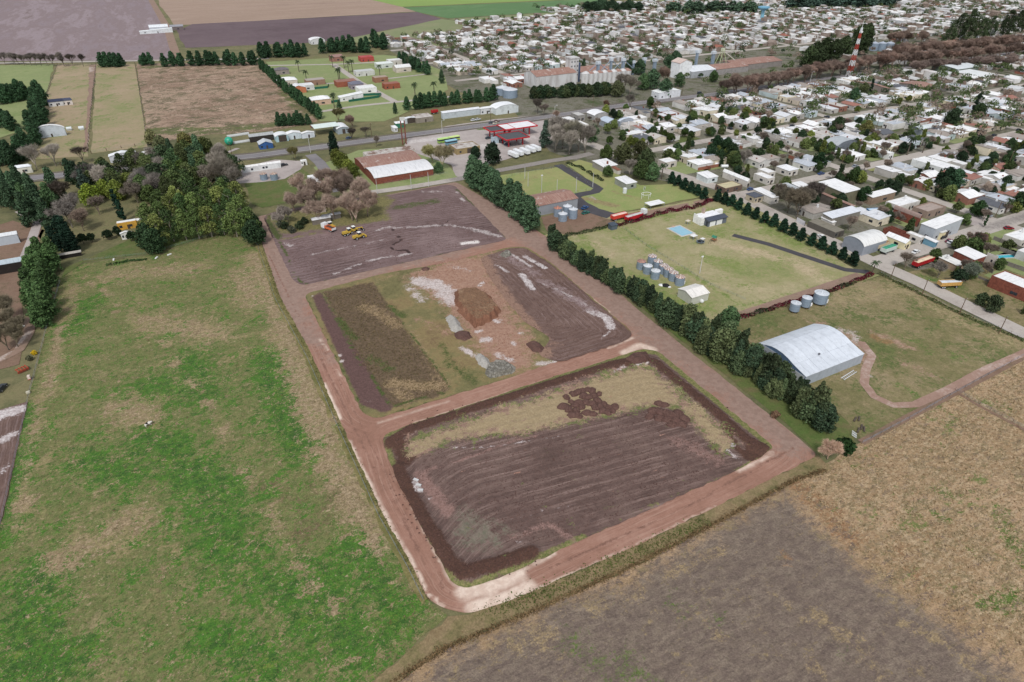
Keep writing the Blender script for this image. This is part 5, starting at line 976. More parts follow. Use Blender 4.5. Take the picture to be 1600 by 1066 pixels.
for i in range(4):
    g1 = MB(); g1.box(-W2+1.9, -D2-.6+i*1.9, .3, -W2+1.98, -D2+.6+i*1.9, 2.4); part(g1, 'window', GLASS)
for i in range(2):
    g1 = MB(); g1.box(-W2+3+i*4.2, -D2-1.08, .05, -W2+6.4+i*4.2, -D2-1.01, 2.4); part(g1, 'garage_door', METAL, (226,228,230))
LM('modern white house', 1115, 345)
# swimming pool
px_ = PX((1045,357),(1063,353),(1083,366),(1064,370)); cxp = sum(p[0] for p in px_)/4; cyp = sum(p[1] for p in px_)/4
xa, ya, xb, yb = min(p[0] for p in px_)+.6, min(p[1] for p in px_)+.4, max(p[0] for p in px_)-.6, max(p[1] for p in px_)-.4
o = thing('swimming_pool', 'rectangular pale blue swimming pool on the lawn of the modern house', 'pool', (0, 0, .1))
m = MB()
for b_ in ((xa-.8,ya-.8,xb+.8,ya),(xa-.8,yb,xb+.8,yb+.8),(xa-.8,ya,xa,yb),(xb,ya,xb+.8,yb)): m.box(b_[0], b_[1], 0, b_[2], b_[3], .18)
part(m, 'coping', WALL, (196,190,182)); m = MB(); m.box(xa, ya, 0, xb, yb, .12); m.build('water', pmat('pool_water', (150,196,214), (136,186,206), .4, .1, .6), o)
m = MB(); m.box((xa+xb)/2-.5, yb-.05, .1, (xa+xb)/2+.5, yb+1.2, .3); part(m, 'steps', WALL, (206,170,154))
# garden things
def canopy(label, px, py, w, d, h, c, rz=0.1, cat='canopy', name='garden_canopy'):
    x, y = P(px, py, h); o = thing(name, label, cat, (x, y, .1), rz); m = MB(); m.box(-w/2, -d/2, h-.15, w/2, d/2, h); k = m.build('roof', ROOF, o); tint(k, c)
    for sx in (-1, 1):
        for sy in (-1, 1): m = MB(); m.tube((sx*(w/2-.2), sy*(d/2-.2), 0), (sx*(w/2-.2), sy*(d/2-.2), h-.16), .07); m.build('post', STEEL, o)
    return o
canopy('small white garden canopy between pool and trampoline', 1084, 368, 2.8, 2.4, 2.0, (235,235,235)); canopy('tiny beige garden canopy left of the modern house', 1075, 345, 2.0, 1.8, 2, (216,206,188)); canopy('tiny white canopy beside the round trampoline', 1098, 373, 1.8, 1.6, 2, (230,230,230))
x, y = P(1094, 380); o = thing('trampoline', 'round black trampoline with net poles on the lawn', 'trampoline', (x, y, .1)); m = MB(); m.cyl(0,0,.7,.78,1.6,n=18); m.build('mat', RUBBER, o); m = MB()
for k in range(18): a=2*math.pi*k/18; b_=2*math.pi*(k+1)/18; m.tube((1.7*math.cos(a),1.7*math.sin(a),.75),(1.7*math.cos(b_),1.7*math.sin(b_),.75),.08)
m.build('rim', STEEL, o)
for k in range(6): a=k*1.047; m=MB(); m.tube((1.75*math.cos(a),1.75*math.sin(a),0),(1.75*math.cos(a),1.75*math.sin(a),2.2),.05); m.build('pole', STEEL, o)
x, y = P(1115, 378); o = thing('playset', 'wooden climbing playset with green roof and swing beam on the lawn', 'playset', (x, y, .1), .3)
for sx in (-.7,.7):
    for sy in (-.7,.7): m=MB(); m.tube((sx,sy,0),(sx,sy,2.2),.08); m.build('post', WOODM, o)
m=MB(); m.box(-.8,-.8,1.1,.8,.8,1.2); part(m,'deck',METAL,(190,110,60)); m=MB(); m.prism([(-1,2.2),(1,2.2),(0,3)],-1,1); part(m,'roof',METAL,(46,120,96)); m=MB(); m.add([(.8,-.4,1.2),(.8,.4,1.2),(2.6,.4,.1),(2.6,-.4,.1),(.8,-.4,1.1),(.8,.4,1.1),(2.5,.4,.0),(2.5,-.4,.0)],[(0,3,2,1),(4,5,6,7),(0,1,5,4),(3,7,6,2),(0,4,7,3),(1,2,6,5)]); part(m,'slide',METAL,(196,90,50)); m=MB(); m.tube((-.7,0,2.1),(-3.4,0,2.1),.07); m.tube((-3.4,-.6,0),(-3.4,0,2.1),.06); m.tube((-3.4,.6,0),(-3.4,0,2.1),.06); m.build('swing_beam', WOODM, o)
x, y = P(1042, 527-74); 
x, y = P(1040, 447); o = thing('tarpaulin_heap', 'black and white tarpaulin heap on the grass near the grain bins', 'tarpaulin', (x, y, .1), -.5); m=MB(); m.ball((0,0,.1),1.6,10,6,.35); part(m,'black_sheet',RUBBER); m=MB(); m.ball((-1.6,.4,.05),1.2,9,5,.3); m.ball((1.2,-1,.05),.8,8,5,.3); part(m,'white_sheet',METAL,(235,235,235))
x, y = P(957, 358); bldg('small_shed', 'small dark blue-grey hut at the end of the red-leaved hedge', None, None, 2.2, 'mono', .3, 'X', roof=(70,80,92), wall=(88,98,108), cat='hut', world=(x-1.6,y-1.4,x+1.6,y+1.4), wins=1)
canopy('flat white shade roof on the sports lawn beside the lane', 1023, 317, 9, 5, 2.2, (238,238,238), 0, name='shade_roof')
# goal frame / pergola
x, y = P(1009, 310); o = thing('white_pergola', 'open white pipe frame behind the flat shade roof', 'frame', (x, y, .1)); m=MB()
for k in range(8):
    a=k*.785; b_=(k+1)*.785; m.tube((2.8*math.cos(a),2.2*math.sin(a),2.4),(2.8*math.cos(b_),2.2*math.sin(b_),2.4),.1)
part(m,'ring',METAL,(235,235,235))
for k in range(0,8,2): a=k*.785; m=MB(); m.tube((2.8*math.cos(a),2.2*math.sin(a),0),(2.8*math.cos(a),2.2*math.sin(a),2.4),.09); part(m,'post',METAL,(235,235,235))
x, y = P(976, 302); m=MB(); m.cyl(0,0,0,2.6,1.1,n=14); m.cyl(0,0,2.6,3.0,1.1,.3,14); q=m.build('water_tank', METAL); q.location=(x,y,.1); tint(q,(206,210,210)); tag(q,'upright pale tank beside the black driveway bend','tank')
x, y = P(1007, 297); o=thing('slide','small white slide standing on the sports lawn','slide',(x,y,.1),.8); m=MB(); m.add([(-1.4,-.4,2.3),(-1.4,.4,2.3),(1.4,.4,.1),(1.4,-.4,.1),(-1.4,-.4,2.2),(-1.4,.4,2.2),(1.4,.4,0),(1.4,-.4,0)],[(0,3,2,1),(4,5,6,7),(0,1,5,4),(2,3,7,6),(0,4,7,3),(1,2,6,5)]); part(m,'chute',METAL,(236,236,236)); m=MB(); m.tube((-1.5,-.3,0),(-1.4,-.3,2.3),.07); m.tube((-1.5,.3,0),(-1.4,.3,2.3),.07); part(m,'ladder',METAL,(220,220,220))

# ---- named buildings read off the photograph: L and R are the left and right eave corners
B = bldg
B('arched_shed','grey metal shed with vaulted roof at the town street corner beside pines',(1319,372),(1386,375),4.5,'arch',2.2,'X',roof=(222,222,220),wall=(142,148,158),wmat=METAL,cat='shed',doors=0,wins=0); LM('vaulted grey shed',1350,385)
B('gabled_house','cream-walled house with white gable roof right of the vaulted grey shed',(1384,368),(1424,378),3.2,'gable',1.2,'Y',wall=(226,216,180))
B('warehouse','flat pale-roofed grey warehouse by the bare trees and courtyard',(1286,336),(1345,330),5,'mono',.6,'X',roof=(216,220,226),wall=(130,126,118),cat='warehouse',wins=0,dw=4,dh=4)
B('long_shed','long low shed with rust-red ribbed roof behind the courtyard',(1283,304),(1336,322),4,'mono',.5,'X',rmat=RUST,wall=(104,98,92),cat='shed',wins=0)
B('warehouse','long white-roofed warehouse across the street from the curved junction',(1279,287),(1345,296),5.5,'mono',.6,'X',wall=(120,116,96),cat='warehouse',wins=0); LM('long white-roofed warehouse',1312,292)
B('house','broad white flat-roofed house with angled edge behind the warehouse',(1352,305),(1400,300),4,'mono',.5,'X',wall=(150,130,112),wins=3)
B('house','white flat-roofed house with a raised edge and roof clutter near the brick vaulted hall',(1384,316),(1438,315),3.5,'flat',par=.4,tank=True,wall=(206,202,196))
B('brick_hall','brick hall with low brown vaulted roof',(1397,326),(1440,340),4.5,'arch',1.4,'Y',roof=(158,136,128),wmat=BRICK,cat='hall',wins=0); LM('brick vaulted hall',1418,338)
B('house','low brown flat-roofed house with cluttered terrace next to the brick hall',(1426,325),(1478,325),3,'flat',par=.7,roof=(172,156,146),wall=(150,132,120))
B('workshop','modern grey metal workshop with stepped white roof on the wide street',(1440,350),(1503,346),6,'mono',1.2,'Y',wall=(178,184,190),wmat=METAL,cat='workshop',dw=3,dh=3); LM('modern grey workshop',1470,350)
B('gabled_shed','cream gabled shed before the modern grey workshop',(1448,356),(1479,362),3.4,'gable',1,'X',roof=(206,206,204),wall=(228,216,176),cat='shed',wins=0)
B('house','small flat white house in the lot behind the vaulted grey shed',(1416,364),(1446,371),3,'flat',par=.3)
B('kiosk','tiny blue-sided kiosk with white roof on the wide street',(1442,372),(1466,378),2.6,'mono',.3,'X',wall=(110,150,170),cat='kiosk',wins=2)
B('house','white flat-roofed house at the right edge beyond the wide street',(1568,368),(1625,368),3.4,'flat',par=.4,tank=True)
B('brick_house','brick house with bright white sloping roof facing the wide street',(1491,394),(1541,400),4,'mono',.6,'X',wmat=BRICK); LM('brick house with white roof',1515,405)
B('house','narrow pale cube house attached behind the brick house',(1543,396),(1560,402),4,'flat',par=.3,wall=(206,200,192),wins=2)
B('house','white patchwork-roofed house below the red trailer',(1467,404),(1507,412),2.8,'mono',.4,'X',roof=(228,228,224),wall=(160,140,120),tank=True)
B('brick_building','large brick building with white roof cut by the right edge',(1549,432),(1640,452),4.5,'flat',par=.4,wmat=BRICK,cat='building'); LM('large brick building',1585,445)
B('ruined_shed','weathered grey shed with sagging brown roof by the pine street',(1263,346),(1320,360),2.8,'flat',roof=(132,126,112),wall=(96,92,86),cat='shed',wins=1)
B('small_shed','small white-roofed lean-to on the weathered grey shed',(1283,341),(1306,347),3.4,'mono',.3,'X',wins=0,cat='shed')
B('house','long white gable-roofed house on the pine street corner',(1130,268),(1172,283),3.4,'gable',1.2,'Y',wall=(206,200,192)); LM('pine street corner',1190,312)
B('house','white-roofed house with faded pink wall beside the pine street',(1089,272),(1122,276),3,'mono',.5,'X',wall=(206,214,214))
B('house','house with dark slate front roof on the pine street',(1166,303),(1193,306),3.2,'hip',1.1,roof=(84,88,98),wall=(180,170,150)); B('house','white-roofed rear half of the slate-fronted house',(1188,295),(1207,310),3.4,'mono',.5,'X')
B('warehouse','flat grey metal-roofed warehouse beside the round clipped hedge',(1210,292),(1256,298),4.5,'mono',.5,'X',roof=(196,202,206),wall=(96,90,84),cat='warehouse',wins=0)
B('house','white low house behind the grey metal-roofed warehouse',(1236,288),(1264,290),3.6,'mono',.4,'X')
B('house','broad white flat house across from the corner ruin',(1178,272),(1211,278),3.2,'flat',par=.3); B('house','white hip-roofed house near the curved junction',(1213,260),(1248,264),3.4,'hip',1.5,roof=(228,230,232))
B('house','white flat-roofed annexe left of the hip-roofed house',(1184,265),(1212,269),3,'flat',par=.3)
B('house','white flat-roofed house above the first green lot',(1028,250),(1058,252),3.2,'flat',par=.3,wall=(196,188,180))
B('house','white flat-roofed house with brick chimney by the lower dark hedge',(926,253),(965,258),3.2,'mono',.4,'X',wall=(150,146,138),chim=True); B('small_shed','brown-tiled porch roof right of the chimney house',(955,262),(970,266),2.3,'mono',.3,'X',roof=(140,92,72),cat='shed',wins=0)
B('house','long white flat-roofed house beside the sports lawn',(961,279),(995,285),3.2,'mono',.3,'X',wall=(148,150,142)); LM('sports lawn house',978,285)
B('vaulted_hall','white vaulted hall roof behind the blue-grey one',(917,176),(950,178),3.7,'arch',1.5,'Y',roof=(236,236,238),wall=(170,168,166),cat='hall',wins=0); B('vaulted_hall','blue-grey double vaulted hall among the houses',(937,187),(966,190),3.7,'arch',1.5,'Y',roof=(190,202,216),wall=(160,166,174),cat='hall',wins=0); B('vaulted_hall','right vault of the blue-grey hall among the houses',(966,189),(990,187),3.7,'arch',1.5,'Y',roof=(200,210,222),wall=(160,166,174),cat='hall',wins=0); LM('blue-grey vaulted hall',960,195)
B('house','white flat-roofed house left of the vaulted halls',(877,184),(898,186),3.2,'hip',1,roof=(230,230,230)); B('house','grey concrete house behind the vaulted halls',(892,177),(915,180),4,'flat',par=.3,roof=(196,194,190),wall=(150,146,142)); B('house','small white box house below the grey concrete one',(902,190),(920,195),3,'flat',par=.2)
B('metal_shed','grey vaulted metal shed with dark sides in the middle of town',(1289,222),(1340,222),4.5,'arch',2.2,'Y',roof=(176,182,186),wall=(120,126,134),cat='shed',wins=0); LM('grey vaulted town shed',1315,225)
B('metal_shed','pale vaulted metal shed above the small green lot',(1425,200),(1472,196),3.7,'arch',1.2,'X',roof=(206,214,216),wall=(120,126,136),cat='shed',wins=0); LM('pale vaulted shed',1448,205)
B('metal_shed','long dark shed with flat grey roof right of the pale vaulted one',(1495,195),(1538,205),3.4,'mono',0.4,'X',roof=(150,150,146),wall=(50,58,64),cat='shed',wins=0)
B('house','long white-walled house with red chimneys on the corner lot',(1345,228),(1397,240),3.4,'flat',par=.5,wall=(222,224,222),tank=True,chim=True); B('house','long white-walled house with green lot beside it',(1425,250),(1500,262),3.2,'flat',par=.5,wall=(226,228,226),tank=True); LM('long white-walled house',1462,258)
B('red_roof_factory','long factory with saw-striped rusty roof below the mast',(1337,128),(1390,138),4.1,'gable',1.2,'X',rmat=RUST,wall=(140,130,124),cat='factory',wins=0); B('red_roof_factory','second rusty-roofed factory hall right of the first',(1405,130),(1462,134),4.1,'gable',1.1,'X',rmat=RUST,wall=(140,130,124),cat='factory',wins=0)
B('white_factory','large white-roofed factory below the plane-tree belt',(1457,102),(1530,104),4.8,'gable',1.4,'X',roof=(214,220,222),wall=(120,130,120),cat='factory',wins=0); B('white_factory','long white low hall with rusty centre below the plane belt',(1490,113),(1560,117),3.4,'mono',0.4,'X',roof=(226,228,228),cat='factory',wins=0); LM('white factory',1500,108)
B('white_factory','white school-like hall beyond the square',(1030,146),(1052,138),4.8,'gable',1.0,'Y',roof=(236,238,238),wall=(214,216,220),cat='hall',wins=3)
# roofless brick structures
def ruin(label, L, Rr, h, c, mat, nx=3, ny=2, floor=(170,150,130), cat='building shell'):
    x0, y0, x1, y1 = rectL(L, Rr, h); o = thing('roofless_building', label, cat, ((x0+x1)/2, (y0+y1)/2, .1)); RECTS.append((x0,y0,x1,y1)); a, b_ = (x1-x0)/2, (y1-y0)/2
    for i in range(nx+1):
        x = -a+2*a*i/nx; m = MB(); m.box(x-.12, -b_+.13, 0, x+.12, b_-.13, h*(1 if i % 2 else .85)); k = m.build('wall', mat, o); tint(k, c)
    for j in range(ny+1):
        y = -b_+2*b_*j/ny
        for i in range(nx): m = MB(); m.box(-a+2*a*i/nx+.13, y-.12, 0, -a+2*a*(i+.65)/nx, y+.12, h*(.95 if (i+j) % 2 else .7)); k = m.build('wall', mat, o); tint(k, c)
    m = MB(); m.box(-a+.13, -b_+.13, 0, a-.13, b_-.13, .05); k = m.build('floor_slab', WALL, o); tint(k, floor)
    return o
ruin('roofless brick rooms under construction beside the vaulted grey shed', (1381,356), (1426,366), 2.8, (150,90,70), BRICK, 5, 3)
B('brick_house','unfinished grey-brown block house with mossy tan roof on the corner',(1118,289),(1160,290),2.6,'flat',par=.3,roof=(196,186,150),wall=(112,94,84),wins=6)
# ---- along the highway
B('metal_shed','first pale blue-doored shed of the highway workshops',(427,210),(450,212),3.4,'arch',1.1,'Y',roof=(226,228,230),wall=(170,196,204),cat='shed',wins=0,dw=5,dh=4); B('metal_shed','second white gabled shed of the highway workshops',(444,208),(470,208),3.4,'gable',1.0,'Y',wall=(206,216,222),cat='shed',wins=0)
B('metal_shed','third white shed with front yard on the highway',(470,208),(491,207),3.1,'gable',0.8,'Y',wall=(206,212,220),cat='shed',wins=0); B('metal_shed','white-roofed vaulted shed at the right end of the highway workshops',(520,196),(545,200),3.4,'arch',1.1,'Y',roof=(232,234,236),wall=(150,160,166),cat='shed',wins=0,dw=2,dh=3)
canopy('long open white-roofed canopy full of machinery on the highway', 508, 196, 17, 11, 5, (220,232,226), 0, name='open_shed'); B('shack','blue-fronted shack with grey patched roofs at the highway',(402,222),(426,224),3,'gable',1.6,'Y',roof=(196,200,204),wall=(60,96,150),cat='shack',wins=2); B('shack','dark lean-to behind the blue-fronted shack',(388,212),(428,210),3.5,'mono',.5,'X',roof=(176,178,178),wall=(60,56,54),cat='shack',wins=0); LM('blue-fronted shack',412,225)
B('bungalow','long white bungalow with five windows beside the gravel yard',(378,262),(438,254),3.2,'gable',.8,'X',roof=(238,238,238),wall=(220,222,222),wins=6); LM('long white bungalow',408,265)
B('booth','tiny white booth with dark window at the gravel yard entrance',(470,252),(478,249),2.8,'flat',wall=(226,226,224),cat='booth',wins=2)
B('factory_hall','long hall with half rusty half white vaulted roof by the junction',(556,246),(640,236),3.7,'arch',1.4,'X',rmat=RUST,wmat=BRICK,world=(90,350.1,124,371),cat='hall',wins=0); B('factory_hall','white-roofed front vault of the rusty hall by the junction',(568,264),(665,256),3.7,'arch',1.8,'X',roof=(222,222,224),wmat=BRICK,world=(90,332,124,350),cat='hall',wins=0); B('low_annex','long cluttered white flat roof behind the rusty vaulted hall',(573,243),(640,233),3.5,'flat',rmat=PATCHY,world=(98,371.4,128,381),cat='annex',wins=0); LM('rusty vaulted hall',610,255)
B('workshop','small white workshop with open front on the highway',(625,186),(655,184),3.1,'gable',0.7,'Y',roof=(226,228,232),wall=(190,196,200),cat='workshop',wins=0,dw=6,dh=3.6); B('workshop','weathered grey workshop beside the small white one',(642,180),(677,182),3.4,'flat',rmat=PATCHY,wall=(140,132,122),cat='workshop',wins=0)
B('factory_hall','long white hall on the far side of the highway',(689,176),(750,170),4.1,'mono',0.5,'X',roof=(226,228,232),wall=(186,194,200),cat='hall',wins=0,dw=4,dh=4); B('office','white octagonal-topped office beside the long white hall',(750,170),(770,168),4.1,'hip',1.1,roof=(226,228,230),wall=(206,208,210),cat='office',wins=6); B('factory_hall','white vaulted hall right of the office on the highway',(766,166),(810,166),4.4,'arch',2.0,'Y',roof=(236,238,240),wall=(206,212,214),cat='hall',wins=0); LM('long white highway hall',720,180)
B('shack','small white roofs with green netting left of the small workshop',(616,192),(632,192),3,'mono',.4,'X',wall=(60,120,96),cat='shack',wins=1); B('shack','tiny pale kiosk beside the highway',(611,198),(621,200),2.6,'mono',.3,'X',wall=(206,206,206),cat='kiosk')
B('station_building','low tan brick building with flat white roof in front of the three buses',(702,227),(750,229),3.2,'flat',par=.4,rmat=PATCHY,wall=(150,132,96),cat='building',wins=4,dw=3,dh=3); LM('tan station building',727,235)
B('barn','white rounded barn in the far left meadow',(51,204),(100,200),5.0,'arch',2.6,'X' if False else 'Y',roof=(236,236,236),wall=(196,204,212),cat='barn',wins=0); LM('white rounded barn',75,210)
B('farmhouse','dark slate-roofed farmhouse with white porch behind the white barn',(75,160),(98,158),3.5,'hip',2,roof=(58,66,92),wall=(206,206,206)); B('farmhouse','right wing of the slate-roofed farmhouse',(96,158),(112,156),3.5,'hip',1.8,roof=(58,66,92),wall=(214,206,200))
B('cottage','white cottage left of the bare trees on the highway',(19,262),(48,260),3.6,'hip',1.2,roof=(222,226,230),wall=(210,208,196)); B('white_factory','white gabled building half hidden by the woods',(170,242),(212,240),3.7,'gable',1.4,'Y',roof=(236,238,240),wall=(206,208,214),cat='building',wins=0); B('house','small white building behind the woods right of the gabled one',(222,238),(242,238),3.1,'gable',0.7,'Y',wall=(210,210,210),wins=1)
B('metal_shed','white-walled corrugated shed at the left edge',(-25,372),(26,366),4.2,'gable',1,'X',roof=(206,210,214),wall=(176,184,192),cat='shed',wins=0,wmat=METAL); B('open_barn','pale blue sheet-roofed open barn at the left edge',(-30,417),(34,408),4.2,'gable',1.4,'X',roof=(176,190,200),wall=(44,40,38),cat='barn',wins=0,rmat=None); LM('pale blue open barn',15,420)
B('yellow_house','ochre yellow house with white roof by the big grove',(182,350),(212,342),3.4,'flat',wall=(206,160,72),wins=4); B('house','small white-roofed porch wing at the right of the yellow house',(212,345),(223,343),3,'mono',.4,'X',wall=(206,166,84),wins=1); B('house','small white box house in front of the yellow house',(188,366),(205,362),3,'gable',.6,'Y',wall=(222,220,214),wins=3); LM('yellow house',200,360)
B('animal_shelter','long low tin-roofed animal shelter below the cypress clump',(92,399),(126,394),1.8,'mono',.3,'X',roof=(176,170,162),wall=(40,36,34),cat='shelter',wins=0)
# farmhouse in the bare grove
B('farmhouse','half hidden red-roofed farmhouse under the bare grove',(492,325),(508,322),3.2,'gable',1.2,'X',roof=(150,84,66),wall=(190,180,170)); B('shack','white-roofed shack at the farmyard under the bare grove',(488,345),(515,338),2.6,'mono',.4,'X',roof=(214,214,216),wall=(120,112,104),cat='shack',wins=1); B('shack','low grey lean-to right of the farmyard shack',(503,338),(532,334),2.4,'mono',.3,'X',roof=(186,186,188),wall=(110,104,98),cat='shack',wins=0)
x, y = P(492, 286); B('caravan','row of white cabins beside the side road', None, None, 2.6, 'flat', roof=(238,238,238), wall=(226,226,226), cat='cabin', world=(x-2.5,y-6,x+2.5,y+6), wins=4)
# subdivision houses
sub = [(448,128,12,9,'hip',(236,236,236),(210,200,190),'white hip-roofed house at the left of the subdivision'),(440,112,9,7,'hip',(110,104,108),(150,140,136),'dark-roofed house at the top left of the subdivision'),(465,140,9,8,'gable',(228,228,228),(190,120,90),'white gable over brick front house'),(478,136,9,7,'flat',(226,226,226),(206,206,206),'white box house right of the brick-front one'),(492,128,12,7,'flat',(170,160,150),(150,120,104),'unfinished grey house in the subdivision'),
 (540,130,13,8,'flat',(150,104,88),(150,90,72),'long brick house left of the diagonal street'),(556,134,8,8,'hip',(112,112,126),(150,140,150),'blue-slate roofed house by the diagonal street'),(572,140,11,9,'flat',(232,232,230),(226,226,224),'tall white house with green fence beside the diagonal street'),(548,152,14,5,'mono',(236,238,238),(220,220,220),'long narrow white roof with green fence'),(500,158,11,8,'hip',(236,236,236),(200,170,150),'white hip-roofed house at the bottom of the subdivision'),
 (569,114,13,7,'flat',(196,198,196),(200,200,196),'grey roofed house top centre of the subdivision'),(594,124,9,6,'flat',(170,150,134),(150,110,90),'tan box house right of the diagonal street'),(611,134,10,6,'flat',(150,92,74),(150,88,70),'small brick house on the open subdivision grass'),(600,102,12,8,'flat',(230,236,232),(200,204,200),'white and green roofed house behind the subdivision'),(616,97,10,7,'flat',(228,228,226),(206,200,196),'white flat house at the top of the subdivision'),
 (628,108,11,8,'gable',(226,226,224),(196,186,176),'white gabled house beyond the tan box house'),(572,92,10,8,'flat',(180,70,70),(170,80,74),'red-walled house at the back of the subdivision'),(525,92,9,7,'gable',(150,120,112),(150,110,100),'brown-roofed house behind the cross street'),(495,65,12,10,'arch',(232,232,232),(210,210,210),'white vaulted farm shed behind the far belts'),(248,44,14,12,'arch',(228,232,236),(200,206,214),'white domed shed at the lone farmstead'),(244,49,24,5,'mono',(236,240,240),(214,218,220),'long low white roof at the lone farmstead'),(276,44,10,7,'gable',(150,150,156),(120,110,110),'dark small house right of the farm road')]
for i, (px, py, w, d, st, rc, wc, lab) in enumerate(sub):
    x, y = P(px, py, 2); f = 1.35 if py > 60 else 1.6; w *= f; d *= f; bldg('farm_shed' if 'shed' in lab else 'house', lab, None, None, 4.2 if st != 'mono' else 3, st, 1.8, 'X' if i % 2 else 'Y', roof=rc, wall=wc, world=(x-w/2,y-d/2,x+w/2,y+d/2), wins=3, cat='shed' if 'shed' in lab else 'house')
def green_fence(label, line, h=1.8, c=(30,96,78)):
    pts = [P(*q) for q in line]; o = thing('mesh_fence', label, 'fence', (*pts[0], .1))
    for a, b_ in zip(pts[:-1], pts[1:]):
        m = MB(); ax, ay, bx, by = a[0]-pts[0][0], a[1]-pts[0][1], b_[0]-pts[0][0], b_[1]-pts[0][1]; dd = Vector((by-ay, ax-bx)).normalized()*.08
        m.slab([(ax-dd.x, ay-dd.y), (bx-dd.x, by-dd.y), (bx+dd.x, by+dd.y), (ax+dd.x, ay+dd.y)], 0, h); k = m.build('screen', METAL, o); tint(k, c)
green_fence('green shade-net fence round the tall white subdivision house', [(545,160),(592,153),(596,149),(570,150),(552,152)]); green_fence('green net fence beside the long narrow white roof', [(490,140),(512,138),(514,134)]); green_fence('green net fence below the hip-roofed subdivision house',[(495,165),(532,159)])
# ---- fuel station: red-edged canopies
def fuel(label, px, py, w, d, h, top, rz=0.0):
    x, y = P(px, py, h); o = thing('fuel_canopy', label, 'fuel canopy', (x, y, .1), rz); RECTS.append((x-w/2,y-d/2,x+w/2,y+d/2))
    m = MB(); m.box(-w/2+.4, -d/2+.4, h-.5, w/2-.4, d/2-.4, h-.1); k = m.build('roof_deck', ROOF, o); tint(k, top)
    for b_ in ((-w/2,-d/2,w/2,-d/2+.38),(-w/2,d/2-.38,w/2,d/2),(-w/2,-d/2+.39,-w/2+.38,d/2-.39),(w/2-.38,-d/2+.39,w/2,d/2-.39)):
        m = MB(); m.box(b_[0],b_[1],h-.6,b_[2],b_[3],h+.2); k = m.build('fascia', METAL, o); tint(k, (186,30,40))
    for sx in (-.3,.3):
        for sy in (-.28,.28): m = MB(); m.box(sx*w-.35, sy*d-.35, 0, sx*w+.35, sy*d+.35, h-.5); k = m.build('column', METAL, o); tint(k, (176,40,48))
    for sx in (-.3,.3): m = MB(); m.box(sx*w-.3,-.9,0,sx*w+.3,.9,1.7); k = m.build('fuel_pump', METAL, o); tint(k, (214,214,214))
fuel('red-edged fuel canopy with white roof at the back of the station', 808, 196, 24, 14, 6, (232,232,234)); fuel('red-edged fuel canopy with dark roof at the left of the station', 780, 200, 18, 12, 5.8, (74,76,78)); fuel('red-edged fuel canopy with dark roof nearest the parked vans', 801, 212, 17, 15, 5.5, (74,76,78)); LM('red fuel canopies',797,210)
B('shop','glass-fronted white shop between the red fuel canopies',(768,216),(790,212),4,'flat',par=.3,roof=(206,212,216),wall=(170,186,196),cat='shop',wins=6)
# ---- grain elevator complex behind the tree screen
def W_(px, py, z=0): return P(px, py, z)
x0, y0 = W_(838,140); x1, y1 = W_(908,131)
B('grain_elevator','long concrete grain elevator with rusty strip roof behind the tree screen',None,None,10,'gable',3,'X',rmat=RUST,wall=(176,170,166),wmat=CONC,cat='grain elevator',wins=0,world=(x0,y0,x1-6,y0+22),dw=4,dh=5)
ex, ey = W_(900,131); o = thing('elevator_tower', 'tall pale blue-grey tower at the end of the concrete grain elevator', 'tower', (ex, ey+8, .1)); m = MB(); m.box(-4,-4.5,0,4,4.5,20); part(m,'shaft',CONC,None); m = MB(); m.box(-4.5,-5,20.02,4.5,5,20.8); part(m,'roof',CONC); m = MB(); m.box(4.02,-3,0,7,3,16); part(m,'leg_casing',METAL,(70,84,110)); 
for i in range(4):
    for s in (-3,0,3): m = MB(); m.box(s-.5,-4.56,6+i*3.6,s+.5,-4.49,7.2+i*3.6); m.build('window', GLASS, o)
LM('grain elevator tower',900,130)
for i in range(10):
    px = 922+i*7.2; xx, yy = W_(px, 134.5-i*.6); o = thing('concrete_silo', f'tall pale concrete silo, {ORD[i]} from the left in the elevator row', 'silo', (xx, yy+8, .1), 0, 'row of concrete silos'); m = MB(); m.cyl(0,0,0,9,3.9,n=16); part(m,'wall',CONC); m = MB(); m.cyl(0,0,9.01,10.6,4.0,1.0,16); part(m,'roof',RUST if i % 2 else CONC)
xx, yy = W_(1069,123); o = thing('white_mill', 'windowless tall white mill block with pitched top right of the silos', 'mill', (xx, yy+6, .1)); m = MB(); m.prism([(-7,0),(7,0),(7,13),(0,15.6),(-7,13)],-6,6); part(m,'wall',WALL,(232,234,236)); m = MB(); m.prism([(-7.3,13.1),(0,15.8),(7.3,13.1),(7.3,13.5),(0,16.2),(-7.3,13.5)],-6.3,6.3); part(m,'roof',ROOF,(206,186,176)); LM('white mill block',1069,120)
a_, b_ = W_(1080,123), W_(1112,119); B('warehouse','long white-roofed railway warehouse right of the mill block',None,None,5.5,'gable',2,'X',roof=(222,226,230),wall=(170,174,178),cat='warehouse',wins=0,world=(a_[0],a_[1],b_[0]+4,a_[1]+24)); B('warehouse','rusty-roofed railway warehouse at the end of the white one',None,None,5,'gable',2,'X',rmat=RUST,wall=(150,146,144),cat='warehouse',wins=0,world=(b_[0]+5,a_[1],b_[0]+45,a_[1]+22)); c_ = W_(1150,112); B('warehouse','rusty-roofed goods shed under the conveyor frame',None,None,5,'gable',2,'X',rmat=RUST,wall=(140,134,130),cat='warehouse',wins=0,world=(c_[0],c_[1],c_[0]+60,c_[1]+26))
B('warehouse','rusty low roofs behind the row of concrete silos',None,None,6,'gable',2,'X',rmat=RUST,wmat=CONC,cat='warehouse',wins=0,world=(W_(925,131)[0],W_(925,131)[1]+20,W_(985,128)[0],W_(925,131)[1]+44))
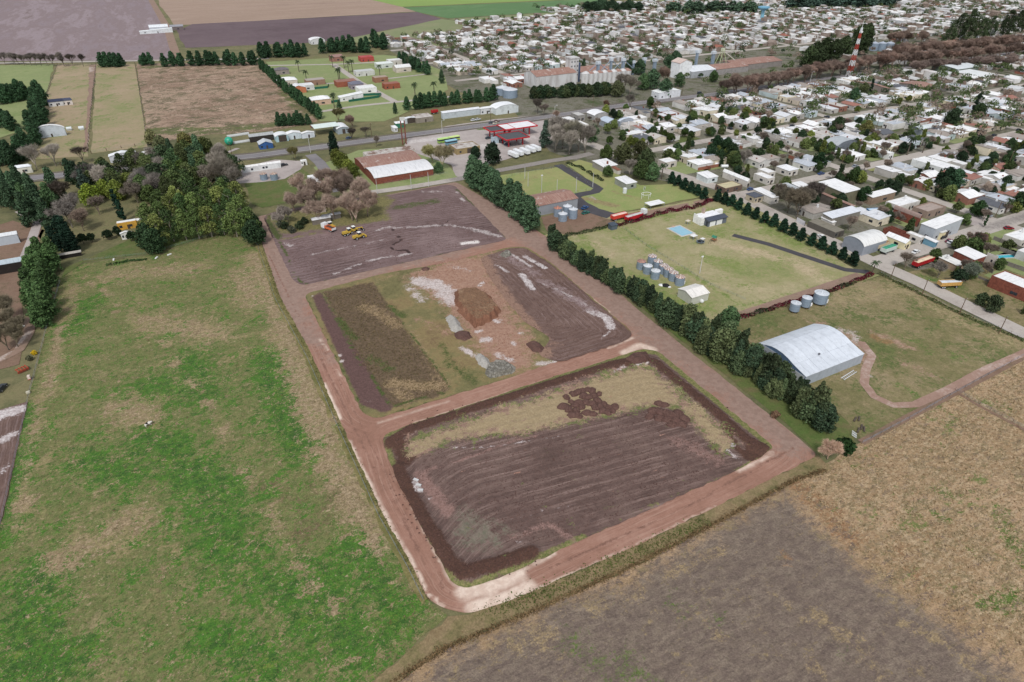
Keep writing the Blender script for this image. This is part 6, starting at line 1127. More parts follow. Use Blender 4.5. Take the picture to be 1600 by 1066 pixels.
# thin headhouse towers with conveyors
for i, (px, py, hh, ww) in enumerate([(943,128,13,2.4),(963,126,15,1.6),(982,124,14,2.4),(998,120,10,2),(1015,117,11,2.4),(1032,115,9,3),(1097,112,15,2),(1123,108,12,3)]):
    xx, yy = W_(px, py); o = thing('bucket_elevator', f'thin bucket elevator tower, {ORD[i]} from the left above the grain works', 'elevator', (xx, yy+10, .1), 0, 'bucket elevators of the grain works'); m = MB(); m.box(-ww/2,-1,0,ww/2,1,hh); part(m,'shaft',STEEL); m = MB(); m.box(-ww*.8,-1.5,hh+.01,ww*.8,1.5,hh+2.2); part(m,'head',METAL,(196,204,212))
    if i in (1, 2, 0): m = MB(); m.tube((0,0,hh+1),(11,0,7),.35,n=5); m.tube((0,0,hh+1),(-11,0,7),.35,n=5); part(m,'spout',STEEL)
xx, yy = W_(1136,112); o = thing('conveyor_frame', 'spidery greenish steel conveyor tower above the goods shed', 'conveyor tower', (xx, yy+10, .1)); 
for s in (-1,1):
    for t_ in (-1,1): m = MB(); m.tube((s*6,t_*4,0),(s*.8,t_*.8,17),.3,n=5); part(m,'leg',METAL,(170,180,140))
m = MB(); m.tube((0,0,17),(18,0,7),.4,n=5); m.tube((0,0,17),(24,-2,15),.35,n=5); part(m,'spout',METAL,(206,206,196)); m = MB(); m.box(-1.4,-1.4,16.5,1.4,1.4,19); part(m,'head',METAL,(190,196,170))
# red and white lattice mast
mx, my = P(1326,120); mh = 1
while PIX(mx, my, mh)[1] > 44 and mh < 110: mh += 1
o = thing('radio_mast', 'tall lattice radio mast painted in red and white bands', 'mast', (mx, my, .1)); nb = 9
for i in range(nb):
    z0, z1 = mh*i/nb, mh*(i+1)/nb; w0, w1 = 1.9*(1-.75*i/nb), 1.9*(1-.75*(i+1)/nb); m = MB(); c4 = [(-1,-1),(1,-1),(1,1),(-1,1)]
    for k in range(4):
        a, b2 = c4[k], c4[(k+1) % 4]; m.tube((a[0]*w0,a[1]*w0,z0),(a[0]*w1,a[1]*w1,z1),.17,n=4); m.tube((a[0]*w0,a[1]*w0,z0),(b2[0]*w1,b2[1]*w1,z1),.12,n=4); m.tube((b2[0]*w0,b2[1]*w0,z0),(a[0]*w1,a[1]*w1,z1),.12,n=4); m.tube((a[0]*w1,a[1]*w1,z1),(b2[0]*w1,b2[1]*w1,z1),.12,n=4)
    k = part(m,'lattice_band',METAL,(232,234,236) if i % 2 == 0 else (176,70,56))
m = MB(); m.tube((0,0,mh),(0,0,mh+6),.15); m.cyl(1.2,0,mh*.9,mh*.9+1.2,1,n=8); part(m,'antenna',METAL,(230,230,230)); LM('red and white mast',1328,115)
# water tower
wx, wy = P(1189,36); o = thing('water_tower', 'pale blue mushroom-shaped water tower on the skyline of the town', 'water tower', (wx, wy, .1)); m = MB(); m.cyl(0,0,0,15,2.8,2.2,14); part(m,'shaft',METAL,(120,170,190)); m = MB(); m.cyl(0,0,15,19,2.2,8,18); m.cyl(0,0,19,20.4,8,8,18); m.cyl(0,0,20.4,21,8,5,18); part(m,'tank',METAL,(110,164,192)); LM('water tower',1189,30)

# ================================================================== TOWN HOUSES
def proto_house(i):
    g = random.Random(300+i); w = g.uniform(7.5, 10.5); d = g.uniform(8, 13); h = g.uniform(2.9, 3.6); o = new_obj('house', None); o.location = (0, 0, -500)
    st = ['flat','mono','gable','flat','hip','mono','flat','gable'][i % 8]
    a, b = roof_mesh(st, w, d, h, g.uniform(.5, .9) if st == 'mono' else g.uniform(1.0, 1.6), .2, .35 if i % 3 == 0 else 0)
    w2 = w*g.uniform(.45, .7); d2 = g.uniform(3, 7); h2 = h-g.uniform(.2, .7); sx = -w/2+w2/2 if g.random() < .5 else w/2-w2/2
    a2, b2 = roof_mesh(g.choice(['flat','mono']), w2, d2, h2, .4, .1, 0)
    for src, dst in ((a2, a), (b2, b)): dst.add([(x+sx, y+d/2+d2/2+.02, z) for x, y, z in src.v], src.f)
    if i % 2:
        a3, b3 = roof_mesh('mono', w*.42, 3.4, 2.3, .25, .1, 0); dx = (w/2-w*.21)*(1 if sx < 0 else -1)
        b.add([(x+dx, y+d/2+d2-1.2, z) for x, y, z in b3.v], b3.f); a.add([(x+dx, y+d/2+d2-1.2, z) for x, y, z in a3.v], a3.f)
    a.build('wall', WALL, o); r = b.build('roof', ROOF, o)
    if i % 3 != 1:
        m = MB(); tx, ty = w*g.uniform(-.3, .3), d*g.uniform(-.1, .4); m.box(tx-.45, ty-.45, h, tx+.45, ty+.45, h+1.1); m.cyl(tx, ty, h+1.1, h+2.1, .5, n=8); m.build('water_tank', METAL, r)
    else:
        m = MB(); m.box(-w*.25-.3, -.3, h-.1, -w*.25+.3, .4, h+1.3); m.build('chimney', BRICK, r)
    openings(o, w, d, h, 1, 3, i)
    return o, w, d+d2, h
HP = [proto_house(i) for i in range(24)]
ROOFC = [((240,240,240),'white',8),((216,218,222),'pale grey',4),((186,192,200),'grey metal',3.5),((160,150,142),'dull brown-grey',3),((158,110,96),'rusty red',1.0),((96,98,104),'dark slate',.9),((196,190,184),'weathered concrete',2)]
WALLC = [((214,212,208),'white',3.4),((218,208,186),'cream',1.4),((186,182,176),'grey',3),((146,104,90),'brick',.9),((200,188,172),'beige',1.5),((190,204,206),'pale blue',.5)]
def wchoice(g, tab):
    t = g.uniform(0, sum(x[2] for x in tab))
    for x in tab:
        t -= x[2]
        if t <= 0: return x
    return tab[-1]
def taken(x0, y0, x1, y1): return any(x0 < r[2] and x1 > r[0] and y0 < r[3] and y1 > r[1] for r in RECTS)
def visible(x, y, m=30):
    px, py, dep = PIX(x, y, 2); return dep > 0 and -m < px < 1600+m and -m < py < 1066+m
lots = []; tg = random.Random(99)
XS = [252]+STX[1:]; YS = STY+[404]
def fill_block(x0, y0, x1, y1, dens, far=False):
    """houses fronting the four streets of a block, backs to the middle"""
    W, D = x1-x0, y1-y0
    for side in range(4):
        L = W if side % 2 == 0 else D-34; p = 5.0 if side % 2 == 0 else 0
        while p < L-4:
            hi = tg.randrange(len(HP)); w, d = HP[hi][1], HP[hi][2]; w_ = w*tg.uniform(.9, 1.15)
            if tg.random() < dens:
                c = p+w_/2; set_ = tg.uniform(.5, 3.5)+d/2
                if side == 0: x, y, rz = x0+c, y0+set_, 0
                elif side == 2: x, y, rz = x0+c, y1-set_, math.pi
                elif side == 1: x, y, rz = x1-set_, y0+17+c, math.pi/2
                else: x, y, rz = x0+set_, y0+17+c, -math.pi/2
                if x0 < x < x1 and y0 < y < y1: lots.append((x, y, rz, hi, w, d))
            p += w_+tg.choice([.3, .3, 1.5, 4])
    n = int(W*D/300*dens)
    for k in range(n):
        hi = tg.randrange(len(HP)); x, y = tg.uniform(x0+22, x1-22), tg.uniform(y0+22, y1-22); lots.append((x, y, tg.choice([0, math.pi/2]), hi, HP[hi][1]*.6, HP[hi][2]*.6))
    return
# near town: the curved strip between the pine street and the second street
def curveX(y): return 254 if y < 270 else 254-(y-270)*.12 if y < 345 else 250
for (x0, x1) in zip(XS[:-1], XS[1:]):
    for (y0, y1) in zip(YS[:-1], YS[1:]):
        dens = .93 if x0 > 300 else (.62 if y0 > 142 else .45)
        if x0 < 300 and y0 < 140: dens = .12
        if x0 > 300 and y0 < 100: dens = .6
        fill_block(x0+(4.5 if x0 > 300 else 6), y0+5, x1-4.5, y1-5, dens)
fill_block(258, 318, 333, 400, .8)
fill_block(255, -30, 330, 45, .3)
for x0 in XS[1:-1]: fill_block(x0+5, -36, x0+85, 46, .8)
near_lots = list(lots); lots.clear()
fill_block(240, 505, 330, 556, .6)
NX = [236+2]+list(range(290, 1700, 92)); NY = [560, 650, 740, 830, 920, 1010]
for x0 in NX:
    for y0 in NY[:-1]:
        if x0+60 < 236+(y0-780)*2.6: continue
        d = .94 if x0+y0 > 1000 else .8
        fill_block(x0+4.5, y0+4.5, (x0+87.5) if x0 > 280 else 286, y0+85.5, d)
# railway strip: fewer houses
for k in range(90):
    x, y = tg.uniform(430, 1100), tg.uniform(432, 545); px, py, _ = PIX(x, y); hi = tg.randrange(len(HP)); lots.append((x, y, 0, hi, HP[hi][1], HP[hi][2]))
allh = []
occ = {}
for lst in (near_lots, lots):
    for (x, y, rz, hi, w, d) in lst:
        if not visible(x, y, 260): continue
        a, b = (w/2, d/2) if abs(math.sin(rz)) < .5 else (d/2, w/2)
        if taken(x-a, y-b, x+a, y+b): continue
        if 412 < y < 500 and x < 640: continue
        if 500 <= y < 545 and 330 < x < 640: continue
        key = (int(x//24), int(y//24)); ok = True
        for i in (-1, 0, 1):
            for j in (-1, 0, 1):
                for q in occ.get((key[0]+i, key[1]+j), ()):
                    if abs(q[0]-x) < (q[2]+a)*.93 and abs(q[1]-y) < (q[3]+b)*.93: ok = False
        if not ok: continue
        occ.setdefault(key, []).append((x, y, a, b)); allh.append((x, y, rz, hi))
allh.sort(key=lambda q: (not visible(q[0], q[1], 12), math.hypot(q[0], q[1])))
NEAR = allh[:240]; FAR = allh[240:]
print('houses', len(NEAR), len(FAR))
for (x, y, rz, hi) in NEAR:
    po, w, d, h = HP[hi]; rc, wc = wchoice(tg, ROOFC), wchoice(tg, WALLC)
    dsh = (d-HP[hi][2])/2
    c = copy_thing(po, (x, y, .1), rz, (1, 1, tg.uniform(.92, 1.12)))
    for k in c.children:
        if k.name.startswith('roof'): tint(k, rc[0]); [tint(g_, (214,214,216)) for g_ in k.children]
        elif k.name.startswith('wall'): tint(k, wc[0])
    st = ['flat','low-sloped','gabled','flat','hipped','low-sloped','flat','gabled'][hi % 8]
    tag(c, None, 'house', 'houses of the near town'); REG.append((c, f'{rc[1]} {st}-roofed house with {wc[1]} walls', x, y))
for po, *_ in HP:                            # the patterns themselves are not part of the town
    for k in list(po.children):
        for g_ in list(k.children): bpy.data.objects.remove(g_)
        bpy.data.objects.remove(k)
    bpy.data.objects.remove(po)
# far houses: one mesh
fr = MB(); fmats = [pmat('far_white', (232,232,232), (196,190,184), .08, .7), pmat('far_pale', (204,206,208), (170,166,162), .08, .7), pmat('far_brown', (150,136,126), (120,104,94), .1, .8), pmat('far_red', (160,104,88), (130,88,76), .1, .8), pmat('far_slate', (100,102,108), (80,80,84), .1, .8)]
for (x, y, rz, hi) in FAR:
    g = tg; n = g.choice([1, 2, 3, 3]); base = g.choices([0, 1, 2, 3, 4], [8, 5, 3, 1, 1])[0]
    for k in range(n):
        w, d = g.uniform(3, 5.2)*(1 if k == 0 else .6), g.uniform(3.5, 6)*(1 if k == 0 else .6); h = g.uniform(2.8, 4.2) if g.random() > .06 else g.uniform(5, 8); cx, cy = x+(0 if k == 0 else g.uniform(-6, 6)), y+(0 if k == 0 else g.uniform(-7, 7)); mi = base if g.random() < .8 else g.choice([0, 1, 2])
        if g.random() < .3:
            fr.add([(cx-w,cy-d,0),(cx+w,cy-d,0),(cx+w,cy+d,0),(cx-w,cy+d,0),(cx-w,cy-d,h),(cx+w,cy-d,h),(cx+w,cy+d,h),(cx-w,cy+d,h)],[(0,1,5,4),(1,2,6,5),(2,3,7,6),(3,0,4,7)], g.choice([0,1,2])); fr.add([(cx-w-.2,cy-d-.2,h),(cx+w+.2,cy-d-.2,h),(cx+w+.2,cy+d+.2,h),(cx-w-.2,cy+d+.2,h),(cx,cy-d,h+1.5),(cx,cy+d,h+1.5)],[(0,1,4),(1,2,5,4),(2,3,5),(3,0,4,5)], mi)
        else:
            wm = g.choice([0, 1, 2, 2]); fr.add([(cx-w,cy-d,0),(cx+w,cy-d,0),(cx+w,cy+d,0),(cx-w,cy+d,0),(cx-w,cy-d,h),(cx+w,cy-d,h),(cx+w,cy+d,h+.3),(cx-w,cy+d,h+.3)],[(0,1,5,4),(1,2,6,5),(2,3,7,6),(3,0,4,7)], wm); fr.add([(cx-w,cy-d,h),(cx+w,cy-d,h),(cx+w,cy+d,h+.3),(cx-w,cy+d,h+.3)],[(0,1,2,3)], mi)
tag(fr.build('far_houses', fmats), 'dense far town of low white-roofed houses', None, None, 'stuff')
# yard walls between the lots: the nearest are things, the rest one mass
yw = MB(); walls_near = []
wl_list = []
for (x, y, rz, hi) in allh:
    if tg.random() < .55:
        L = tg.uniform(9, 18); ax = 0 if abs(math.sin(rz)) < .5 else 1; s = 1 if (math.cos(rz)+math.sin(rz)) > 0 else -1; off = tg.choice([-6.2, 6.2])
        if ax == 0: r = (x+off, y+s*3, x+off, y+s*(3+L))
        else: r = (x-s*3, y+off, x-s*(3+L), y+off)
        if not taken(min(r[0],r[2])-.2, min(r[1],r[3])-.2, max(r[0],r[2])+.2, max(r[1],r[3])+.2): wl_list.append(r)
for i, r in enumerate(wl_list):
    c = tg.choice([((150,100,82),'brick'),((176,170,164),'grey block'),((214,212,208),'white rendered'),((120,112,104),'dark weathered')])
    if i < 90:
        L = math.hypot(r[2]-r[0], r[3]-r[1]); ang = math.atan2(r[3]-r[1], r[2]-r[0]); m = MB(); m.box(0,-.1,-.05,L,.1,tg.uniform(1.7,2.2)); q = m.build('garden_wall', WALL); q.location = (r[0], r[1], .1); q.rotation_euler = (0,0,ang); tint(q, c[0]); tag(q, None, 'wall', 'yard walls of the near town'); REG.append((q, f'{c[1]} garden wall', (r[0]+r[2])/2, (r[1]+r[3])/2))
    else: yw.box(min(r[0],r[2])-.1, min(r[1],r[3])-.1, 0, max(r[0],r[2])+.1, max(r[1],r[3])+.1, 2, tg.choice([0,1,2,3]))
tag(yw.build('far_yard_walls', fmats), 'yard walls all over the far town', None, None, 'stuff')
# yard trees
placed = 0; ftC = []; cand = []
for (x0, x1) in list(zip(XS[:-1], XS[1:])):
    for (y0, y1) in zip([-36]+YS[:-1], YS):
        for k in range(96 if x0 > 300 else 56): cand.append((tg.uniform(x0+5, x1-4), tg.uniform(y0+4, y1-4)))
for x0 in NX:
    for y0 in NY[:-1]:
        if x0+60 >= 236+(y0-780)*2.6:
            for k in range(52): cand.append((x0+tg.uniform(2, 90), y0+tg.uniform(2, 88)))
for k in range(300): cand.append((tg.uniform(420, 1200), tg.uniform(425, 550)))
cand = [q for q in cand if visible(q[0], q[1], 260) and not taken(q[0]-1, q[1]-1, q[0]+1, q[1]+1)]
def in_house(x, y, m=.8):
    key = (int(x//24), int(y//24))
    return any(abs(q[0]-x) < q[2]*m and abs(q[1]-y) < q[3]*m for i in (-1,0,1) for j in (-1,0,1) for q in occ.get((key[0]+i, key[1]+j), ()))
cand = [q for q in cand if not in_house(*q)]
cand.sort(key=lambda q: (not visible(q[0], q[1], 8), math.hypot(*q)))
TC = [((50,70,44),'dark green leafy tree'),((68,88,50),'mid green leafy tree'),((100,114,58),'yellow-green leafy tree'),((42,60,42),'very dark leafy tree'),((146,132,120),'bare greyish tree'),((82,96,56),'olive leafy tree')]
for i, (x, y) in enumerate(cand):
    c, nm2 = TC[tg.choices(range(6), [5,4,2,3,6.5,4])[0]]
    s = tg.uniform(3.5, 7.5)
    if i < 285: tree('bare_dense' if 'bare' in nm2 else tg.choice(['broadleaf','street_tree','broadleaf','upright','shrub']), x, y, s, c, name='yard_tree', look=nm2+' in a yard', cat='tree', group='yard trees of the near town')
    else: ftC.append((x, y, s*tg.uniform(1.0, 1.5), c))
# far yard trees as one mass
Cs, Ns, Mi = [], [], []
fm = [NTtuft('far_foliage_dark', [(58,74,54),(70,86,60),(48,62,46)]), NTtuft('far_foliage_mid', [(84,100,64),(98,110,70),(70,86,56)]), NTtuft('far_foliage_brown', [(138,122,110),(122,108,98),(150,134,120)])]
g = np.random.RandomState(5)
for j in range(3):
    C, N = [], []
    for (x, y, s, c) in ftC:
        kind = 2 if c[0] > c[1] else (0 if c[1] < 62 else 1)
        if kind != j: continue
        if g.random() < .25: continue
        n = 95; d = g.normal(size=(n, 3)); d[:, 2] = np.abs(d[:, 2])*.8-.1; d /= np.linalg.norm(d, axis=1)[:, None]
        C.append(np.array([x, y, s*.5])+d*np.array([s*.48, s*.48, s*.5])*g.uniform(.6, 1.05, (n, 1))); N.append(d)
    if C: tag(new_obj('far_yard_trees', leaves('far_yard_trees', np.vstack(C), np.vstack(N), .58, fm[j], 40+j)), ['dark trees all over the far town','green trees all over the far town','brown leafless trees all over the far town'][j], None, None, 'stuff')
# green back gardens
for (px, py, w, d) in [(1070,262,22,20),(1107,258,18,16),(1475,258,34,8),(1375,245,26,8),(1500,218,26,9),(1380,385,16,9),(1330,330,14,10),(1420,345,18,10),(1540,385,26,22),(1590,410,22,16),(1560,360,20,14),(1440,332,16,8),(1555,320,22,12),(1500,320,20,10),(1590,320,16,10),(1245,262,8,8),(1280,230,24,8)]:
    x, y = P(px, py); sheet('back_garden', [(x-w/2,y-d/2),(x+w/2,y-d/2),(x+w/2,y+d/2),(x-w/2,y+d/2)], .15, G['brightlawn'], res=6, jag=.3)
for k in range(70):
    x, y = tg.uniform(262, 700), tg.uniform(60, 400); w, d = tg.uniform(6, 16), tg.uniform(6, 14)
    if in_house(x, y) : continue
    sheet('back_garden', [(x-w/2,y-d/2),(x+w/2,y-d/2),(x+w/2,y+d/2),(x-w/2,y+d/2)], .13+.0007*k, G[['brightlawn','verge','dirt','yard','lawn'][k % 5]], res=8, jag=.4, masks={'m0': [], 'm1': []})
# ================================================================== SOIL HEAPS, VEHICLES, POLES, FENCES, ANIMAL
def heap_mesh(name, outline, h, mat, seed, res=.45, steep=1.1, top=.75, rough=.25, mats=None):
    """displaced heap over a world outline; returns object with origin at its middle"""
    a = np.array(outline); c = a.mean(0); a = a-c; mn, mx = a.min(0)-.5, a.max(0)+.5
    xs = np.arange(mn[0], mx[0]+res, res); ys = np.arange(mn[1], mx[1]+res, res); X, Y = np.meshgrid(xs, ys); V = np.column_stack([X.ravel(), Y.ravel()])
    d = seg_dist(V, list(a)+[a[0]]); ins = inside(V, a); d = np.where(ins, d, -d)
    d = d+vnoise(V, 1.1, seed)*.5*rough*4
    z = np.clip(d*steep, 0, 1)*0+np.minimum(np.maximum(d, 0)*steep, h*top)+np.maximum(d, 0)*.10; z = np.minimum(z, h)
    z += np.where(d > .2, vnoise(V, 2.4, seed+1)*rough+vnoise(V, 5.0, seed+2)*rough*.5, 0); z = np.where(d > 0, np.maximum(z, .02), -.08)
    if h > 2.5: z = np.where(z > 0, z*np.clip(1-.5*(V[:, 1]-mn[1])/(mx[1]-mn[1]), .4, 1)*1.08, z)
    nx, ny = len(xs), len(ys); me = bpy.data.meshes.new(name)
    idx = lambda i, j: j*nx+i
    F = [(idx(i,j), idx(i+1,j), idx(i+1,j+1), idx(i,j+1)) for j in range(ny-1) for i in range(nx-1) if max(d[idx(i,j)], d[idx(i+1,j)], d[idx(i+1,j+1)], d[idx(i,j+1)]) > 0]
    me.from_pydata([(p[0], p[1], zz) for p, zz in zip(V, z)], [], F)
    for m in (mats or [mat]): me.materials.append(m)
    o = new_obj(name, me); o.location = (c[0], c[1], .3); return o, V, z, F
EARTH = gmat('excavated_earth', [(104,72,56),(122,86,68),(138,102,82)], 0.1, 0.5, 2.0, grain=.35, off=100, bump=.1)
EARTHTOP = gmat('weedy_earth_top', [(136,108,84),(120,92,72),(148,122,98)], 0.1, 0.5, 2.0, grain=.35, off=103, bump=.1)
GRAVEL = gmat('pale_gravel', [(176,172,166),(160,156,150),(190,186,178)], 0.1, 0.6, 2.5, grain=.3, off=106, bump=.1)
RUBBLE = gmat('grey_rubble', [(120,116,106),(150,146,138),(96,92,82),(174,170,162)], 0.15, 0.9, 2.8, grain=.5, off=109, bump=.15)
DSOIL = gmat('dark_soil_heap', [(76,56,50),(92,68,62),(104,80,72)], 0.1, 0.8, 2.5, grain=.35, off=112, bump=.12)
o, V, z, F = heap_mesh('earth_mound', PX((712,458),(722,452),(745,452),(768,466),(782,486),(778,496),(756,508),(742,514),(728,500),(712,478)), 2.7, None, 3, .36, 1.5, .8, .5, mats=[EARTH, EARTHTOP])
mi = []
for f in F:
    zz = [z[k] for k in f]; mi.append(1 if min(zz) > 1.0 and max(zz)-min(zz) < .36 else 0)
o.data.polygons.foreach_set('material_index', mi); tag(o, 'big flat-topped mound of reddish earth with steep scraped sides', 'earth mound')
o, *_ = heap_mesh('gravel_pile', PX((697,497),(706,494),(715,500),(723,516),(714,521),(706,518)), 1.5, GRAVEL, 5, .35, 1.0, .9, .1); tag(o, 'long pale gravel pile beside the big earth mound', 'gravel pile')
o, *_ = heap_mesh('gravel_pile', PX((742,558),(752,554),(762,562),(768,572),(760,577),(748,570)), 1.3, GRAVEL, 6, .35, 1.0, .9, .1); tag(o, 'pale gravel pile joined to the grey rubble near the cross road', 'gravel pile')
o, *_ = heap_mesh('rubble_pile', PX((762,572),(775,566),(792,566),(806,575),(802,584),(786,588),(766,592),(757,585)), 1.2, RUBBLE, 7, .3, 1.3, .9, .28); tag(o, 'low spread of grey rubble near the middle cross road', 'rubble pile')
o, *_ = heap_mesh('soil_heap', PX((710,522),(720,518),(733,520),(737,528),(727,533),(714,530)), .8, DSOIL, 8, .35, .8, .9, .12); tag(o, 'low brown soil heap at the foot of the long gravel pile', 'soil heap')
o, *_ = heap_mesh('soil_heap', PX((822,539),(832,534),(845,538),(851,546),(846,553),(833,550)), 1.1, DSOIL, 9, .35, .8, .9, .2); tag(o, 'dark lone soil heap at the corner of the tilled middle block', 'soil heap')
o, *_ = heap_mesh('soil_heap', PX((658,421),(665,418),(671,420),(670,424),(661,424)), .7, DSOIL, 10, .4, .8, .9, .1); tag(o, 'tiny dark soil heap below the first cross road', 'soil heap')
o, *_ = heap_mesh('rubble_pile', PX((780,400),(788,394),(798,394),(800,400),(790,404)), 1.3, RUBBLE, 12, .35, 1.2, .9, .3); tag(o, 'grey and dark debris pile at the top corner of the middle block', 'debris pile')
o, *_ = heap_mesh('soil_bank', PX((975,566),(985,556),(1012,554),(1016,563),(1012,569),(990,572)), 1.9, DSOIL, 13, .4, 1.5, .9, .2); tag(o, 'dark cut soil bank at the top corner of the south block', 'soil bank')
# truck-loads of soil tipped side by side
spots = [(885,622,1.0),(880,636,1.4),(888,641,1.2),(893,630,.9),(899,635,1.1),(905,630,1.3),(896,617,1.1),(903,614,1.2),(910,612,1.1),(918,610,1.0),(925,612,1.2),(912,620,1.3),(920,622,1.2),(928,620,1.1),(934,627,1.2),(915,630,1.1),(924,632,1.3),(909,637,1.0),(930,638,1.2),(938,636,1.1),(944,633,1.0),(951,638,1.1),(960,637,1.2),(895,650,1.3),(903,650,1.2),(917,646,1.2),(926,648,1.1),(942,643,1.2),(949,646,1.1),(956,643,1.0),(900,643,1.0),(936,617,.9),
   (1030,632,1.2),(1038,634,1.1),(1020,643,1.4),(1030,645,1.5),(1040,647,1.4),(1050,650,1.5),(1060,648,1.5),(1068,655,1.5),(1055,658,1.4),(1043,657,1.3),(1065,664,1.3),(1030,655,1.2),(1015,652,1.2),(1050,665,1.2)]
hm = []; HEAPS = []
for v in range(4):
    g = np.random.RandomState(60+v); n, m = 11, 5; vs = [(0, 0, 1)]; fs = []
    for j in range(1, m+1):
        for k in range(n):
            a = 2*math.pi*k/n; rr = (j/m)*(1+g.uniform(-.16, .16)); zz = max(0, math.cos(j/m*1.5))*(1+g.uniform(-.2, .2)) if j < m else -.1; vs.append((rr*math.cos(a)*1.15, rr*math.sin(a), zz))
    for k in range(n): fs.append((0, 1+k, 1+(k+1) % n))
    for j in range(m-1):
        for k in range(n): fs.append((1+j*n+k, 1+(j+1)*n+k, 1+(j+1)*n+(k+1) % n, 1+j*n+(k+1) % n))
    me = bpy.data.meshes.new('tipped_soil_heap'); me.from_pydata(vs, [], fs); me.materials.append(DSOIL); hm.append(me)
for i, (px, py, s) in enumerate(spots):
    x, y = P(px, py); o = new_obj('tipped_soil_heap', hm[i % 4]); o.location = (x, y, .25); o.rotation_euler = (0, 0, rnd.uniform(0, 6.28)); o.scale = (s*1.25, s*1.1, .9)
    tag(o, None, 'soil heap', 'soil heaps of the left cluster' if i < 32 else 'soil heaps of the right cluster'); HEAPS.append((i >= 32, px, py, s, o))
for side in (False, True):
    L = sorted([h for h in HEAPS if h[0] == side], key=lambda h: h[2]); nrow = 4 if not side else 3; per = math.ceil(len(L)/nrow)
    for r_ in range(nrow):
        for j, h in enumerate(sorted(L[r_*per:(r_+1)*per], key=lambda h: h[1])):
            rown = (['back','second','third','front'] if not side else ['back','middle','front'])[r_]
            h[4]['label'] = f"{'small' if h[3] < 1.1 else 'large'} tipped soil heap, {ORD[j]} from the left in the {rown} row of the {'right' if side else 'left'} cluster" 
# clods thrown up along the spoil bank
g = np.random.RandomState(3); B3 = [bank, bank2]; pts = []
for ln in B3:
    for a, b in zip(ln[:-1], ln[1:]):
        a, b = np.array(a), np.array(b); L = np.hypot(*(b-a)); n = int(L*12); t = g.uniform(0, 1, n)[:, None]; d = (b-a)/L; s = np.array([-d[1], d[0]]); pts.append(a+(b-a)*t+s*g.normal(0, 1.3, n)[:, None])
pts = np.vstack(pts); zz = h3(pts)+.22; cm = MB()
for p, z_ in zip(pts, zz):
    s = g.uniform(.10, .30); q = g.uniform(-.3, .3, 3)*s; cm.add([(p[0]-s, p[1]-s*.7, z_-.05), (p[0]+s, p[1]-s*.6, z_-.05), (p[0]+q[0], p[1]+s, z_-.05), (p[0]+q[1], p[1]+q[2], z_+s*.9)], [(0,1,3),(1,2,3),(2,0,3)])
tag(cm.build('soil_clods', DSOIL), 'loose dark clods lying on the spoil bank', None, None, 'stuff')

def clods(label, poly, n, z0, hf, seed, mat, smax=.22):
    g = np.random.RandomState(seed); P_ = scatter(poly, n, seed); Z = hf(P_) if hf else np.zeros(len(P_)); b = MB()
    for p, zz in zip(P_, Z):
        s = g.uniform(.07, smax); z = z0+zz; b.add([(p[0]-s, p[1]-s*.7, z-.03), (p[0]+s, p[1]-s*.6, z-.03), (p[0]+s*.1, p[1]+s, z-.03), (p[0], p[1], z+s*.7)], [(0,1,3),(1,2,3),(2,0,3)])
    tag(b.build('soil_clods', mat), label, None, None, 'stuff')
clods('loose clods scattered over the tilled south block', PX((640,740),(655,712),(750,682),(870,668),(1000,640),(1070,665),(1140,720),(1100,750),(910,835),(820,865),(700,790)), 7000, .22, h3, 71, DSOIL)
clods('loose clods scattered over the tilled middle block', tp, 3500, .36, None, 72, DSOIL)
clods('loose clods scattered over the tilled north block', PX((440,380),(620,345),(700,295),(785,372),(475,442)), 3500, .22, None, 73, DSOIL, .28)
clods('stones and crumbs over the red clay ground', PX((640,432),(700,405),(765,400),(830,520),(845,560),(790,588),(730,545),(690,480)), 2500, .24, None, 74, EARTH, .2)
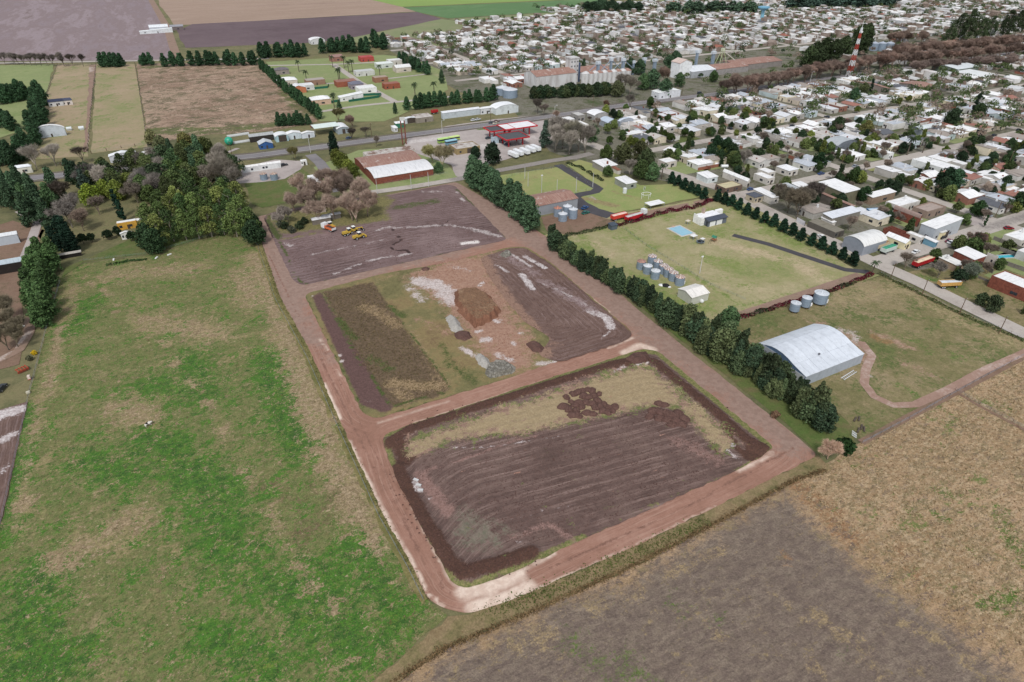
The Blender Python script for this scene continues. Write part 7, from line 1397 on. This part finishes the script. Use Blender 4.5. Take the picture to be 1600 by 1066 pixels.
# ---- vehicles
def wheels(o, xs, w, r, z=None, tw=.28):
    for x in xs:
        for s in (-1, 1):
            m = MB(); n = 12
            ring = [(r*math.cos(2*math.pi*k/n), r*math.sin(2*math.pi*k/n)) for k in range(n)]
            y0, y1 = (w/2-tw, w/2) if s > 0 else (-w/2, -w/2+tw)
            m.prism([(x+a, (z or r)+b) for a, b in ring], y0, y1); k = m.build('wheel', RUBBER, o)
            m2 = MB(); m2.prism([(x+a*.5, (z or r)+b*.5) for a, b in ring], y1+.002 if s > 0 else y0-.03, y1+.03 if s > 0 else y0-.002); h = m2.build('rim', METAL, k); tint(h, (190,190,190))
def car(label, px, py, c, rz=0.0, kind='car', world=None, L=4.2, group=None):
    x, y = world or P(px, py, .6); o = thing('parked_car' if kind == 'car' else 'parked_van', label, kind, (x, y, .24), rz, group); H = 1.45 if kind == 'car' else 2.3; a = L/2; b = .85 if kind == 'car' else 1.0
    m = MB()
    if kind == 'car': m.prism([(-a,.3),(a,.3),(a,.72),(a*.92,.85),(a*.5,.92),(-a*.9,.95),(-a,.8)], -b, b)
    else: m.prism([(-a,.3),(a,.3),(a,.9),(a*.92,1.2),(a*.62,1.3),(-a,1.3)], -b, b)
    part(m, 'body', METAL, c, o)
    m = MB(); top = [(a*.42,.93),(a*.12,1.38),(-a*.6,1.38),(-a*.88,.96)] if kind == 'car' else [(a*.62,1.31),(a*.4,2.0),(-a*.99,2.0),(-a*.99,1.31)]
    m.prism(list(reversed(top)), -b+.1, b-.1); m.build('windows', GLASS, o)
    m = MB(); m.prism([(-a*.6,1.385),(a*.12,1.385),(a*.10,1.45),(-a*.58,1.45)] if kind == 'car' else [(-a*.99,2.005),(a*.4,2.005),(a*.34,2.3),(-a*.99,2.3)], -b+.1, b-.1); part(m, 'roof', METAL, c, o)
    for s in (-1, 1): m = MB(); m.box(a-.02, s*b*.7-.16, .55, a+.03, s*b*.7+.16, .72); part(m, 'headlight', METAL, (236,236,220), o)
    wheels(o, (-a*.62, a*.62), 2*b+.04, .32); return o
def trailer(label, px, py, body, top, rz, L=11, name='grain_trailer', front=None, frame=(60,60,64), z0=1.1, hh=1.7, world=None, cat='trailer'):
    x, y = world or P(px, py, 1.5); o = thing(name, label, cat, (x, y, .24), rz); a, b = L/2, 1.25
    m = MB()
    for s in (-1, 1): m.box(-a, s*b-.06 if s > 0 else -b, z0, a, b if s > 0 else -b+.06, z0+hh)
    m.box(-a, -b+.07, z0, -a+.08, b-.07, z0+hh); m.box(a-.08, -b+.07, z0, a, b-.07, z0+hh); part(m, 'side_boards', METAL, body, o)
    n = 8
    for i in range(n):
        for s in (-1, 1): m = MB(); m.box(-a+L*(i+.5)/n-.06, s*(b+.05)-.04, z0, -a+L*(i+.5)/n+.06, s*(b+.05)+.04, z0+hh+.02); part(m, 'stake', METAL, body, o)
    m = MB(); m.prism([(-b+.07, z0+hh-.35), (b-.07, z0+hh-.35), (b-.07, z0+hh-.15), (0, z0+hh+.12), (-b+.07, z0+hh-.15)], -a+.09, a-.09); k = part(m, 'tarpaulin', ROOF, top, o)
    k.rotation_euler = (0, 0, math.pi/2)
    m = MB(); m.box(-a, -.5, z0-.35, a, .5, z0-.01); m.build('chassis', METAL, o).color = (*lin(frame), 1)
    wheels(o, (-a*.75, -a*.55, a*.6), 2.5, .5, tw=.4); return o
def truck_cab(parent_label, x, y, rz, c, L=2.3, name='truck', cat='truck', tray=None):
    o = thing(name, parent_label, cat, (x, y, .24), rz)
    m = MB(); m.prism([(-1.1,.7),(1.2,.7),(1.2,1.6),(1.0,2.9),(-1.1,3.0)], -1.2, 1.2); part(m, 'cab', METAL, c, o)
    m = MB(); m.prism([(1.21,1.7),(1.24,1.7),(1.06,2.7),(1.03,2.7)], -1.05, 1.05); m.build('windscreen', GLASS, o)
    m = MB(); m.box(-6.5 if tray else -3.5, -.5, .6, -1.1, .5, .95); m.build('chassis', METAL, o).color = (*lin((50,50,54)), 1)
    if tray:
        m = MB(); m.box(-6.6,-1.25,1.0,-1.4,1.25,1.15); m.box(-6.6,-1.25,1.16,-1.4,-1.15,2.1); m.box(-6.6,1.15,1.16,-1.4,1.25,2.1); m.box(-1.5,-1.14,1.16,-1.4,1.14,2.1); part(m, 'tray', METAL, tray[0], o)
        m = MB(); m.box(-6.5,-1.13,1.16,-1.52,1.13,1.7); m.build('load', tray[1], o)
        m = MB(); m.box(-6.75,-1.25,1.0,-6.62,1.25,2.0); part(m, 'tailgate', METAL, (226,226,226), o)
    wheels(o, (.3, -2.6) if not tray else (.3, -4.6, -5.7), 2.4, .5, tw=.35); return o
x, y = P(508, 358); truck_cab('white tipper truck with dark load parked by the farmyard', x, y, R(115), (226,228,230), tray=((206,110,70), DSOIL))
def grader(label, px, py, rz, long=True):
    x, y = P(px, py, 1); o = thing('road_grader' if long else 'tractor', label, 'machine', (x, y, .24), rz); Y = (196,164,70)
    m = MB(); m.box(-3.4,-.7,1.0,-.8,.7,2.0); part(m, 'engine_hood', METAL, Y, o)
    m = MB(); m.box(-.75,-.75,1.0,.5,.75,2.0); part(m, 'cab_base', METAL, Y, o); m = MB(); m.box(-.7,-.7,2.01,.45,.7,3.0); m.build('cab_glass', GLASS, o); m = MB(); m.box(-.85,-.85,3.01,.6,.85,3.15); part(m, 'cab_roof', METAL, (232,232,230), o)
    if long:
        m = MB(); m.tube((.5,0,2.0),(4.2,0,1.6),.25); m.tube((4.2,0,1.6),(4.4,0,.8),.22); part(m, 'front_frame', METAL, Y, o); m = MB(); m.box(1.6,-1.9,.25,1.8,1.9,.85); part(m, 'blade', METAL, (120,110,100), o); wheels(o, (-2.9,-1.5,4.2), 2.3, .6, tw=.4)
    else:
        m = MB(); m.box(.5,-.5,.9,2.2,.5,1.7); part(m, 'bonnet', METAL, Y, o); m = MB(); m.box(2.4,-1.1,.2,3.1,1.1,1.0); part(m, 'bucket', METAL, Y, o); wheels(o, (-2.0,1.4), 2.2, .65, tw=.45)
    return o
grader('long yellow road grader parked left of two others on the tilled soil', 546, 364, R(12)); grader('yellow road grader with white cab top behind the front one', 553, 361, R(8)); grader('yellow wheel loader parked in front of the graders', 562, 370, R(15), False); grader('small yellow loader beside the white tipper truck', 516, 354, R(110), False)
for i, (px, py, c, lab) in enumerate([(693,218,(140,176,84),'left lime-green bus parked on the gravel yard'),(709,215,(156,178,92),'right lime-green bus parked behind the blue one'),(705,221,(104,150,168),'blue-green bus parked in front of two lime-green ones')]):
    x, y = P(px, py+2, 1.5); o = thing('parked_bus', lab, 'bus', (x, y, .24), R(4)); a, b = 4.0, 1.2
    m = MB(); m.prism([(-a,.4),(a,.4),(a,1.6),(-a,1.6)], -b, b); part(m, 'body', METAL, c, o); m = MB(); m.box(-a+.05,-b+.03,1.61,a-.05,b-.03,2.5); m.build('windows', GLASS, o); m = MB(); m.box(-a,-b,2.51,a,b,3.0); part(m, 'roof', METAL, tuple(min(240, v+50) for v in c), o); wheels(o, (-a*.6, a*.62), 2.5, .5)
for i, (px, py) in enumerate([(802,243),(810,240),(820,238),(829,235),(837,233)]):
    x, y = P(px, py, 1.2); o = thing('box_trailer', f'white parked trailer, {ORD[i]} from the left in the row below the fuel canopies', 'trailer', (x, y, .24), R(97), 'white trailers in a row at the station'); m = MB(); m.box(-4.2,-1.2,.9,4.2,1.2,3.0); part(m, 'box', METAL, (236,238,240), o); m = MB(); m.box(4.22,-1.1,.9,4.3,1.1,2.9); part(m, 'door', METAL, (206,208,210), o); m = MB(); m.box(-4.2,-.5,.6,4.2,.5,.89); m.build('chassis', METAL, o).color = (*lin((60,60,64)), 1); wheels(o, (-2.8,-1.7,3), 2.4, .45)
trailer('red trailer with orange-white tarpaulin standing left of the red lorry', 967, 339, (206,70,56), (226,196,182), R(3), 8.5)
trailer('red grain trailer with grey tarpaulin behind the white cab', 990, 340, (176,28,42), (196,196,194), R(6), 10); x, y = P(1003, 337); truck_cab('white-cabbed lorry coupled to the red grain trailer on the lane', x+1.2, y+.3, R(6), (226,228,228))
trailer('long red grain trailer with cream tarpaulin on the street corner', 1442, 410, (170,26,38), (226,206,176), R(1), 11.5)
trailer('cream grain trailer without cover beside the vaulted grey shed', 1377, 384, (206,190,160), (150,120,84), R(2), 7.5); trailer('green-covered grain trailer beside the vaulted grey shed', 1388, 390, (196,206,200), (56,150,116), R(2), 8)
trailer('yellow wagon with white top among the bushes by the pale street', 1483, 444, (196,156,92), (206,210,214), R(-22), 8.5, hh=1.5)
trailer('blue and white trailer parked in the yard behind the courtyard', 1368, 331, (70,130,180), (196,214,226), R(-20), 9)
trailer('rust-coloured farm trailer left on the tracks by the highway', 679, 175, (176,40,44), (150,60,50), R(10), 5)
for (px, py, c, rz, lab) in [(1284,333,(170,40,48),.2,'red pickup parked in the brown courtyard'),(1576,357,(140,24,40),-.5,'dark red car driving on the wide street'),(1336,260,(150,156,164),.1,'silver car parked at the curved junction'),(1483,377,(120,50,70),.1,'maroon car parked before the small white house'),(1431,394,(226,228,228),.1,'white car parked at the wide street by bare trees'),(914,325,(40,80,130),.3,'dark blue van-like car on the black yard by the depot'),(915,333,(30,100,90),.1,'dark green car on the grass by the depot'),(444,258,(40,42,46),.1,'black car beside the long white bungalow'),(545,216,(70,84,110),.4,'blue-grey car at the highway workshops'),(740,188,(220,222,226),.2,'white car parked at the long white hall'),(747,187,(206,208,210),.2,'silver car parked at the long white hall'),(768,192,(80,84,90),.1,'dark car parked before the octagonal office'),(776,190,(120,84,80),.1,'brown car parked right of the dark one at the office'),
     (763,216,(50,64,70),.2,'dark car left of the station shop'),(774,220,(60,70,78),.2,'dark blue car in front of the station shop'),(793,226,(50,60,84),.2,'dark car under the near fuel canopy'),(1276,328,(206,206,206),.4,'white van-like car in the courtyard yard'),(1283,370,(230,230,230),1.2,'white car standing on the pine street'),(1300,365,(170,60,60),.3,'red-brown car under the lean-to on the pine street'),(490,198,(150,60,50),.2,'rusty car wreck among machinery at the highway')]:
    car(lab, px, py, c, rz)
cc = [((226,228,230),'white'),((60,64,72),'dark grey'),((150,154,160),'silver'),((140,40,44),'red'),((60,84,130),'blue'),((36,38,42),'black'),((196,190,170),'beige')]
for i in range(46):
    if i % 2: X = rnd.choice(STX[1:6]); x, y, rz = X+rnd.choice([-2.4, 2.4]), rnd.uniform(60, 400), math.pi/2
    else: Y = rnd.choice(STY[1:]); x, y, rz = rnd.uniform(262, 700), Y+rnd.choice([-2.6, 2.6]), 0
    if not visible(x, y, 0): continue
    c, nm_ = cc[i % 7]; o = car(None, 0, 0, c, rz, world=(x, y), group='cars on the town streets'); REG.append((o, nm_+' car on a town street', x, y))
for i in range(14):
    x = 100+i*58+rnd.uniform(-15, 15); s = 1 if i % 2 else -1; c, nm_ = cc[(i*3) % 7]
    if i in (2, 5, 8, 10): o = car(None, 0, 0, c, 0 if s > 0 else math.pi, 'van' if i == 5 else 'car', world=(x, 414.5+s*2), group='cars on the highway'); REG.append((o, nm_+' vehicle on the highway', x, 414))
# red plough, bucket and quad at the left edge
x, y = P(36, 580); o = thing('disc_plough', 'rust-red disc plough standing left of the pasture fence', 'plough', (x, y, .2), .5)
for s in (-1, 1): m = MB(); m.box(-1.6, s*.9-.12, .6, 1.6, s*.9+.12, .85); part(m, 'frame_beam', METAL, (170,76,54), o)
for i in range(4): m = MB(); m.box(-1.4+i*.9, -1.2, .5, -1.25+i*.9, 1.2, 1.0); part(m, 'cross_beam', METAL, (176,84,60), o)
for i in range(6): m = MB(); m.prism([(-1.5+i*.55+.35*math.cos(k*.785), .35+.35*math.sin(k*.785)) for k in range(8)], -1.05, -.98); part(m, 'disc', METAL, (140,70,54), o)
x, y = P(47, 593); o = thing('red_post_machine', 'upright white and red seed drill part by the pasture fence', 'machine', (x, y, .2)); m = MB(); m.box(-.35,-.5,.2,.35,.5,1.3); part(m, 'hopper', METAL, (214,196,186), o); m = MB(); m.box(-.4,-.55,0,.4,.55,.19); part(m, 'skid', METAL, (170,60,50), o)
x, y = P(45, 615); m = MB(); m.box(-.5,-.35,0,.5,.35,.6); q = m.build('feed_trough', METAL); q.location = (x, y, .2); tint(q, (196,190,170)); tag(q, 'small pale feed trough beside the ploughed plot corner', 'trough')
car('dark quad-like car cut off by the left edge', 2, 607, (50,54,58), 1.2)
for i, (px, py, lab) in enumerate([(36,512,'white oval bath lying on the grass by the track bend'),(265,399,'white sheet of debris lying at the top of the pasture'),(245,404,'white block of debris left of the larger white sheet'),(178,407,'white rubbish at the left end of the low bright hedge')]):
    x, y = P(px, py); m = MB(); m.box(-.9,-.3,0,.9,.3,.35) if i else m.ball((0,0,.3), .8, 10, 6, .4); q = m.build('debris' if i else 'bath_tub', METAL); q.location = (x, y, .2); q.rotation_euler = (0, 0, .5*i); tint(q, (230,230,228)); tag(q, lab, 'debris' if i else 'bath tub')
# white plastic-wrapped debris on the south block
x, y = P(656, 764); 
for i, (px, py) in enumerate([(650,752),(654,760),(657,768)]):
    x, y = P(px, py); m = MB(); m.box(-.7,-.4,0,.7,.4,.25); q = m.build('concrete_slab', CONC); q.location = (x, y, .35); q.rotation_euler = (.05, 0, R(-55)+i*.2); tag(q, ['upper grey-white slab lying at the left edge of the south block','middle grey-white slab lying at the left edge of the south block','lower grey-white slab lying at the left edge of the south block'][i], 'slab')
# the black and white cow
cx, cy = P(233, 666); cow = thing('cow', 'black and white cow grazing alone on the big pasture', 'cow', (cx, cy, .15), R(20))
def skin(name, joints, edges, radii, mat, parent, root=0, lv=1):
    me = bpy.data.meshes.new(name); me.from_pydata(joints, edges, []); me.materials.append(mat); o = new_obj(name, me, parent)
    md = o.modifiers.new('skin', 'SKIN'); 
    for i, r in enumerate(radii): me.skin_vertices[0].data[i].radius = (r, r) if not isinstance(r, tuple) else r
    me.skin_vertices[0].data[root].use_root = True; s = o.modifiers.new('sub', 'SUBSURF'); s.levels = lv; s.render_levels = lv; return o
cowm = NT('cow_hide'); f_ = cowm.step(cowm.noise(1.3, 1, .4, off=2), .46, .50); cowm = cowm.out(cowm.mix(f_, lin((36,32,32)), lin((228,222,214))), .8, .2)
me_ = bpy.data.meshes.new('tmp')
J = [(-.75,0,1.05),(-.35,0,1.0),(.15,0,1.0),(.6,0,1.08),(.95,0,1.0),(1.22,0,.62),(1.36,0,.34),
     (-.75,.2,.75),(-.86,.2,.42),(-.8,.2,.05),(-.75,-.2,.75),(-.86,-.2,.42),(-.78,-.2,.05),(.55,.2,.7),(.55,.2,.38),(.55,.2,.05),(.62,-.2,.7),(.66,-.2,.38),(.6,-.2,.05),(-.98,0,1.0),(-1.08,0,.55)]
Ed = [(0,1),(1,2),(2,3),(3,4),(4,5),(5,6),(0,7),(7,8),(8,9),(0,10),(10,11),(11,12),(3,13),(13,14),(14,15),(3,16),(16,17),(17,18),(0,19),(19,20)]
Rd = [.30,.36,.37,.33,.2,.15,.09,.16,.08,.07,.16,.08,.07,.13,.07,.07,.13,.07,.07,.05,.035]
me = bpy.data.meshes.new('body'); me.from_pydata(J, Ed, []); me.materials.append(cowm); body = new_obj('body', me, cow)
body.modifiers.new('skin', 'SKIN')
if me.skin_vertices:
    for i, r in enumerate(Rd): me.skin_vertices[0].data[i].radius = (r, r)
    me.skin_vertices[0].data[2].use_root = True
sb = body.modifiers.new('sub', 'SUBSURF'); sb.levels = 1; sb.render_levels = 1
for s in (-1, 1):
    m = MB(); m.add([(1.16,s*.12,.74),(1.08,s*.3,.74),(1.2,s*.24,.66),(1.2,s*.12,.66)], [(0,1,2,3),(3,2,1,0)]); m.build('ear', cowm, cow)
    m = MB(); m.tube((1.2,s*.08,.76),(1.18,s*.2,.92),.03,.01,5); m.build('horn', BARKP, cow)

# ---- poles and lamps
def pole(label, px, py, h=9, kind='utility', group=None, world=None, look=None):
    x, y = world or P(px, py); o = thing('utility_pole' if kind != 'lamp' else 'street_lamp', label, 'pole' if kind != 'lamp' else 'street lamp', (x, y, .1), rnd.uniform(-.1, .1), group)
    m = MB(); m.tube((0,0,0),(0,0,h),.16,.11,6); m.build('post', WOODM if kind == 'utility' else CONC, o)
    if kind == 'utility': m = MB(); m.box(-1,-.07,h-.7,1,.07,h-.55); m.build('crossarm', WOODM, o)
    if kind == 'utility':
        for s in (-.8, 0, .8): m = MB(); m.cyl(s, 0, h-.55, h-.3, .06, n=6); m.build('insulator', CONC, o)
    if kind == 'lamp': m = MB(); m.tube((0,0,h),(1.6,0,h+.3),.07); m.build('arm', STEEL, o); m = MB(); m.box(1.3,-.15,h+.2,2.1,.15,h+.38); m.build('lamp_head', METAL, o)
    if kind == 'flood': m = MB(); m.box(-.5,-.15,h-.1,.5,.15,h+.4); part(m, 'floodlight', METAL, (230,230,230), o)
    if look: REG.append((o, look, x, y))
    return o
for i, (px, py, h) in enumerate([(846,307,11),(870,304,8),(900,300,8),(825,292,8),(820,280,7),(926,293,8)]): pole(None, px, py, h, 'flood' if i == 0 else 'plain', 'poles round the training field', look='thin pole at the training field')
pole('lone pale pole standing in the silo paddock below the fence line', 1093, 428, 7.5, 'flood')
for i in range(14): pole(None, 0, 0, 9, 'lamp' if i % 2 else 'utility', 'poles along the highway', world=(-60+i*44, 422+(i % 2)*-16), look='roadside pole on the highway')
for X in STX[1:5]:
    for y in range(60, 400, 44): 
        if visible(X+4.3, y, 0): pole(None, 0, 0, 8, 'utility', 'utility poles of the town', world=(X+4.3, y), look='utility pole on a town street')
for i, (px, py) in enumerate([(1391,436),(1440,462),(1498,492),(1560,522)]): pole(f'thin roadside pole, {ORD[i]} from the corner along the pale street', px, py+0, 7, 'utility', 'poles along the pale paddock street')
for i, (px, py) in enumerate([(590,303),(643,296),(670,292),(560,300)]): pole(None, px, py, 8, 'plain', 'poles on the side road', look='thin grey pole on the side road')
x, y = P(632, 226); o = thing('gateway_sign', 'tall narrow rusty twin-post sign tower on the highway edge', 'sign tower', (x, y, .1)); 
for s in (-1.2, 1.2): m = MB(); m.box(s-.3,-.3,0,s+.3,.3,15); part(m, 'post', METAL, (120,70,60), o)
m = MB(); m.box(-1.6,-.35,15.01,1.6,.35,17); part(m, 'panel', METAL, (206,206,202), o)
for i in range(5): m = MB(); m.box(-.89,-.1,2+i*2.6,.89,.1,2.3+i*2.6); part(m, 'rung', METAL, (120,76,66), o)

# ---- wire fences: posts are parts, wires one part
def fence(label, line, gap=4.0, h=1.1, c=(176,168,156), name='wire_fence', wires=3, r=.055, world=False, z=.12):
    pts = [Vector(q) for q in (line if world else [P(*q) for q in line])]; o = thing(name, label, 'fence', (*pts[0], z)); w = MB(); n = 0; me = None
    for a, b in zip(pts[:-1], pts[1:]):
        L = (b-a).length; k = max(1, int(L/gap))
        for i in range(k):
            p = a+(b-a)*i/k-pts[0]
            if me is None: q = MB(); q.tube((0,0,-.1),(0,0,h),r,n=5); me = q.mesh('post', WOODM)
            if n < 290: po = new_obj('post', me, o); po.location = (p.x, p.y, 0); n += 1
        for i in range(wires):
            zz = h*(i+1)/(wires+.3); w.tube((*(a-pts[0]), zz), (*(b-pts[0]), zz), .018, n=3)
    w.build('wires', STEEL, o); return o
fence('post and wire fence along the left side of the big pasture', [(95,440),(76,505),(45,622),(0,828),(-40,1000)], 3.5)
fence('post and wire fence between pasture and dirt road', [(392,352),(430,468),(480,560),(522,655),(592,808),(638,890),(662,940)], 4.5)
fence('wire fence round the top edge of the pasture', [(130,409),(230,398),(300,378),(395,350)], 4)
fence('wire fence crossing the stubble field on the right', [(1492,610),(1530,633),(1600,670),(1660,695)], 3); fence('wire fence along the lane below the shed paddock', [(1346,694),(1420,655),(1495,613),(1600,556)], 4)
fence('wire fence between the silo paddock and the house lawn', [(973,357),(1010,385),(1060,415),(1110,446),(1165,470)], 3.5); fence('wire fence with pale posts along the pale street', [(1375,428),(1440,460),(1500,490),(1600,530)], 3.5)
fence('white-posted fence between the tan strip and the dry field', [(211,100),(222,165),(231,232)], 9, 1.6, r=.22); fence('white-posted fence left of the tan strip', [(150,102),(143,170),(137,240)], 9, 1.6, r=.22); fence('grey fence between the two far meadows', [(90,102),(80,130),(72,150)], 9, 1.6, r=.2); fence('white-posted fence at the foot of the tan strip', [(143,240),(190,232),(232,226)], 7, 1.6, r=.2)
fence('low fence below the rusty hall', [(600,288),(660,278),(700,272)], 4, 1.2); fence('fence posts round the training field', [(775,292),(800,275),(885,260),(928,296),(890,306),(850,316)], 5, 1.4, r=.08)
# walls of the gardens in the lower right
def wall_run(label, a, b, h=1.9, c=(130,124,118)):
    p, q = Vector(P(*a)), Vector(P(*b)); L = (q-p).length; m = MB(); n = max(1, int(L/3)); o = thing('garden_wall', label, 'wall', (*p, .1), math.atan2(q.y-p.y, q.x-p.x))
    for i in range(n): m = MB(); m.box(L*i/n, -.1, 0, L*(i+1)/n-.14, .1, h); k = m.build('wall_panel', WALL, o); tint(k, c); m2 = MB(); m2.box(L*(i+1)/n-.135, -.16, 0, L*(i+1)/n-.005, .16, h+.1); k = m2.build('pillar', WALL, o); tint(k, (110,104,98))
for i, (a, b) in enumerate([((1551,375),(1620,402)),((1552,408),(1600,425)),((1525,411),(1550,428)),((1560,392),(1610,410)),((1478,414),(1545,442))]): wall_run(['grey block garden wall below the right-edge white house','grey block wall between the two green gardens','grey wall behind the large brick building garden','grey block wall right of the pale cube house','low dark wall behind the yellow wagon field'][i], a, b, 1.8 if i < 4 else 1.0)
wall_run('long brick garden wall behind the first green lot', (1060,250), (1110,266), 1.8, (130,84,70)); wall_run('long brick garden wall above the second green lot', (1095,258), (1125,252), 1.8, (136,88,72)); wall_run('white courtyard wall by the bare trees', (1244,347), (1257,354), 2.2, (206,206,210))
x, y = P(1570, 402); o = thing('garden_pool', 'narrow turquoise pool in the green garden on the right', 'pool', (x, y, .2), R(-22)); m = MB(); m.box(-5,-1.3,0,5,1.3,.1); part(m, 'water', METAL, (70,180,196), o); m = MB()
for b_ in ((-5.4,-1.7,5.4,-1.31),(-5.4,1.31,5.4,1.7),(-5.4,-1.3,-5.01,1.3),(5.01,-1.3,5.4,1.3)): m.box(b_[0],b_[1],0,b_[2],b_[3],.2)
part(m, 'coping', WALL, (206,202,196), o)
for i, (px, py) in enumerate([(1122,257),(1132,260)]): 
    x, y = P(px, py, 1); m = MB(); m.tube((-2,0,1),(2,0,1),.9,n=12); q = m.build('gas_tank', METAL); q.location = (x, y, .1); q.rotation_euler = (0,0,R(-25)); tint(q, (232,234,236)); tag(q, ['left horizontal white tank on the second green lot','right horizontal white tank on the second green lot'][i], 'tank')
for px, py, lab in [(1345,260,'small ')]: pass
x, y = P(359, 227); m = MB(); m.ball((0,0,2.6), 2.6, 12, 8, 1.0); q = m.build('green_tank', METAL); q.location = (x, y, .1); tint(q, (40,160,130)); tag(q, 'round turquoise-green tank left of the blue-fronted shack', 'tank')
for i, (px, py) in enumerate([(372,212),(382,222)]):
    x, y = P(px, py); m = MB(); m.tube((-7,0,.6),(7,0,.6),1.6,n=10); q = m.build('silage_bag', METAL); q.location = (x, y, 0); q.scale = (1,1,.6); q.rotation_euler = (0,0,R(5)); tint(q, (186,188,186)); tag(q, ['upper long grey silage bag at the dry field edge','lower long grey silage bag left of the blue-fronted shack'][i], 'silage bag')
for i, (px, py) in enumerate([(109,204),(128,203)]):
    x, y = P(px, py); m = MB(); m.tube((-1.6,0,1.2),(1.6,0,1.2),1.2,n=10); m.box(-1.2,-.8,0,1.2,.8,.6); q = m.build('field_tank', METAL); q.location = (x, y, .1); tint(q, (214,220,222)); tag(q, ['white water cart right of the white rounded barn','pale machine standing by the muddy track'][i], ['water cart','machine'][i])
# ================================================================== LABELS made from looks and neighbours
def finish_labels():
    buckets = {}
    for o, look, x, y in REG:
        px, py, _ = PIX(x, y); best = None
        for (nm_, lx, ly) in LMS:
            qx, qy, _ = PIX(lx, ly); d = math.hypot((px-qx), (py-qy)*1.6)
            if best is None or d < best[0]: best = (d, nm_, qx, qy)
        d, nm_, qx, qy = best; dx, dy = px-qx, (py-qy)*1.6
        side = ('right of' if dx > 0 else 'left of') if abs(dx) > abs(dy) else ('below' if dy > 0 else 'beyond')
        buckets.setdefault((look, nm_, side), []).append((d, o))
    for (look, nm_, side), L in buckets.items():
        L.sort(key=lambda q: q[0])
        for i, (d, o) in enumerate(L):
            if len(L) == 1: lab = f'{look} {side} the {nm_}'
            else: lab = f'{look}, {ORD[i] if i < len(ORD) else "far"} nearest {side} the {nm_}' if i else f'{look}, nearest {side} the {nm_}'
            w = lab.split()
            if len(w) > 16: lab = lab.replace(' walls', '-walled').replace(' with ', ' '); w = lab.split()
            o['label'] = ' '.join(w[:16])
finish_labels()
for o in COL.objects:
    l = o.get('label')
    if l and len(l.split()) > 16:
        for a_, b_ in ((' end of the ', ' end, '), ('thick ', ''), ('dense ', ''), ('tall ', ''), (' the ', ' ')):
            if len(l.split()) > 16: l = l.replace(a_, b_)
        o['label'] = ' '.join(l.split()[:16])
print('objects', len(COL.objects), 'polys', sum(len(m.polygons) for m in bpy.data.meshes))
